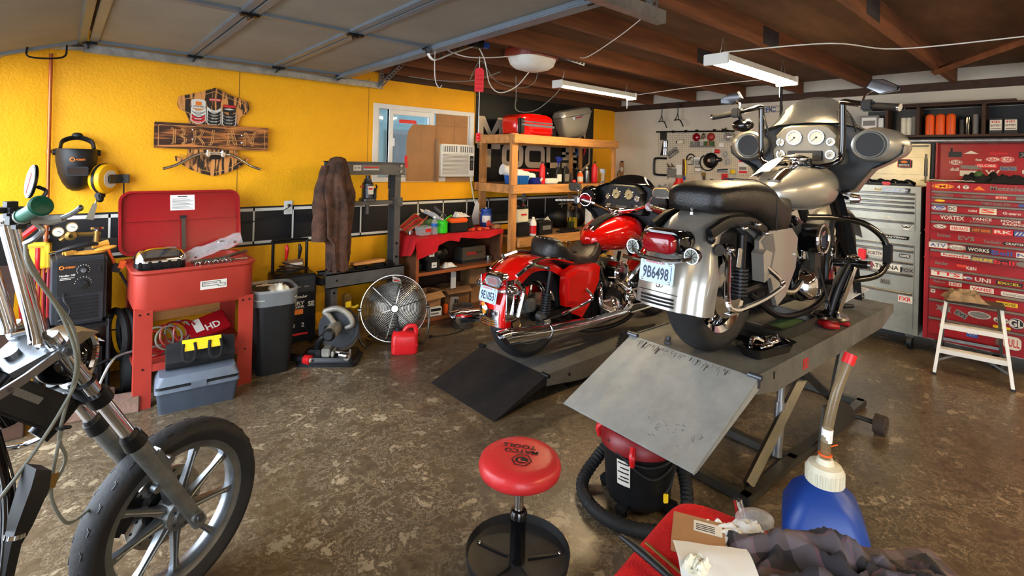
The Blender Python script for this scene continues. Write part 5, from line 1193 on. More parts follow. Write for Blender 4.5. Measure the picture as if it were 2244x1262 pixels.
b = crumple(.20,.13,.11,31,18,12,.004,'cloth_black'); b.solo('black_cloth','black cloth heap behind the orange tool bits','cloth',(3.15,4.23,TT))
b = crumple(.16,.10,.05,33,16,12,.003,'paper'); b.solo('white_rag','folded white rag on the black cloth','rag',(3.10,4.22,TT + .115))
b = crumple(.18,.12,.10,35,16,12,.003,'rag'); b.solo('grey_rag','crumpled grey paper behind the orange lid box','rag',(2.97,4.28,TT))
for k in range(7):
    b = MB('orange' if k % 2 else 'orange_red'); b.bx(-.03,.03,-.012,.012,0,.02,.004); b.m('ink'); b.bx(-.02,.0,-.0125,-.011,.006,.014)
    b.solo('driver_bit','small orange plastic tool piece scattered at the towel centre','tool piece',(3.07 + .033 * k,4.00 + .025 * (k % 3),TT),R(25 * k),group='orange tool pieces on the towel')
b = MB('orange_red'); b.lathe([(.006,0),(.01,.03),(.035,.06),(.032,.06)],(0,0,.035),(-1,0,.3),14); b.solo('orange_funnel','small orange funnel lying on the towel in front of the blue tank','funnel',(3.36,4.02,TT + .002))
tk = thing('refrigerant_tank','small blue steel refrigerant tank with white label on the towel','tank',(3.40,4.18,TT))
b = MB('blue_plastic'); b.lathe([(.001,0),(.05,0),(.062,.02),(.062,.13),(.05,.155),(.02,.165),(.001,.166)],(0,0,0),(0,0,1),22); b.lathe([(.045,.15),(.058,.16),(.058,.185),(.05,.19)],(0,0,0),(0,0,1),22); b.build('body',tk)
b = MB('white_plastic'); b.lathe([(.063,.05),(.063,.12)],(0,0,0),(0,0,1),16,170,260); b.build('label',tk)
b = MB('galv'); b.cyl((0,0,.165),(0,0,.205),.012,n=10); b.build('valve',tk)
b = MB('bag_white'); b.prism([(-.07,0),(.06,0),(.06,.22),(.03,.26),(-.02,.10)],-.01,.01,'xz'); b.solo('white_funnel_bag','tall white plastic sheet right of the blue tank','sheet',(3.38,4.36,TT + .002))
b = MB('cardboard'); b.bx(-.06,.03,-.03,.03,0,.035,.003); b.solo('small_carton','small flat tan carton at the right end of the towel','box',(3.43,4.03,TT),R(10))
b = MB('chrome_worn'); b.lathe([(.001,0),(.032,0),(.034,.03),(.03,.03),(.028,.004)],(0,0,0),(0,0,1),18); b.solo('steel_cup','small shallow steel cup left of the clear tub','cup',(2.455,4.12,TT))
# inside bookcase
S2,S1 = .5055,.0755
for (x,y,z,l) in ((2.60,4.03,S2 + .1055,'upper of two stacked black boxes with white labels on the bookcase shelf'),(2.63,4.03,S2,'lower of two stacked black boxes with white labels on the bookcase shelf')):
    t = thing('parts_box',l,'box',(x,y,z))
    b = MB('black_plastic'); b.bx(-.065,.065,-.05,.12,0,.105,.003); b.build('carton',t)
    b = MB('sticker_white'); b.bx(-.025,.03,-.0515,-.05,.03,.08); b.m('ink'); b.bx(-.01,.015,-.0525,-.051,.05,.056); b.build('label',t)
for (x,y,w,d_,h,l,m_) in ((2.50,4.10,.07,.2,.09,'dark folded bag left of the black boxes','cloth_black'),(2.80,4.2,.22,.18,.20,'dark engine parts at the back of the bookcase shelf','black_metal')):
    b = MB(m_); b.ell((0,0,h / 2),(w / 2,d_ / 2,h / 2),16,10); b.ell((w * .3,-.02,h * .6),(w * .25,d_ * .3,h * .3),12,8); b.solo('dark_parts',l,'parts',(x,y,S2))
b = MB('chrome'); b.ell((0,0,0),(.012,.012,.02)); b.solo('chrome_fitting','small chrome piece on top of the dark engine parts','part',(2.74,4.12,S2 + .21))
b = crumple(.16,.08,.05,41,16,10,.003,'bag_white'); b.solo('plastic_bags','clear bags of hardware in front on the bookcase shelf','bags',(2.84,4.05,S2))
cse = thing('grey_case','grey moulded tool case with red print on the bookcase shelf','case',(3.185,4.15,S2))
b = MB('dark_plastic'); b.bx(-.15,.15,-.06,.10,0,.03,.006); b.build('base',cse)
b = MB('steel'); b.prism([(-.15,.03),(.15,.03),(.14,.16),(-.15,.16)],-.062,.08,'xz'); b.build('lid',cse)
b = MB('ink_red'); b.bx(-.10,.02,-.065,-.0625,.09,.105); b.bx(-.10,.05,-.065,-.0625,.078,.082); b.m('ink'); b.text('PULLER',(.06,-.065,.098),(1,0,0),(0,0,1),.014,.08); b.build('lid_print',cse)
b = MB('black_plastic'); b.bx(-.14,.10,0,.2,0,.24,.02); b.solo('black_cooler','black box behind the grey tool case','box',(3.15,4.25,S2 + .001)) if False else None
b = MB('chrome_worn'); b.lathe([(.001,0),(.04,0),(.04,.05),(.001,.052)],(0,0,0),(0,0,1),18); b.solo('metal_tin','low round metal tin at the right end of the bookcase shelf','tin',(3.385,4.10,S2))
def obox(name,label,x,y,z,w,d_,h,rz=0,mat='cardboard',tilt=0,flaps=True):
    t = thing(name,label,'cardboard box',(x,y,z),rot=(0,R(tilt),rz))
    q = MB(mat); q.bx(-w / 2,w / 2,-d_ / 2,-d_ / 2 + .004,0,h); q.bx(-w / 2,w / 2,d_ / 2 - .004,d_ / 2,0,h); q.bx(-w / 2,-w / 2 + .004,-d_ / 2,d_ / 2,0,h); q.bx(w / 2 - .004,w / 2,-d_ / 2,d_ / 2,0,h); q.bx(-w / 2,w / 2,-d_ / 2,d_ / 2,0,.005); q.build('body',t)
    if flaps:
        for (sx,sy,L) in ((0,-1,w),(1,0,d_)):
            q = MB(mat); ww = .4 * (d_ if sy else w)
            if sy: q.T = Matrix.Translation((0,-d_ / 2,h)) @ Matrix.Rotation(R(150 if False else 35),4,'X'); q.bx(-w / 2,w / 2,-ww,0,-.002,.002)
            else: q.T = Matrix.Translation((w / 2,0,h)) @ Matrix.Rotation(R(12),4,'Y'); q.bx(0,ww,-d_ / 2,d_ / 2,-.002,.002)
            q.build('flap',t)
    return t
obox('cardboard_box','open cardboard box with lifted flaps in the lower left bookcase bay',2.63,4.14,S1 + .07,.25,.2,.14,R(8))
obox('cardboard_box','long cardboard box behind in the middle of the lower bookcase bay',3.02,4.22,S1,.28,.2,.20,R(-6),'cardboard_dark')
obox('cardboard_box','closed tan cardboard box at the right of the lower bookcase bay',3.29,4.25,S1,.22,.22,.18,R(3),'cardboard',0,False)
obox('cardboard_box','tan cardboard box stacked on the right box of the lower bay',3.31,4.26,S1 + .181,.20,.2,.16,R(-8),'cardboard',0,False)
obox('cardboard_box','small upright box at the lower left bookcase corner',2.56,4.04,S1,.06,.06,.10,R(10),'cardboard',8,False)
b = MB('brown_wood'); b.bx(-.04,.04,-.08,.08,0,.06); b.solo('wood_block','dark wood block under the open cardboard box','block',(2.66,4.22,S1))
b = MB('paper'); b.bx(-.06,.06,-.02,.02,0,.08,.002); b.m('ink'); b.bx(-.05,.05,-.0215,-.02,.045,.07); b.m('sticker_grey'); b.bx(-.05,.03,-.0215,-.02,.015,.03); b.solo('printed_carton','white and black printed carton lying low in the bookcase','carton',(2.68,4.02,S1),R(-10))
b = MB('orange'); b.bx(-.015,.015,-.02,.02,0,.085,.003); b.solo('orange_carton','narrow orange carton beside the printed carton','carton',(2.80,4.02,S1))
b = MB('bag_clear'); b.prism([(-.05,0),(.06,0),(.05,.13),(-.03,.14)],-.01,.01,'xz'); b.m('chrome_worn'); b.tube([(0,-.015,.01),(.01,-.015,.12)],.01,n=6); b.tube([(.03,-.015,.01),(.035,-.015,.11)],.008,n=6); b.solo('blister_pack','clear blister pack with metal parts in the lower bay','package',(2.90,4.03,S1))
b = MB('white_plastic'); b.prism([(-.03,0),(.03,0),(.03,.16),(-.03,.17)],-.002,.002,'xz'); b.solo('paper_leaflet','white leaflet standing in the lower bookcase bay','leaflet',(2.94,4.10,S1 + .20))
b = MB('paper'); b.sheet(lambda u,v: ((u - .5) * .16,(v - .5) * .12,.04 * math.sin(u * 3)),8,5,.003); b.solo('carton_flap','loose carton flap lying on boxes in the lower bay','cardboard',(3.13,4.08,S1 + .205)) if False else None
b = MB('rust'); b.lathe([(.10,0),(.10,.19),(.093,.195),(.085,.19),(.085,.006),(.001,.006)],(0,0,0),(0,0,1),28); b.torus((0,0,.01),(0,0,1),.10,.006,28,6); b.solo('steel_pipe_section','short rusty steel pipe section standing in front of the bookcase','pipe',(2.845,3.80,0))
# ---------------------------------------------------------------- tool chests and the white wall
RZ = R(-90)
def rt_(name,label,cat,y,z=0.0,x=XW,group=None,rz=RZ): return thing(name,label,cat,(x,y,z),rz,group)
# local frame: +x -> right in the photograph (-Y), -y -> into the room (-X)
def sticker(par,x,z,w,h,bg,txt=None,fg='sticker_white',shape='rect',y=0.0,rot=0):
    q = MB(bg if bg else fg)
    q.T = Matrix.Translation((x,y,z)) @ Matrix.Rotation(R(rot),4,'Y')
    if bg:
        if shape == 'oval': o = circ(w / 2,22,0,0,0,360,h / 2)
        elif shape == 'round': o = rrect(w,h,h * .3,3)
        elif shape == 'tri': o = [(-w / 2,-h / 2),(w / 2,-h / 2),(0,h / 2)]
        else: o = rrect(w,h,.002,1)
        q.prism(o,-.0012,0,'xz')
        if shape == 'oval' and fg: q.m(fg); oo = circ(w * .47,22,0,0,0,360,h * .46); ii = circ(w * .43,22,0,0,0,360,h * .40); q.rings([[(a,-.0016,c) for a,c in oo],[(a,-.0016,c) for a,c in ii]],False,False)
    if txt: q.m(fg); q.text(txt,(0,-.0018,0),(1,0,0),(0,0,1),h * (.62 if bg else 1.0),w * .84)
    return q.build('sticker',par)
def chest(name,label,x,y0,y1,z0,z1,rails,splits,body,front,railmat,depth=.46,inset=.045):
    """y0>y1 ; rails = z of each drawer rail, top to bottom"""
    t = rt_(name,label,'tool chest',y0,0,x)
    W = y0 - y1
    q = MB(body);
    q.bx(0,W,.004,depth,z0,z1,.004)
    q.bx(0,.03,-.004,.004,z0,z1); q.bx(W - .03,W,-.004,.004,z0,z1)
    for s_ in splits: q.bx(-.006,W + .006,-.006,depth,s_ - .004,s_ + .004)
    q.build('body',t)
    out = []
    for i,(zt,zb) in enumerate(rails):
        d_ = MB(front); d_.bx(inset - .008,W - inset + .008,-.008,.004,zb,zt,.002); dr = d_.build('drawer',t)
        hh = MB(railmat); hh.prism([(-.022,zt - .016),(-.024,zt - .004),(-.018,zt),(-.008,zt),(-.008,zt - .020),(-.014,zt - .020)],inset - .006,W - inset + .006,'yz'); hh.build('handle',dr)
        out.append(dr)
    return t,out,W
# --- silver chest
SX = 5.50
sil,sd,SWd = chest('tool_chest','stainless steel rolling tool chest behind the silver motorcycle fairing',SX,1.49,.895,.135,1.41,
    [(1.352,1.318),(1.314,1.28),(1.276,1.244),(1.240,1.196),(1.192,1.108),(1.104,1.03),(.905,.86),(.856,.757),(.753,.655),(.651,.495),(.491,.185)],
    (1.018,),'steel','steel','chrome_worn')
def sx(Y): return 1.49 - Y
b = MB('black_gloss'); b.prism([(sx(1.165),1.356),(sx(.975),1.356),(sx(.97),1.392),(sx(1.165),1.392)],-.008,-.004,'xz'); b.m('sticker_white'); b.text('CRAFTSMAN',(sx(1.07),-.0095,1.374),(1,0,0),(0,0,1),.018,.165); b.build('name_plate',sil)
b = MB('black_gloss'); b.prism([(sx(1.165),.945),(sx(.975),.945),(sx(.97),.975),(sx(1.165),.975)],-.008,-.004,'xz'); b.m('sticker_white'); b.text('CRAFTSMAN',(sx(1.07),-.0095,.96),(1,0,0),(0,0,1),.015,.165); b.build('name_plate',sil)
for x_ in (.06,SWd - .06):
    b = MB('black_plastic'); b.cyl((x_ - .016,.06,.06),(x_ + .016,.06,.06),.06,n=22); b.m('steel_dark'); b.bx(x_ - .03,x_ + .03,.02,.10,.11,.134); b.build('caster',sil)
b = MB('black_plastic'); b.bx(.05,SWd - .05,.1,.4,.08,.134); b.build('underframe',sil)
b = MB('steel'); b.T = Matrix.Translation((0,.40,1.41)) @ Matrix.Rotation(R(-6),4,'X'); b.bx(0,SWd,0,.012,0,.38,.003); b.bx(0,.012,-.07,0,0,.38); b.bx(SWd - .012,SWd,-.07,0,0,.38); b.bx(0,SWd,-.07,.0,.365,.38)
b.m('steel_dark'); b.bx(.0,SWd,-.002,.0,.26,.262); b.bx(.0,SWd,-.002,.0,.10,.102); b.build('lid',sil)
b = MB('steel_dark'); b.cyl((SWd - .03,.35,1.44),(SWd - .03,.36,1.70),.007,n=8); b.cyl((SWd - .03,.355,1.50),(SWd - .03,.358,1.66),.012,n=10); b.build('gas_strut',sil)
s_ = MB('sticker_red'); s_.T = Matrix.Translation((sx(1.09),.395,1.615)); s_.prism(rrect(.10,.075,.004,2),-.006,-.004,'xz'); s_.m('sticker_black'); s_.prism(rrect(.092,.067,.004,2),-.007,-.006,'xz'); s_.m('sticker_orange'); s_.prism(circ(.026,16,0,.012,0,360,.013),-.008,-.007,'xz'); s_.m('sticker_white'); s_.text('SERVICE',(0,-.0082,-.018),(1,0,0),(0,0,1),.018,.08); s_.build('sticker',sil)
def dsk(Y,z,*a,**k):
    # attach to the drawer that holds z
    for dr,(zt,zb) in zip(sd,SR):
        if zb <= z <= zt: return sticker(dr,sx(Y),z,*a,y=-.0081,**k)
    return sticker(sil,sx(Y),z,*a,y=-.0045,**k)
SR = [(1.352,1.318),(1.314,1.28),(1.276,1.244),(1.240,1.196),(1.192,1.108),(1.104,1.03),(.905,.86),(.856,.757),(.753,.655),(.651,.495),(.491,.185)]
dsk(1.20,1.374,.06,.022,None,'leaf','brass')
dsk(1.21,.80,.13,.05,'sticker_white','VORTEX','ink'); dsk(.996,.806,.08,.034,'sticker_black','100%','sticker_white','round')
dsk(1.14,.692,.25,.06,'sticker_white','ATHENA','ink'); dsk(.975,.685,.10,.05,'sticker_grey','FOX','ink','rect')
q = MB('sticker_white'); ez,ex = 1.062,sx(.99)
q.prism([(ex - .055,ez + .035),(ex - .02,ez + .0),(ex,ez + .015),(ex + .02,ez + .0),(ex + .055,ez + .035),(ex + .03,ez - .012),(ex + .015,ez - .028),(ex - .015,ez - .028),(ex - .03,ez - .012)],-.0095,-.0085,'xz'); q.m('ink'); q.prism([(ex - .045,ez + .026),(ex - .018,ez - .006),(ex,ez + .006),(ex + .018,ez - .006),(ex + .045,ez + .026),(ex + .025,ez - .012),(ex - .025,ez - .012)],-.0102,-.0095,'xz'); q.build('sticker',sd[5])
dsk(.985,.435,.10,.06,'sticker_white','FXR','ink_red'); dsk(1.13,.56,.08,.05,'sticker_grey','SKULL','sticker_black','round'); dsk(1.13,1.13,.09,.016,None,'vance','sticker_white') ; dsk(1.12,.975,.09,.02,None,'Snap','brass')
b = MB('black_metal')
for k in range(8): b.tube([(-.18 + .05 * k,.02 * (k % 3),.012),(-.15 + .05 * k,-.01,.035 + .012 * (k % 2)),(-.10 + .05 * k,.03,.02)],.012,n=6)
b.m('plastic_red'); b.bx(.02,.08,-.03,.0,0,.03,.006); b.m('black_plastic'); b.bx(-.24,.24,-.02,.14,0,.02,.006); b.solo('hand_tools','tangle of hand tools lying in the open top of the stainless chest','tools',(5.66,1.22,1.411),RZ)
b = MB('tape_red'); b.bx(-.03,.03,-.02,0,-.05,.05,.008); b.solo('red_ratchet','small red clip hanging by a drawer of the stainless chest','clip',(5.46,1.30,.78),RZ)

# --- red chest
RY0,RY1 = .862,-.20
RRl = [(1.387,1.341),(1.337,1.288),(1.284,1.211),(1.207,1.138),(1.134,1.055),(.977,.901),(.897,.828),(.743,.671),(.667,.594),(.590,.487),(.483,.334),(.330,.190)]
red,rd,RWd = chest('tool_chest','wide red rolling tool chest covered in racing stickers',SX,RY0,RY1,.14,1.457,RRl,(1.05,.82),'chest_red','chest_red','chest_rail')
for x_ in (.10,.45,.95):
    b = MB('black_plastic'); b.cyl((x_ - .02,.08,.065),(x_ + .02,.08,.065),.064,n=22); b.m('steel_dark'); b.bx(x_ - .03,x_ + .03,.04,.12,.115,.139); b.build('caster',red)
b = MB('chest_red'); b.T = Matrix.Translation((.0,.42,1.457)) @ Matrix.Rotation(R(-4),4,'X'); b.bx(.0,RWd,0,.012,0,.38,.003); b.bx(0,.012,-.05,0,0,.38); b.bx(0,RWd,-.05,0,.37,.38); rl_ = b.build('lid',red)
def rx(Y): return RY0 - Y
def rsk(Y,z,*a,**k):
    for dr,(zt,zb) in zip(rd,RRl):
        if zb <= z <= zt: return sticker(dr,rx(Y),z - .008,*a,y=-.0081,**k)
    return sticker(red,rx(Y),z,*a,y=.0035 - .0005,**k)
def lsk(Y,z,*a,**k):
    y_ = .42 + math.tan(R(4)) * (z - 1.457) - .0005
    return sticker(rl_,rx(Y),z,*a,y=y_,**k)
# header
rsk(.755,1.424,.14,.04,'sticker_yellow','FMF','sticker_red','oval'); rsk(.655,1.424,.022,.03,None,'4','sticker_white'); rsk(.61,1.424,.04,.034,'sticker_white','T','sticker_grey','oval'); rsk(.53,1.422,.07,.035,'sticker_orange',None,'ink','tri'); rsk(.365,1.424,.24,.034,None,'Metzeler','sticker_grey')
rsk(.745,1.36,.14,.026,None,'WISECO','sticker_grey'); rsk(.56,1.358,.16,.018,None,'PRO CIRCUIT','sticker_grey'); rsk(.40,1.362,.07,.026,'orange_red','KTM','sticker_white'); rsk(.28,1.362,.08,.02,'sticker_grey',None)
rsk(.77,1.312,.07,.018,'sticker_yellow',None,None,'oval'); rsk(.43,1.308,.20,.018,None,'METZELER','sticker_grey'); rsk(.28,1.308,.05,.02,'sticker_blue',None)
rsk(.775,1.25,.10,.042,'sticker_blue','Ams','sticker_white','oval'); rsk(.69,1.25,.055,.045,'sticker_white','DC','ink'); rsk(.565,1.245,.06,.02,None,'Rockford','sticker_white'); rsk(.475,1.25,.10,.05,'cream_plastic','S','sticker_red'); rsk(.34,1.243,.12,.02,None,'G-zero','sticker_white')
rsk(.69,1.176,.18,.036,None,'VORTEX','sticker_white'); rsk(.51,1.182,.14,.022,None,'YANCE','sticker_white'); rsk(.52,1.158,.14,.016,None,'HINES','sticker_grey'); rsk(.345,1.182,.13,.02,None,'MOOSE','sticker_white'); rsk(.33,1.158,.14,.018,None,'RACING','sticker_white')
rsk(.765,1.098,.085,.036,'sticker_white','SX','sticker_grey','oval'); rsk(.64,1.094,.12,.04,'sticker_white','K&N RACE','sticker_red'); rsk(.51,1.092,.13,.034,'brown_wood','DIRT RIDER','sticker_orange'); rsk(.385,1.094,.12,.04,'sticker_red','RK','sticker_white'); rsk(.28,1.092,.10,.04,'sticker_blue','////','sticker_white')
rsk(.74,1.018,.10,.03,None,'bones','sticker_grey'); rsk(.60,1.01,.12,.034,None,'EVS','sticker_grey'); rsk(.45,1.002,.12,.026,None,'Tsubaki','sticker_grey'); rsk(.30,1.0,.17,.028,'sticker_black','CRAFTSMAN','sticker_white')
rsk(.775,.94,.12,.044,'sticker_white','ATV','sticker_blue'); rsk(.655,.938,.12,.042,'sticker_white','Lucas','sticker_grey','oval'); rsk(.525,.936,.15,.044,'sticker_black','WORKS','sticker_white'); rsk(.39,.93,.14,.034,None,'Bell','sticker_blue'); rsk(.28,.93,.06,.04,'sticker_white','N','sticker_blue')
rsk(.66,.87,.19,.03,'sticker_white','kenda','sticker_red','round'); rsk(.50,.862,.14,.036,'sticker_grey','OHLINS','sticker_yellow'); rsk(.375,.86,.13,.048,'sticker_black','bell','sticker_red','oval'); rsk(.27,.862,.08,.04,'sticker_grey',None,None,'oval')
rsk(.75,.785,.10,.028,None,'fender','sticker_grey'); rsk(.625,.782,.06,.02,'orange_red',None); rsk(.565,.772,.07,.028,None,'K&N','sticker_white')
rsk(.715,.71,.20,.05,'sticker_white','TTS','sticker_red'); rsk(.585,.702,.06,.024,'sticker_blue','F','sticker_white','oval'); rsk(.495,.70,.11,.034,None,'UNI','sticker_white'); rsk(.345,.70,.15,.030,'sticker_black','EXCEL','sticker_yellow')
rsk(.76,.64,.09,.02,None,'Race','sticker_grey'); rsk(.66,.635,.08,.03,'sticker_white','HD','sticker_red'); rsk(.50,.625,.14,.04,'sticker_white','VANSE','sticker_red'); rsk(.31,.62,.16,.034,'sticker_white','CoronaCamera','sticker_grey','round')
rsk(.80,.555,.03,.03,'sticker_white','V','ink'); rsk(.355,.54,.12,.032,'sticker_yellow','MOOSE','ink')
q = MB('sticker_grey'); q.T = Matrix.Translation((rx(.73),0,.41)); q.prism([(-.05,.03),(-.02,.02),(.0,.035),(.03,.02),(.05,.03),(.04,.0),(.05,-.02),(.01,-.015),(-.01,-.035),(-.02,-.01),(-.05,-.015),(-.035,.005)],-.0095,-.0085,'xz'); q.build('sticker',rd[10])
rsk(.62,.40,.08,.045,'sticker_grey','EVS','sticker_black','rect',rot=25); rsk(.51,.42,.14,.06,'sticker_grey',None,'sticker_white','oval'); rsk(.385,.41,.09,.05,'sticker_grey','MX','sticker_white','oval'); rsk(.38,.355,.10,.02,'sticker_yellow',None); rsk(.30,.405,.09,.085,'sticker_black','GL','sticker_white','oval')
rsk(.69,.28,.13,.028,'sticker_grey','Motool','sticker_red'); rsk(.55,.255,.07,.045,'sticker_blue','*','sticker_white'); rsk(.40,.25,.03,.08,None,'88','sticker_grey'); rsk(.32,.25,.10,.10,'cream_plastic','BULL','sticker_red','round')
# lid stickers
lsk(.735,1.70,.09,.05,'sticker_black',None); lsk(.63,1.72,.10,.028,'sticker_white',None,None,'tri'); lsk(.49,1.795,.08,.014,None,'SPLIT','sticker_grey'); lsk(.58,1.655,.05,.02,None,'fist','sticker_white'); lsk(.455,1.71,.13,.036,None,'alpine','sticker_red'); lsk(.49,1.66,.09,.038,'sticker_white','ABC','sticker_red','oval'); lsk(.405,1.66,.09,.05,'sticker_white','KSD','sticker_red','oval')
lsk(.73,1.63,.09,.045,'sticker_white','DHD','chest_red','oval'); lsk(.735,1.57,.07,.03,None,'skull','sticker_white'); lsk(.53,1.605,.14,.034,'tape_red','GLOBE','sticker_white','round'); lsk(.395,1.585,.10,.036,'sticker_grey','Race Tech','sticker_blue'); lsk(.645,1.535,.11,.05,'sticker_white',None); lsk(.64,1.59,.11,.03,'sticker_grey',None); lsk(.60,1.585,.12,.03,None,'elk','sticker_grey'); lsk(.30,1.70,.07,.05,'sticker_black','X','sticker_grey'); lsk(.49,1.55,.11,.04,None,'VV','sticker_white'); lsk(.29,1.56,.05,.05,'sticker_black','B','sticker_white','oval')
lsk(.76,1.71,.015,.10,'ink',None)
b = crumple(.30,.18,.08,51,22,14,.004,'cloth_black'); b.solo('black_gloves','pile of black work gloves on top of the red chest','gloves',(5.62,.36,1.4585),R(-80))
b = crumple(.26,.16,.09,57,22,14,.004,'cloth_black'); b.m('green_cloth'); b.ell((.0,-.03,.07),(.03,.03,.03)); b.solo('dark_rags','heap of dark rags and gloves at the middle of the red chest top','rags',(5.62,.54,1.4585),R(-95))
b = MB('cream_plastic'); b.sheet(lambda u,v: ((u - .5) * .30,(v - .5) * .13,.012 + .014 * abs(nz(u * 6,v * 4,3))),16,8,.004); b.m('rag'); b.sheet(lambda u,v: (-.20 + u * .18,(v - .5) * .16,.005 + .012 * abs(nz(u * 6,v * 4,8))),12,8,.004); b.solo('tan_cloth','tan rag and pale tray at the left end of the red chest top','cloth',(5.60,.71,1.4585),RZ)
# aluminium step ladder
ld = thing('step_ladder','small white spattered aluminium step ladder standing before the red chest','ladder',(5.06,.50,0),R(-82))
def bar(q,p0,p1,w,t_,axis=(0,1,0)):
    p0,p1 = V(p0),V(p1); d = (p1 - p0).normalized(); a = V(axis).cross(d).normalized(); c = d.cross(a).normalized()
    q.rings([[p + a * (w / 2 * s1) + c * (t_ / 2 * s2) for s1,s2 in ((-1,-1),(1,-1),(1,1),(-1,1))] for p in (p0,p1)])
for s_ in (-1,1):
    b = MB('lift_light'); b.m('white_plastic'); bar(b,(s_ * .215,0,.012),(s_ * .155,.13,.545),.032,.02,(1,0,0)); b.m('black_plastic'); b.box((s_ * .216,-.002,.008),(.03,.036,.016),.003); b.build('leg',ld)
    b = MB('alu_dull'); bar(b,(s_ * .19,.43,.012),(s_ * .145,.20,.53),.026,.018,(1,0,0)); b.m('black_plastic'); b.box((s_ * .19,.43,.008),(.03,.03,.016),.003); b.build('rear_leg',ld)
for z in (.19,.37):
    t_ = z / .545; y_ = .13 * t_; w = .215 - .06 * t_
    b = MB('white_plastic'); b.bx(-w,w,y_ - .015,y_ + .06,z - .004,z + .004,.002); b.bx(-w,w,y_ - .018,y_ - .012,z - .03,z + .004,.001); b.build('step',ld)
b = MB('rust'); b.bx(-.165,.175,.07,.27,.545,.565,.006); b.build('top_platform',ld)
b = MB('alu_dull'); bar(b,(-.18,.36,.19),(.18,.36,.19),.022,.008); bar(b,(-.205,.03,.10),(0,.16,.18),.016,.006); bar(b,(.205,.03,.10),(0,.16,.18),.016,.006); b.build('brace',ld)
b = crumple(.25,.20,.085,64,34,28,.004,'rag',2.6); b.solo('dirty_rag','dirty grey brown rag heaped on the step ladder top','rag',(5.20,.57,.566),R(-70))

# --- white wall: shelf of cans
ws = rt_('wall_shelf','dark wooden wall shelf of cans above the tool chests','shelf',1.65,0,XW)
b = MB('dark_wood'); b.bx(0,1.95,-.22,0,1.852,1.872); b.build('shelf_board',ws)
b = MB('dark_wood'); b.bx(.24,1.62,-.24,0,2.125,2.14); b.bx(.40,1.30,-.25,0,2.142,2.156); b.build('shelf_board',ws)
for Y in (1.62,1.22,.985,.545,.08,-.28): b = MB('dark_wood'); b.bx(1.65 - Y - .012,1.65 - Y + .012,-.21,0,1.8725,2.125); b.build('divider',ws)
b = MB('black_metal'); b.bx(.24,1.9,-.015,-.005,1.873,2.12); b.build('back_panel',ws)
b = MB('galv'); b.cyl((0,-.12,1.822),(1.95,-.12,1.822),.026,n=14); b.build('rail_pipe',ws)
for k in range(3):
    Y = .905 - .072 * k; t = thing('paint_can',['left','middle','right'][k] + ' one of three orange spray cans on the wall shelf','can',(XW - .16,Y,1.8725),group=None)
    b = MB('orange'); b.lathe([(.001,0),(.033,0),(.033,.165),(.028,.175),(.018,.185),(.001,.187)],(0,0,0),(0,0,1),20); b.build('body',t); b = MB('orange_deep'); b.bx(-.036,-.030,-.004,.004,.01,.16); b.build('seam',t)
for k,(Y,m_,h,l) in enumerate(((1.10,'cream_plastic',.16,'cream tube container left of the orange cans'),(1.06,'cream_plastic',.16,'second cream tube beside the first left of the orange cans'),(1.02,'sticker_grey',.17,'grey tube container nearest the orange cans'),(.69,'black_plastic',.13,'black can right of the orange cans'),(.65,'black_gloss',.15,'glossy black can right of the orange cans'),(.60,'sticker_grey',.17,'wide grey can at the right end of the can bay'))):
    b = MB(m_); b.lathe([(.001,0),(.021,0),(.021,h),(.015,h + .006),(.001,h + .006)],(0,0,0),(0,0,1),16); b.solo('shelf_can',l,'can',(XW - .14,Y,1.8725))
for k,Y in enumerate((.47,.38)):
    t = thing('battery_box',['white printed black box nearest the wall shelf divider','white printed black box right of its twin on the wall shelf'][k],'box',(XW - .14,Y,1.8725),RZ)
    b = MB('black_plastic'); b.bx(-.042,.042,-.05,.05,0,.13,.003); b.build('carton',t); b = MB('sticker_white'); b.bx(-.036,.036,-.0515,-.05,.03,.115); b.m('ink_red'); b.text('HD',(0,-.052,.10),(1,0,0),(0,0,1),.018,.05); b.m('ink'); b.text('BATTERY',(0,-.052,.07),(1,0,0),(0,0,1),.016,.06); b.bx(-.03,.03,-.0525,-.0515,.04,.045); b.build('label',t)
pf = thing('picture_frame','small framed picture standing at the left end of the wall shelf','picture frame',(XW - .14,1.37,1.8725),RZ)
b = MB('sticker_grey'); b.bx(-.08,.08,-.01,.01,0,.20,.004); b.build('frame',pf); b = MB('paper'); b.bx(-.06,.06,-.0125,-.0105,.02,.18); b.m('sticker_red'); b.bx(-.04,.04,-.0135,-.012,.03,.06); b.m('sticker_grey'); b.bx(-.05,.05,-.0135,-.012,.10,.15); b.build('print',pf)
b = MB('white_plastic'); b.bx(-.02,.02,-.03,.03,0,.17,.004); b.solo('white_carton','narrow white carton right of the framed picture','carton',(XW - .14,1.27,1.8725),RZ)
# pegboard
pg = rt_('pegboard','cream pegboard crowded with hanging parts and tools','pegboard',3.15,1.71,XW - .003)
b = MB('pegboard'); b.bx(-.64,.62,-.008,0,-.29,.275); b.build('panel',pg)
PGX = XW - .012
def peg(name,label,cat,Y,z,mb): return mb.solo(name,label,cat,(PGX,Y,z),RZ)
b = MB('black_metal'); b.cyl((-.53,-.02,0),(.53,-.02,-.015),.010,n=8)
for x_ in (-.28,-.10,.05,.28,.40): b.cyl((x_ - .012,-.02,-.002),(x_ + .012,-.02,-.002),.018,n=10)
peg('long_rod','long thin black rod hung along the top edge of the pegboard','rod',3.27,1.98,b)
b = MB('steel_dark'); b.bx(-.05,.05,-.006,0,-.05,.05,.004)
for k in range(3): b.tube([(-.04,-.012,.03 - .03 * k),(.04,-.014,.034 - .03 * k)],.008,n=6)
peg('wrench_set','grey wrench set card at the upper left of the pegboard','wrenches',3.70,1.92,b)
b = MB('black_plastic'); b.prism([(-.06,-.10),(.03,-.10),(.045,.10),(-.02,.10)],-.015,0,'xz'); b.m('chrome')
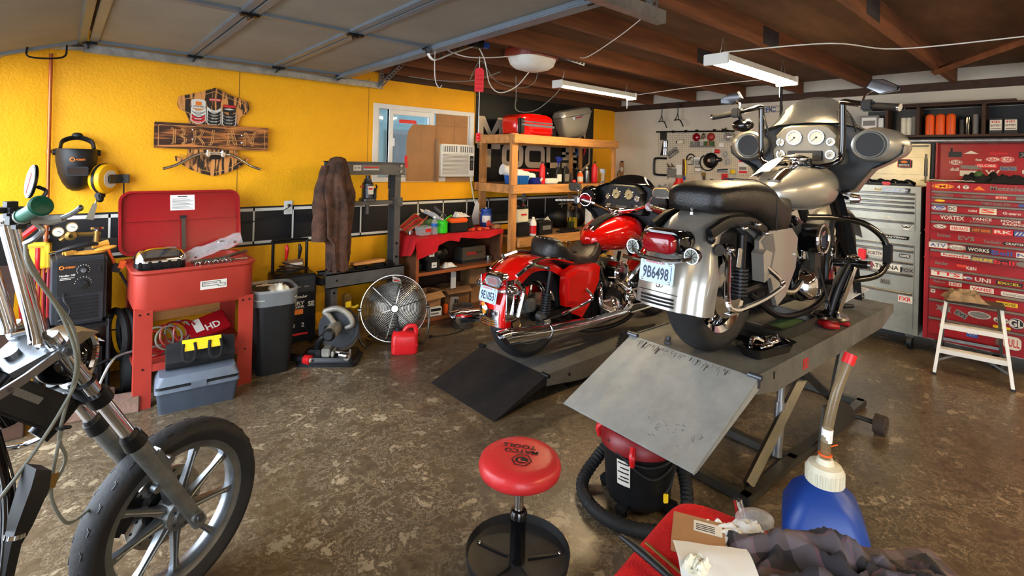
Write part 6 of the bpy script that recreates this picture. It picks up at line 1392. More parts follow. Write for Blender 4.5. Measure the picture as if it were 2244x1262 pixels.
for x_ in (.0,.028):
    for z in (-.05,.05): b.cyl((x_,-.02,z - .042),(x_,-.02,z + .042),.010,n=8)
peg('heat_shield_kit','black card with four chrome tubes on the pegboard left side','parts card',3.675,1.765,b)
b = MB('black_metal'); b.tube([(.10,-.02,.10),(-.06,-.02,.10),(-.085,-.02,.06),(-.085,-.02,-.08),(-.06,-.02,-.115),(.10,-.02,-.12)],.014,n=8,k=3)
peg('bent_black_tube','black C shaped bent tube hanging at the pegboard lower left','tube',3.735,1.525,b)
b = MB('cream_plastic'); b.lathe([(.001,0),(.025,0),(.03,.03),(.03,.06),(.02,.075),(.001,.075)],(-.04,-.03,0),(1,0,.1),16); b.m('rust'); b.cyl((-.06,-.03,0),(-.04,-.03,0),.016,n=12); peg('cream_part','cream plastic cylinder alone on the upper left pegboard','part',3.43,1.84,b)
b = MB('sticker_grey'); b.bx(-.17,.15,-.05,0,-.10,-.085,.002); b.bx(-.16,-.05,-.045,-.01,-.085,-.03,.003); b.m('green_cloth'); b.bx(.02,.14,-.045,-.01,-.085,-.03,.003); b.m('bag_clear'); b.bx(-.04,.01,-.045,-.01,-.085,-.02,.01); b.m('chrome'); b.bx(-.12,-.105,-.047,-.044,-.08,-.04); b.bx(.07,.085,-.047,-.044,-.08,-.04); peg('peg_tray','small pegboard shelf holding little boxes under the red lenses','tray',3.13,1.875,b)
for k,(Y,m_) in enumerate(((3.232,'tail_red'),(3.04,'washer_red'))):
    b = MB(m_); b.lathe([(.001,.03),(.035,.026),(.05,.012),(.052,0)],(0,0,0),(0,-1,0),26); peg('round_lens',['dark red round lens on the pegboard shelf left','lighter orange red round lens right of the dark one'][k],'lens',Y,1.90,b)
b = MB('chrome_worn'); b.tube([(-.02,-.02,-.03),(0,-.03,.02),(.02,-.02,.03)],.014,n=8); b.torus((0,-.02,0),(0,1,.2),.022,.006,16,6); peg('chrome_clamp','chrome clamp between the two round red lenses','clamp',3.135,1.905,b)
b = MB('bag_clear'); b.bx(-.035,.035,-.01,0,-.06,.06,.004); b.m('paper'); b.bx(-.03,.03,-.012,-.009,-.05,.0); peg('parts_bag','clear parts bag with white card near the fairing edge','bag',2.90,1.825,b)
b = MB('white_plastic'); b.torus((-.01,-.04,0),(-.6,-1,0),.017,.009,18,6); b.m('plastic_red'); b.cyl((0,-.035,0),(.05,-.01,-.01),.024,n=14); peg('tape_roll','small red and white roll at the pegboard centre right','roll',2.975,1.727,b)
for k,(Y,z) in enumerate(((2.855,1.69),(2.825,1.602))):
    b = MB('bag_clear'); b.torus((0,-.012,0),(0,1,0),.042,.010,22,6); b.m('galv'); b.torus((0,-.015,0),(0,1,0),.022,.007,18,6); peg('gasket_pack',['upper','lower'][k] + ' of two clear packs of round seals beside the big black cover','seals',Y,z,b)
b = MB('cast_grey'); b.T = Matrix.Rotation(R(-35),4,'Y'); b.bx(-.03,.14,-.02,0,-.045,.045,.01); b.m('black_plastic')
for k in range(4): b.cyl((.0 + .035 * k,-.022,0),(.0 + .035 * k,-.018,0),.011,n=10)
peg('slotted_bracket','grey slotted metal bracket hung at an angle on the pegboard','bracket',3.60,1.67,b)
b = MB('chrome_worn')
for k in range(6): b.tube([(-.05 + .02 * k,-.02,.03 - .02 * (k % 3)),(-.03 + .02 * k,-.03,-.02)],.007,n=6)
b.torus((-.01,-.02,-.03),(0,1,0),.018,.005,14,6); peg('small_tools','cluster of small grey tools at the lower left of the pegboard','tools',3.575,1.535,b)
b = MB('sticker_grey'); b.bx(-.07,.07,-.004,0,-.06,.055); b.m('cast_grey'); b.bx(-.05,.055,-.02,-.004,-.055,-.03,.004); b.tube([(-.055,-.01,-.04),(-.05,-.012,-.09)],.006,n=6); peg('tool_card','grey card with a clamp tool at the pegboard bottom left','card',3.565,1.44,b)
b = MB('paper'); b.bx(-.045,.045,-.003,0,-.08,.075); peg('paper_bag','plain pale packet left of the yellow handled tool','packet',3.455,1.47,b)
b = MB('brown_wood'); b.bx(-.028,.0,-.02,0,-.12,.10,.003); b.m('yellow_plastic'); b.tube([(.01,-.015,.10),(.022,-.02,.0),(.018,-.015,-.10)],.010,n=8); b.m('sticker_blue'); b.bx(-.02,.012,-.02,0,-.17,-.12,.003); peg('yellow_handle_saw','brown and yellow long handled tool on the pegboard','tool',3.38,1.52,b)
b = MB('black_metal'); b.torus((0,-.015,.02),(0,1,0),.055,.008,26,6,20,200); b.m('chrome_worn'); b.tube([(-.03,-.02,.0),(.02,-.03,.03),(.03,-.02,-.05)],.009,n=6); b.bx(-.04,.03,-.02,-.005,-.06,-.05); peg('filter_wrench','black ring filter wrench and chrome bits on the pegboard','wrench',3.295,1.61,b)
b = MB('bag_clear'); b.bx(-.05,.05,-.01,0,-.055,.055,.004); b.m('paper'); b.bx(-.045,.04,-.012,-.01,.02,.05); b.m('galv'); b.torus((.0,-.014,-.02),(0,1,0),.022,.006,16,6); peg('hardware_pack','clear pack with a white header left of the big black cover','package',3.21,1.60,b)
b = MB('sticker_grey'); b.bx(-.045,.045,-.006,0,-.03,.04); b.m('paper'); b.bx(-.038,.038,-.008,-.006,-.02,.02); peg('paper_tag','small white tag in a grey holder below the clear pack','tag',3.20,1.49,b)
b = MB('black_metal'); b.lathe([(.02,.035),(.03,.045),(.075,.035),(.095,.012),(.097,0)],(0,0,0),(0,-1,0),32); b.ell((.10,-.02,.012),(.05,.02,.028),16,8); b.m('rubber'); b.torus((-.035,-.012,-.025),(0,1,0),.10,.008,30,6,120,330); b.m('chrome_worn'); b.cyl((0,-.02,0),(0,-.046,0),.022,n=16); b.cyl((.10,-.02,.012),(.10,-.042,.012),.010,n=12); peg('air_cleaner_cover','large round black engine cover hanging at the pegboard centre','cover',3.035,1.61,b)
b = MB('white_plastic'); b.bx(-.055,.055,-.005,0,-.08,.085); b.m('plastic_red'); b.bx(-.05,.05,-.007,-.005,.055,.08); b.bx(-.05,.05,-.007,-.005,-.075,-.045); b.m('sticker_grey'); b.bx(-.045,.04,-.007,-.005,-.035,.0); peg('red_parts_card','white and red packaged parts card at the pegboard lower right','package',2.635,1.54,b)
b = MB('sticker_white'); b.bx(-.08,.08,-.004,0,-.025,.03); b.m('galv_dark'); b.tube([(-.06,-.01,.01),(.07,-.01,.02)],.010,n=6); b.tube([(-.07,-.01,-.012),(.07,-.01,-.008)],.006,n=6); peg('pliers_card','long nose pliers on a white card below the seal packs','pliers',2.885,1.485,b)
b = MB('plastic_red'); b.bx(-.035,.035,-.03,0,-.05,.04,.006); b.m('ink'); b.torus((0,-.032,.0),(0,1,0),.014,.003,14,5); peg('red_tape_measure','small red square tool under the pegboard right side','tool',2.85,1.415,b)
b = MB('yellow_plastic'); b.ell((0,-.01,.01),(.035,.008,.03),14,8); b.m('bag_clear'); b.bx(-.04,.04,-.006,0,-.06,.05,.003); peg('yellow_parts_bag','clear bag with a yellow disc beside the red tool','bag',2.755,1.47,b)
b = MB('blue_deep'); b.bx(-.035,.03,-.02,0,-.02,.02,.004); peg('blue_clip','dark blue clip hanging below the pegboard','clip',2.775,1.37,b)
b = MB('brass'); b.bx(-.025,.025,-.02,0,.0,.05,.004); b.m('rust'); b.tube([(0,-.01,.0),(.01,-.01,-.08)],.016,n=8); peg('brown_brush','brass and brown brush hanging at the pegboard bottom','brush',3.12,1.41,b)
b = MB('black_plastic'); b.bx(-.02,.02,-.015,0,-.02,.015,.003); peg('black_clip','tiny black clip under the centre of the pegboard','clip',3.015,1.37,b)
b = MB('chrome'); b.ell((0,-.05,0),(.055,.05,.05),18,10); b.m('bag_clear'); b.ell((.0,-.06,0),(.065,.055,.06),16,8); peg('chrome_lamp','chrome lamp in a clear bag at the pegboard upper right','lamp',2.79,1.895,b)
b = MB('black_metal')
for k in range(5): a = k * 1.25; b.tube([(0,-.02,0),(.05 * math.cos(a),-.02,.035 * math.sin(a))],[.014,.006],n=6)
peg('black_bracket','black star shaped bracket at the pegboard top right corner','bracket',2.86,1.975,b)
b = MB('black_plastic'); b.bx(-.10,.10,-.006,0,-.09,.09); b.m('sticker_grey'); b.bx(-.08,.0,-.008,-.006,.0,.03); b.solo('black_poster','small black poster right of the pegboard','poster',(XW - .002,2.42,1.53),RZ)
# low bench along the white wall, mostly hidden, holding the red cup and a clear bag
bn2 = thing('workbench','low wooden bench along the white wall behind the motorcycles','bench',(5.72,3.0,0))
b = MB('brown_wood'); b.bx(-.26,.26,-.85,.85,.84,.88,.004); b.build('top',bn2)
for (x_,y_) in ((-.22,-.8),(-.22,.8),(.22,-.8),(.22,.8)): b = MB('brown_wood'); b.bx(x_ - .03,x_ + .03,y_ - .03,y_ + .03,0,.8395); b.build('leg',bn2)
b = MB('black_plastic'); b.bx(-.22,.2,-.22,.22,0,.28,.02); b.solo('storage_box','dark storage box on the bench behind the red motorcycle','box',(5.72,3.45,.881))
b = MB('plastic_red'); b.lathe([(.001,0),(.075,0),(.075,.14),(.045,.19),(.045,.23),(.038,.235)],(0,0,0),(0,0,1),22); b.m('cable_grey'); b.lathe([(.046,.22),(.046,.26),(.001,.26)],(0,0,0),(0,0,1),18); b.solo('red_jar','red jar with grey cap above the red motorcycle fairing','jar',(5.75,3.30,1.1615))
b = crumple(.30,.26,.16,71,22,18,.003,'bag_clear',4); b.solo('clear_bag','crumpled clear plastic bag beside the red jar','bag',(5.72,3.54,1.1615))
for k,(Y) in enumerate((3.66,3.43)):
    b = MB('black_metal'); b.tube([(0,0,.22),(0,0,.08),(-.03,0,.0),(-.045,0,-.02)],.006,n=6); b.tube([(0,0,.08),(.012,0,.0)],.005,n=6); b.tube([(-.05,0,-.012),(.02,0,-.01),(.06,-.02,-.04),(.09,-.02,-.10)],.008,n=6); b.tube([(0,.13,.18),(0,.0,.18)],.005,n=5,smooth=False); b.solo('hanging_hook',['left','right'][k] + ' black bicycle hook hanging below the joists by the white wall','hook',(5.9,Y,2.12 + .01 * k),RZ)
ck = MB('cardboard'); ck.bx(-.04,.03,-.01,0,-.14,.08); ck.m('chrome'); ck.torus((.01,-.02,-.02),(0,1,0),.035,.006,20,6); ck.m('sticker_white'); ck.cyl((.01,-.018,-.02),(.01,-.012,-.02),.03,n=18); ck.m('black_plastic'); ck.bx(-.02,.02,-.015,0,.08,.10); ck.tube([(-.02,-.02,-.03),(-.06,-.02,-.08),(-.05,-.02,-.14)],.005,n=5); ck.solo('wall_gauge','small round chrome gauge on cardboard in the far wall corner','gauge',(XW - .002,4.36,1.48),RZ)
b = MB('sticker_blue'); b.text('PFC',(.05,0,.0),(1,0,0),(0,0,1),.05,.16); b.m('ink'); ring_line(b,[(-.02,-.03),(.06,-.03),(.06,.035),(-.02,.035)],-.002,.006); ring_line(b,[(.08,-.03),(.20,-.03),(.20,.035),(.08,.035)],-.002,.006); b.solo('wall_lettering','blue and black outlined letters on the white wall above the windscreen','sign',(XW - .004,2.42,2.20),RZ)
b = MB('black_metal'); b.cyl((0,0,0),(0,0,.42),.012,n=8); b.solo('hanging_pole','thin black pole hanging from the ceiling behind the windscreen','pole',(5.2,1.93,2.02))
# ---------------------------------------------------------------- lift tables
def mirror_pts(pts): return [(x,-y,z) for x,y,z in pts]
L1 = thing('motorcycle_lift','low grey motorcycle lift table with black ramp under the red motorcycle','lift table',(2.40,2.625,0))
b = MB('lift_grey'); b.bx(0,2.1,-.34,.34,.150,.158); b.build('deck',L1)
for s_ in (-1,1):
    b = MB('lift_grey'); b.prism([(0,.165),(2.1,.165),(2.1,.10),(1.9,.04),(.35,.04),(0,.09)],s_ * .342,s_ * .336,'xz')
    if s_ < 0:
        b.m('black_plastic'); b.cyl((.22,-.3425,.11),(.22,-.343,.11),.013,n=12); b.m('ink_red'); b.bx(.93,1.0,-.3435,-.3425,.085,.125); b.m('lift_grey'); b.bx(.94,.955,-.3445,-.3430,.09,.118); b.bx(.975,.985,-.3445,-.3430,.095,.12)
    b.build('side_rail',L1)
b = MB('black_metal'); b.bx(.30,1.8,-.25,.25,.02,.06,.004)
for s_ in (-1,1): b.bx(.25,1.9,s_ * .28 - .02,s_ * .28 + .02,0,.05,.004)
b.build('base_frame',L1)
b = MB('ramp_black'); T0 = Matrix.Translation((0,0,.158)) @ Matrix.Rotation(R(-19.5),4,'Y')
b.T = T0; b.bx(-.47,0,-.34,.34,-.008,0);
b.prism([(-.47,-.008),(0,-.008),(0,-.055),(-.40,-.012)],-.34,-.334,'xz'); b.prism([(-.47,-.008),(0,-.008),(0,-.055),(-.40,-.012)],.334,.34,'xz'); b.build('ramp',L1)
for s_ in (-1,1):
    b = MB('black_metal'); b.cyl((0,s_ * .30,.158),(0,s_ * .36,.158),.014,n=12); b.build('hinge',L1)
b = MB('cable_grey')
L2 = thing('motorcycle_lift','raised grey scissor lift table with pale steel ramp carrying the silver motorcycle','lift table',(2.33,1.268,0),-.045)
LZ = .62
b = MB('lift_grey'); b.bx(0,2.02,-.335,.335,LZ - .008,LZ); b.build('deck',L2)
for s_ in (-1,1):
    b = MB('lift_grey'); b.prism([(0,LZ + .006),(2.02,LZ + .006),(2.02,LZ - .05),(1.78,LZ - .115),(.2,LZ - .115),(0,LZ - .075)],s_ * .337,s_ * .331,'xz')
    if s_ < 0:
        b.m('black_plastic'); b.box((.17,-.338,LZ - .03),(.012,.002,.035)); b.m('ink_red'); b.bx(.50,.56,-.339,-.337,LZ - .085,LZ - .035); b.m('lift_grey'); b.bx(.51,.52,-.340,-.3385,LZ - .08,LZ - .045); b.bx(.54,.548,-.340,-.3385,LZ - .075,LZ - .04)
    b.build('side_rail',L2)
T0 = Matrix.Translation((0,0,LZ)) @ Matrix.Rotation(R(-24),4,'Y')
b = MB('lift_light'); b.T = T0; b.bx(-.56,.0,-.345,.345,-.008,0,.003)
b.prism([(-.56,-.008),(0,-.008),(0,-.05),(-.54,-.014)],-.345,-.339,'xz'); b.prism([(-.56,-.008),(0,-.008),(0,-.05),(-.54,-.014)],.339,.345,'xz'); b.build('ramp',L2)
b = MB('rust'); b.T = T0
random.seed(3)
for k in range(90):
    y = -.24 + .52 * random.random() ** .8; L = .004 + .05 * random.random() ** 3; b.box((-.012 - .02 * random.random() ** 2 - L / 2,y,.0003),(L,.001 + .004 * random.random() ** 2,.0004),rot=(0,0,.5 * (random.random() - .5)))
for k in range(22):
    b.box((-.50 + .12 * random.random(),-.30 + .25 * random.random(),.0004),(.02 * random.random() + .004,.0012,.0006),rot=(0,0,random.random() * 3))
b.build('scuff_marks',L2)['kind'] = 'stuff'
for s_ in (-1,1):
    b = MB('galv_dark'); b.cyl((0,s_ * .30,LZ + .004),(0,s_ * .36,LZ + .004),.012,n=12); b.box((.0,s_ * .345,LZ - .02),(.02,.012,.05),.003); b.build('hinge',L2)
for s_ in (-1,1):
    b = MB('steel_dark'); b.tube([(.15,s_ * .24,.04),(.95,s_ * .24,LZ - .10)],.028,n=4,smooth=False); b.build('scissor_arm',L2)
    b = MB('steel_dark'); b.tube([(1.35,s_ * .27,.04),(.60,s_ * .27,LZ - .10)],.028,n=4,smooth=False); b.build('scissor_arm',L2)
b = MB('steel_dark')
for s_ in (-1,1): b.bx(.05,1.65,s_ * .27 - .025,s_ * .27 + .025,.005,.045,.003)
for x in (.05,.55,1.6): b.bx(x,x + .05,-.29,.29,.005,.045,.003)
b.build('base_frame',L2)
b = MB('galv'); b.cyl((.50,-.22,.05),(.56,-.22,LZ - .02),.018,n=12); b.cyl((.50,-.22,.05),(.53,-.22,.32),.026,n=14); b.build('cylinder',L2)
b = MB('steel_dark'); b.prism([(.75,.04),(1.35,.04),(1.20,.16),(1.02,.24),(.80,.26)],-.335,-.325,'xz'); b.cyl((1.32,-.33,.055),(1.32,-.45,.055),.014,n=10); b.build('side_plate',L2)
b = MB('rust'); b.cyl((1.32,-.43,.055),(1.32,-.485,.055),.055,n=24); b.cyl((1.32,-.425,.055),(1.32,-.49,.055),.02,n=12); b.build('wheel',L2)
b = MB('steel_dark'); b.prism([(.62,LZ - .09),(1.05,LZ - .09),(.80,.26),(.70,.30)],-.325,-.318,'xz') if False else None
b = MB('lift_grey'); b.tube([(1.15,-.31,LZ - .10),(1.05,-.31,.35),(.95,-.31,.10)],.022,n=4,smooth=False); b.build('safety_leg',L2)

# ---------------------------------------------------------------- touring motorcycles
def wheel(par,x,y,z,r,w,rim,hub='chrome',spokes=9,name='wheel',disc=True,tyre='tyre',steer=0,nsp_r=.010,wire=False):
    g = MB(tyre); g.T = Matrix.Translation((x,y,z)) @ Matrix.Rotation(steer,4,'Z')
    rr = rim; th = r - rr
    prof = []
    for k in range(13):
        a = R(-100 + 200 * k / 12); prof.append((rr + th * .5 + th * .5 * math.cos(a) * (1 if abs(math.sin(a)) < 2 else 1),w * .5 * math.sin(a)))
    g.lathe([(rr - .004,-w * .36)] + prof + [(rr - .004,w * .36)],(0,0,0),(0,1,0),56)
    o = g.build('tyre',par)
    g = MB(hub); g.T = Matrix.Translation((x,y,z)) @ Matrix.Rotation(steer,4,'Z')
    g.lathe([(rr - .022,-w * .3),(rr,-w * .38),(rr + .006,-w * .40),(rr - .002,-w * .34),(rr - .03,-w * .1),(rr - .03,w * .1),(rr - .002,w * .34),(rr + .006,w * .40),(rr,w * .38),(rr - .022,w * .3)],(0,0,0),(0,1,0),48)
    g.cyl((0,-w * .45,0),(0,w * .45,0),.045,n=20)
    if wire:
        for k in range(20):
            a = 2 * PI * k / 20; a2 = a + .5 * (-1) ** k; s_ = (-1) ** (k // 2)
            g.cyl((.04 * math.cos(a),s_ * w * .35,.04 * math.sin(a)),((rr - .02) * math.cos(a2),0,(rr - .02) * math.sin(a2)),.0025,n=5)
    else:
        for k in range(spokes):
            a = 2 * PI * k / spokes; g.tube([(.035 * math.cos(a),0,.035 * math.sin(a)),((rr - .02) * math.cos(a),0,(rr - .02) * math.sin(a))],[nsp_r * 1.6,nsp_r],n=6,smooth=False)
    g.build('rim',par)
    if disc:
        for s_ in ((-1,) if disc == 1 else (-1,1)):
            g = MB('chrome_worn'); g.T = Matrix.Translation((x,y,z)) @ Matrix.Rotation(steer,4,'Z')
            g.lathe([(.055,s_ * (w * .5)),(.145,s_ * (w * .5)),(.145,s_ * (w * .5 + .005)),(.055,s_ * (w * .5 + .005))],(0,0,0),(0,1,0),36); g.m('black_metal'); g.cyl((0,s_ * w * .45,0),(0,s_ * (w * .5 + .008),0),.06,n=20)
            g.build('brake_disc',par)
def fender(par,path,prof,mat,nm='rear_fender',th=.006):
    P = spline([(p[0],0,p[1]) for p in path],5); m = len(P)
    nrm = []
    for i in range(m):
        d = P[min(i + 1,m - 1)] - P[max(i - 1,0)]; d.normalize(); nrm.append(V((-d.z,0,d.x)) * -1)
    # outward = away from wheel centre
    cx = V((0,0,.32)); nrm = [n if n.dot(P[i] - cx) > 0 else -n for i,n in enumerate(nrm)]
    K = len(prof[0])
    def f(u,v):
        i = min(m - 1,int(round(u * (m - 1)))); t = u * (len(prof) - 1); q = min(int(t),len(prof) - 2); fr = t - q
        tv = v * (K - 1); j = min(int(tv),K - 2); fj = tv - j
        def g(pr): return (pr[j][0] * (1 - fj) + pr[j + 1][0] * fj,pr[j][1] * (1 - fj) + pr[j + 1][1] * fj)
        a = g(prof[q]); c = g(prof[q + 1]); s_ = a[0] * (1 - fr) + c[0] * fr; n_ = a[1] * (1 - fr) + c[1] * fr
        return P[i] + V((0,s_,0)) + nrm[i] * n_
    g = MB(mat); g.sheet(f,m - 1,(K - 1) * 2,th); return g.build(nm,par)
def vtwin(par,fin='black_metal',cover='chrome',ac_ring=True,x0=.83):
    g = MB('black_metal'); g.bx(x0 - .28,x0 + .22,-.10,.12,.12,.36,.05); g.cyl((x0 - .02,-.14,.27),(x0 - .02,.14,.27),.12,n=28); g.bx(x0 - .50,x0 - .2,-.10,.10,.14,.38,.04); g.build('crankcase',par)
    for s_ in (-1,1):
        g = MB(fin); Tm = Matrix.Translation((x0 - .02,0,.30)) @ Matrix.Rotation(R(23 * s_),4,'Y'); g.T = Tm
        g.cyl((0,0,.06),(0,0,.27),.052,n=20)
        for k in range(9): g.loft([[(a,c,.10 + k * .018 + e) for a,c in rrect(.155,.16,.05,4)] for e in (0,.005)])
        g.bx(-.07,.07,-.07,.07,.265,.31,.02); g.m(cover); g.bx(-.055,.055,-.06,.06,.305,.335,.018)
        g.build('cylinder',par)
        g = MB('chrome'); g.T = Tm
        for y in (-.03,.03): g.cyl((-.015 * s_ + .03 * (y > 0) - .01,-.10,-.02),(-.01 * s_,-.085,.27),.009,n=8)
        g.build('pushrod_tube',par)
    g = MB(cover); g.lathe([(.001,.215),(.05,.21),(.075,.19),(.085,.16),(.10,.13),(.10,.11)],(x0 - .05,0,.245),(0,-1,0),26); g.ell((x0 + .05,-.15,.20),(.06,.05,.05),18,10); g.build('cam_cover',par)
    g = MB('black_gloss' if fin == 'black_metal' else cover); g.cyl((x0 - .02,-.12,.52),(x0 - .02,-.22,.52),.085,n=32); g.m('chrome'); g.torus((x0 - .02,-.222,.52),(0,1,0),.082,.011,32,8); g.cyl((x0 - .02,-.22,.52),(x0 - .02,-.232,.52),.05,n=24); g.build('air_cleaner',par)
    g = MB('black_metal'); g.bx(x0 - .06,x0 + .02,-.12,-.05,.46,.56,.01); g.m('cable_grey')
    g.tube([(x0 - .1,-.08,.60),(x0 - .05,-.13,.48),(x0 + .05,-.12,.36),(x0 + .1,-.1,.25)],.006,n=6); g.build('carburettor',par)
    g = MB('black_metal'); g.tube([(x0 + .42,.12,.60),(x0 + .34,.12,.36),(x0 + .24,.13,.11),(x0 - .3,.13,.10),(x0 - .68,.12,.28)],.017,n=8); g.tube([(x0 + .42,-.12,.60),(x0 + .34,-.12,.36),(x0 + .24,-.13,.11),(x0 - .3,-.13,.10),(x0 - .68,-.12,.28)],.017,n=8)
    g.tube([(x0 + .46,0,.74),(x0 + .0,0,.66),(x0 - .4,0,.56),(x0 - .62,0,.50)],.024,n=8); g.build('frame',par)
    g = MB('black_metal');
    for s_ in (-1,1): g.tube([(-.03,s_ * .125,.30),(.18,s_ * .125,.31),(.40,s_ * .10,.30)],.025,n=8)
    g.build('swingarm',par)
def tank(par,mat,stripe=None,sc_=1.0):
    g = MB(mat); secs = []
    for x,w,zb,zt in ((.61,.05,.74,.80),(.63,.12,.715,.825),(.70,.25,.69,.865),(.80,.36,.675,.905),(.92,.42,.665,.94),(1.05,.43,.665,.955),(1.15,.38,.68,.945),(1.22,.28,.70,.91),(1.26,.14,.74,.87),(1.27,.05,.78,.84)):
        n = 24; q = []
        for k in range(n):
            a = 2 * PI * k / n; ca,sa = math.cos(a),math.sin(a)
            yy = w / 2 * (abs(ca) ** .8) * (1 if ca > 0 else -1); h = (zt - zb) / 2; zz = (zt + zb) / 2 + h * (abs(sa) ** .85) * (1 if sa > 0 else -1)
            q.append((x,yy,zz))
        secs.append(q)
    g.ang = 70; g.loft(secs); return g.build('fuel_tank',par)
def plate_geo(par,x,z,txt,tilt,yo=0.0):
    Tm = Matrix.Translation((x,yo,z)) @ Matrix.Rotation(R(tilt),4,'Y') @ Matrix.Rotation(R(-90),4,'Z')
    g = MB('plate_blue'); g.T = Tm; g.prism(rrect(.178,.102,.012,4),-.0015,.0015,'xz'); o = g.build('licence_plate',par)
    g = MB('plate_ink'); g.T = Tm; g.text(txt,(-.004,-.0022,-.006),(1,0,0),(0,0,1),.056,.135,bold=True)
    g.m('ink_red'); g.text('WASHINGTON',(-.012,-.0022,.041),(1,0,0),(0,0,1),.012,.10)
    g.m('sticker_blue'); g.bx(.074,.077,-.0024,-.0018,-.03,.03); g.m('chrome')
    for (a,c) in ((-.07,.04),(.07,.04),(-.07,-.04),(.07,-.04)): g.ell((a,-.003,c),(.007,.003,.007),10,6)
    g.m('ink'); g.text('2025',(.066,-.0022,.043),(1,0,0),(0,0,1),.008,.02)
    g.build('plate_lettering',o)
    return o
def batwing(par,x0,outer,inner,dash,hw=.515,zc=1.06,screen='smoke_screen',sh=.30):
    # outline at the rider side (right half, mirrored)
    H = [(0,.165),(.18,.155),(.26,.13),(.36,.085),(.46,.05),(.505,.01),(.50,-.035),(.44,-.085),(.36,-.13),(.31,-.20),(.27,-.265),(.20,-.285),(.15,-.24),(.13,-.16),(0,-.15)]
    O = [(p * hw / .505,q) for p,q in H] + [(-p * hw / .505,q) for p,q in H[::-1][1:-1]]
    def ring(x,s,sz,dz): return [(x0 + x,p * s,zc + q * sz + dz) for p,q in O]
    g = MB(outer); g.rings([[V(p) for p in ring(0,1,1,0)],[V(p) for p in ring(.05,1.03,1.02,0)],[V(p) for p in ring(.14,.93,.96,0)],[V(p) for p in ring(.22,.70,.85,0)],[V(p) for p in ring(.28,.35,.6,0)]],False,True); g.ang = 50
    g.build('outer_fairing',par)
    g = MB(inner)
    g.rings([[V(p) for p in ring(.0,1,1,0)],[V(p) for p in ring(.012,.97,.965,0)],[V(p) for p in ring(.05,.94,.94,0)]],False,True)
    g.build('inner_fairing',par)
    # speaker pods
    for s_ in (-1,1):
        g = MB(outer); cy = s_ * hw * .70; n = 28
        g.loft([[(x0 + x,cy + s_ * o_ + rw * math.cos(2 * PI * k / n),zc + .015 + rh * math.sin(2 * PI * k / n)) for k in range(n)] for x,rw,rh,o_ in ((-.035,.090,.080,0),(-.04,.098,.088,0),(.0,.125,.105,.02),(.06,.14,.10,.03),(.10,.10,.08,.03))]); g.ell((x0 + .08,s_ * hw * .84,zc + .005),(.10,.10,.082),24,14); g.ang = 60
        pod = g.build('speaker_pod',par)
        g = MB('steel_dark' if outer == 'silver_paint' else 'black_gloss'); g.torus((x0 - .042,cy,zc + .015),(1,0,0),.074,.006,32,6); g.m('black_plastic'); g.cyl((x0 - .046,cy,zc + .015),(x0 - .036,cy,zc + .015),.070,n=30); g.build('speaker',par)
    # dash
    D = [(-.20,-.105),(-.215,-.09),(-.21,-.02),(-.18,.02),(-.19,.08),(-.14,.135),(-.10,.145),(.10,.145),(.14,.135),(.19,.08),(.18,.02),(.21,-.02),(.215,-.09),(.20,-.105)]
    g = MB(dash); g.rings([[V((x0 + x,p * s,zc + q * s)) for p,q in D] for x,s in ((.05,1.04),(-.01,1.0),(-.025,.93))],True,True); g.build('dash_panel',par)
    X_ = x0 - .026
    for (y,z,r_,face) in ((.066,.065,.044,0),(-.066,.065,.044,0),(.152,.035,.021,0),(-.150,.035,.021,1),(.148,-.045,.024,0),(-.148,-.045,.024,0)):
        g = MB('chrome'); g.torus((X_ - .004,y,zc + z),(1,0,0),r_,.0055,28,6); g.m('gauge_face' if dash != 'black_plastic' else 'gauge_gold'); g.cyl((X_ - .003,y,zc + z),(X_ + .004,y,zc + z),r_,n=26); g.m('ink'); g.cyl((X_ - .005,y,zc + z),(X_ - .003,y,zc + z),r_ * .14,n=10); g.box((X_ - .0042,y + r_ * .3,zc + z - r_ * .3),(.001,r_ * .7,.0025),rot=(R(-40),0,0))
        for k in range(9): a = R(-40 + 32 * k); g.box((X_ - .0038,y + r_ * .8 * math.cos(a),zc + z + r_ * .8 * math.sin(a)),(.001,.003,.003))
        g.build('gauge',par)
    g = MB('black_plastic'); g.bx(X_ - .012,X_ + .02,-.105,.105,zc - .085,zc - .02,.005); g.m('sticker_grey'); g.bx(X_ - .0135,X_ - .0115,-.05,.055,zc - .068,zc - .036)
    g.m('dark_plastic')
    for k in range(4): g.cyl((X_ - .012,-.065 - .011 * k,zc - .05),(X_ - .015,-.065 - .011 * k,zc - .05),.004,n=8); g.cyl((X_ - .012,.07 + .010 * k,zc - .05),(X_ - .015,.07 + .010 * k,zc - .05),.004,n=8)
    g.build('radio',par)
    # windscreen
    g = MB(screen); g.sheet(lambda u,v: (x0 + .02 + .05 * v + .06 * (1 - abs(2 * u - 1) ** 2) + .0,(u - .5) * 2 * (.30 - .03 * v) * (1 - .0 * v),zc + .11 + (sh - .09) * v * (1 - abs(2 * u - 1) ** 2.6) + .02 * (1 - v)),26,8,.004); g.build('windscreen',par)
    g = MB('black_metal')
    for s_ in (-1,1): g.tube([(x0 + .0,s_ * .09,zc - .13),(x0 + .10,s_ * .11,zc - .26),(x0 + .32,s_ * .11,zc - .55)],.024,n=8)
    g.build('fork_cover',par)

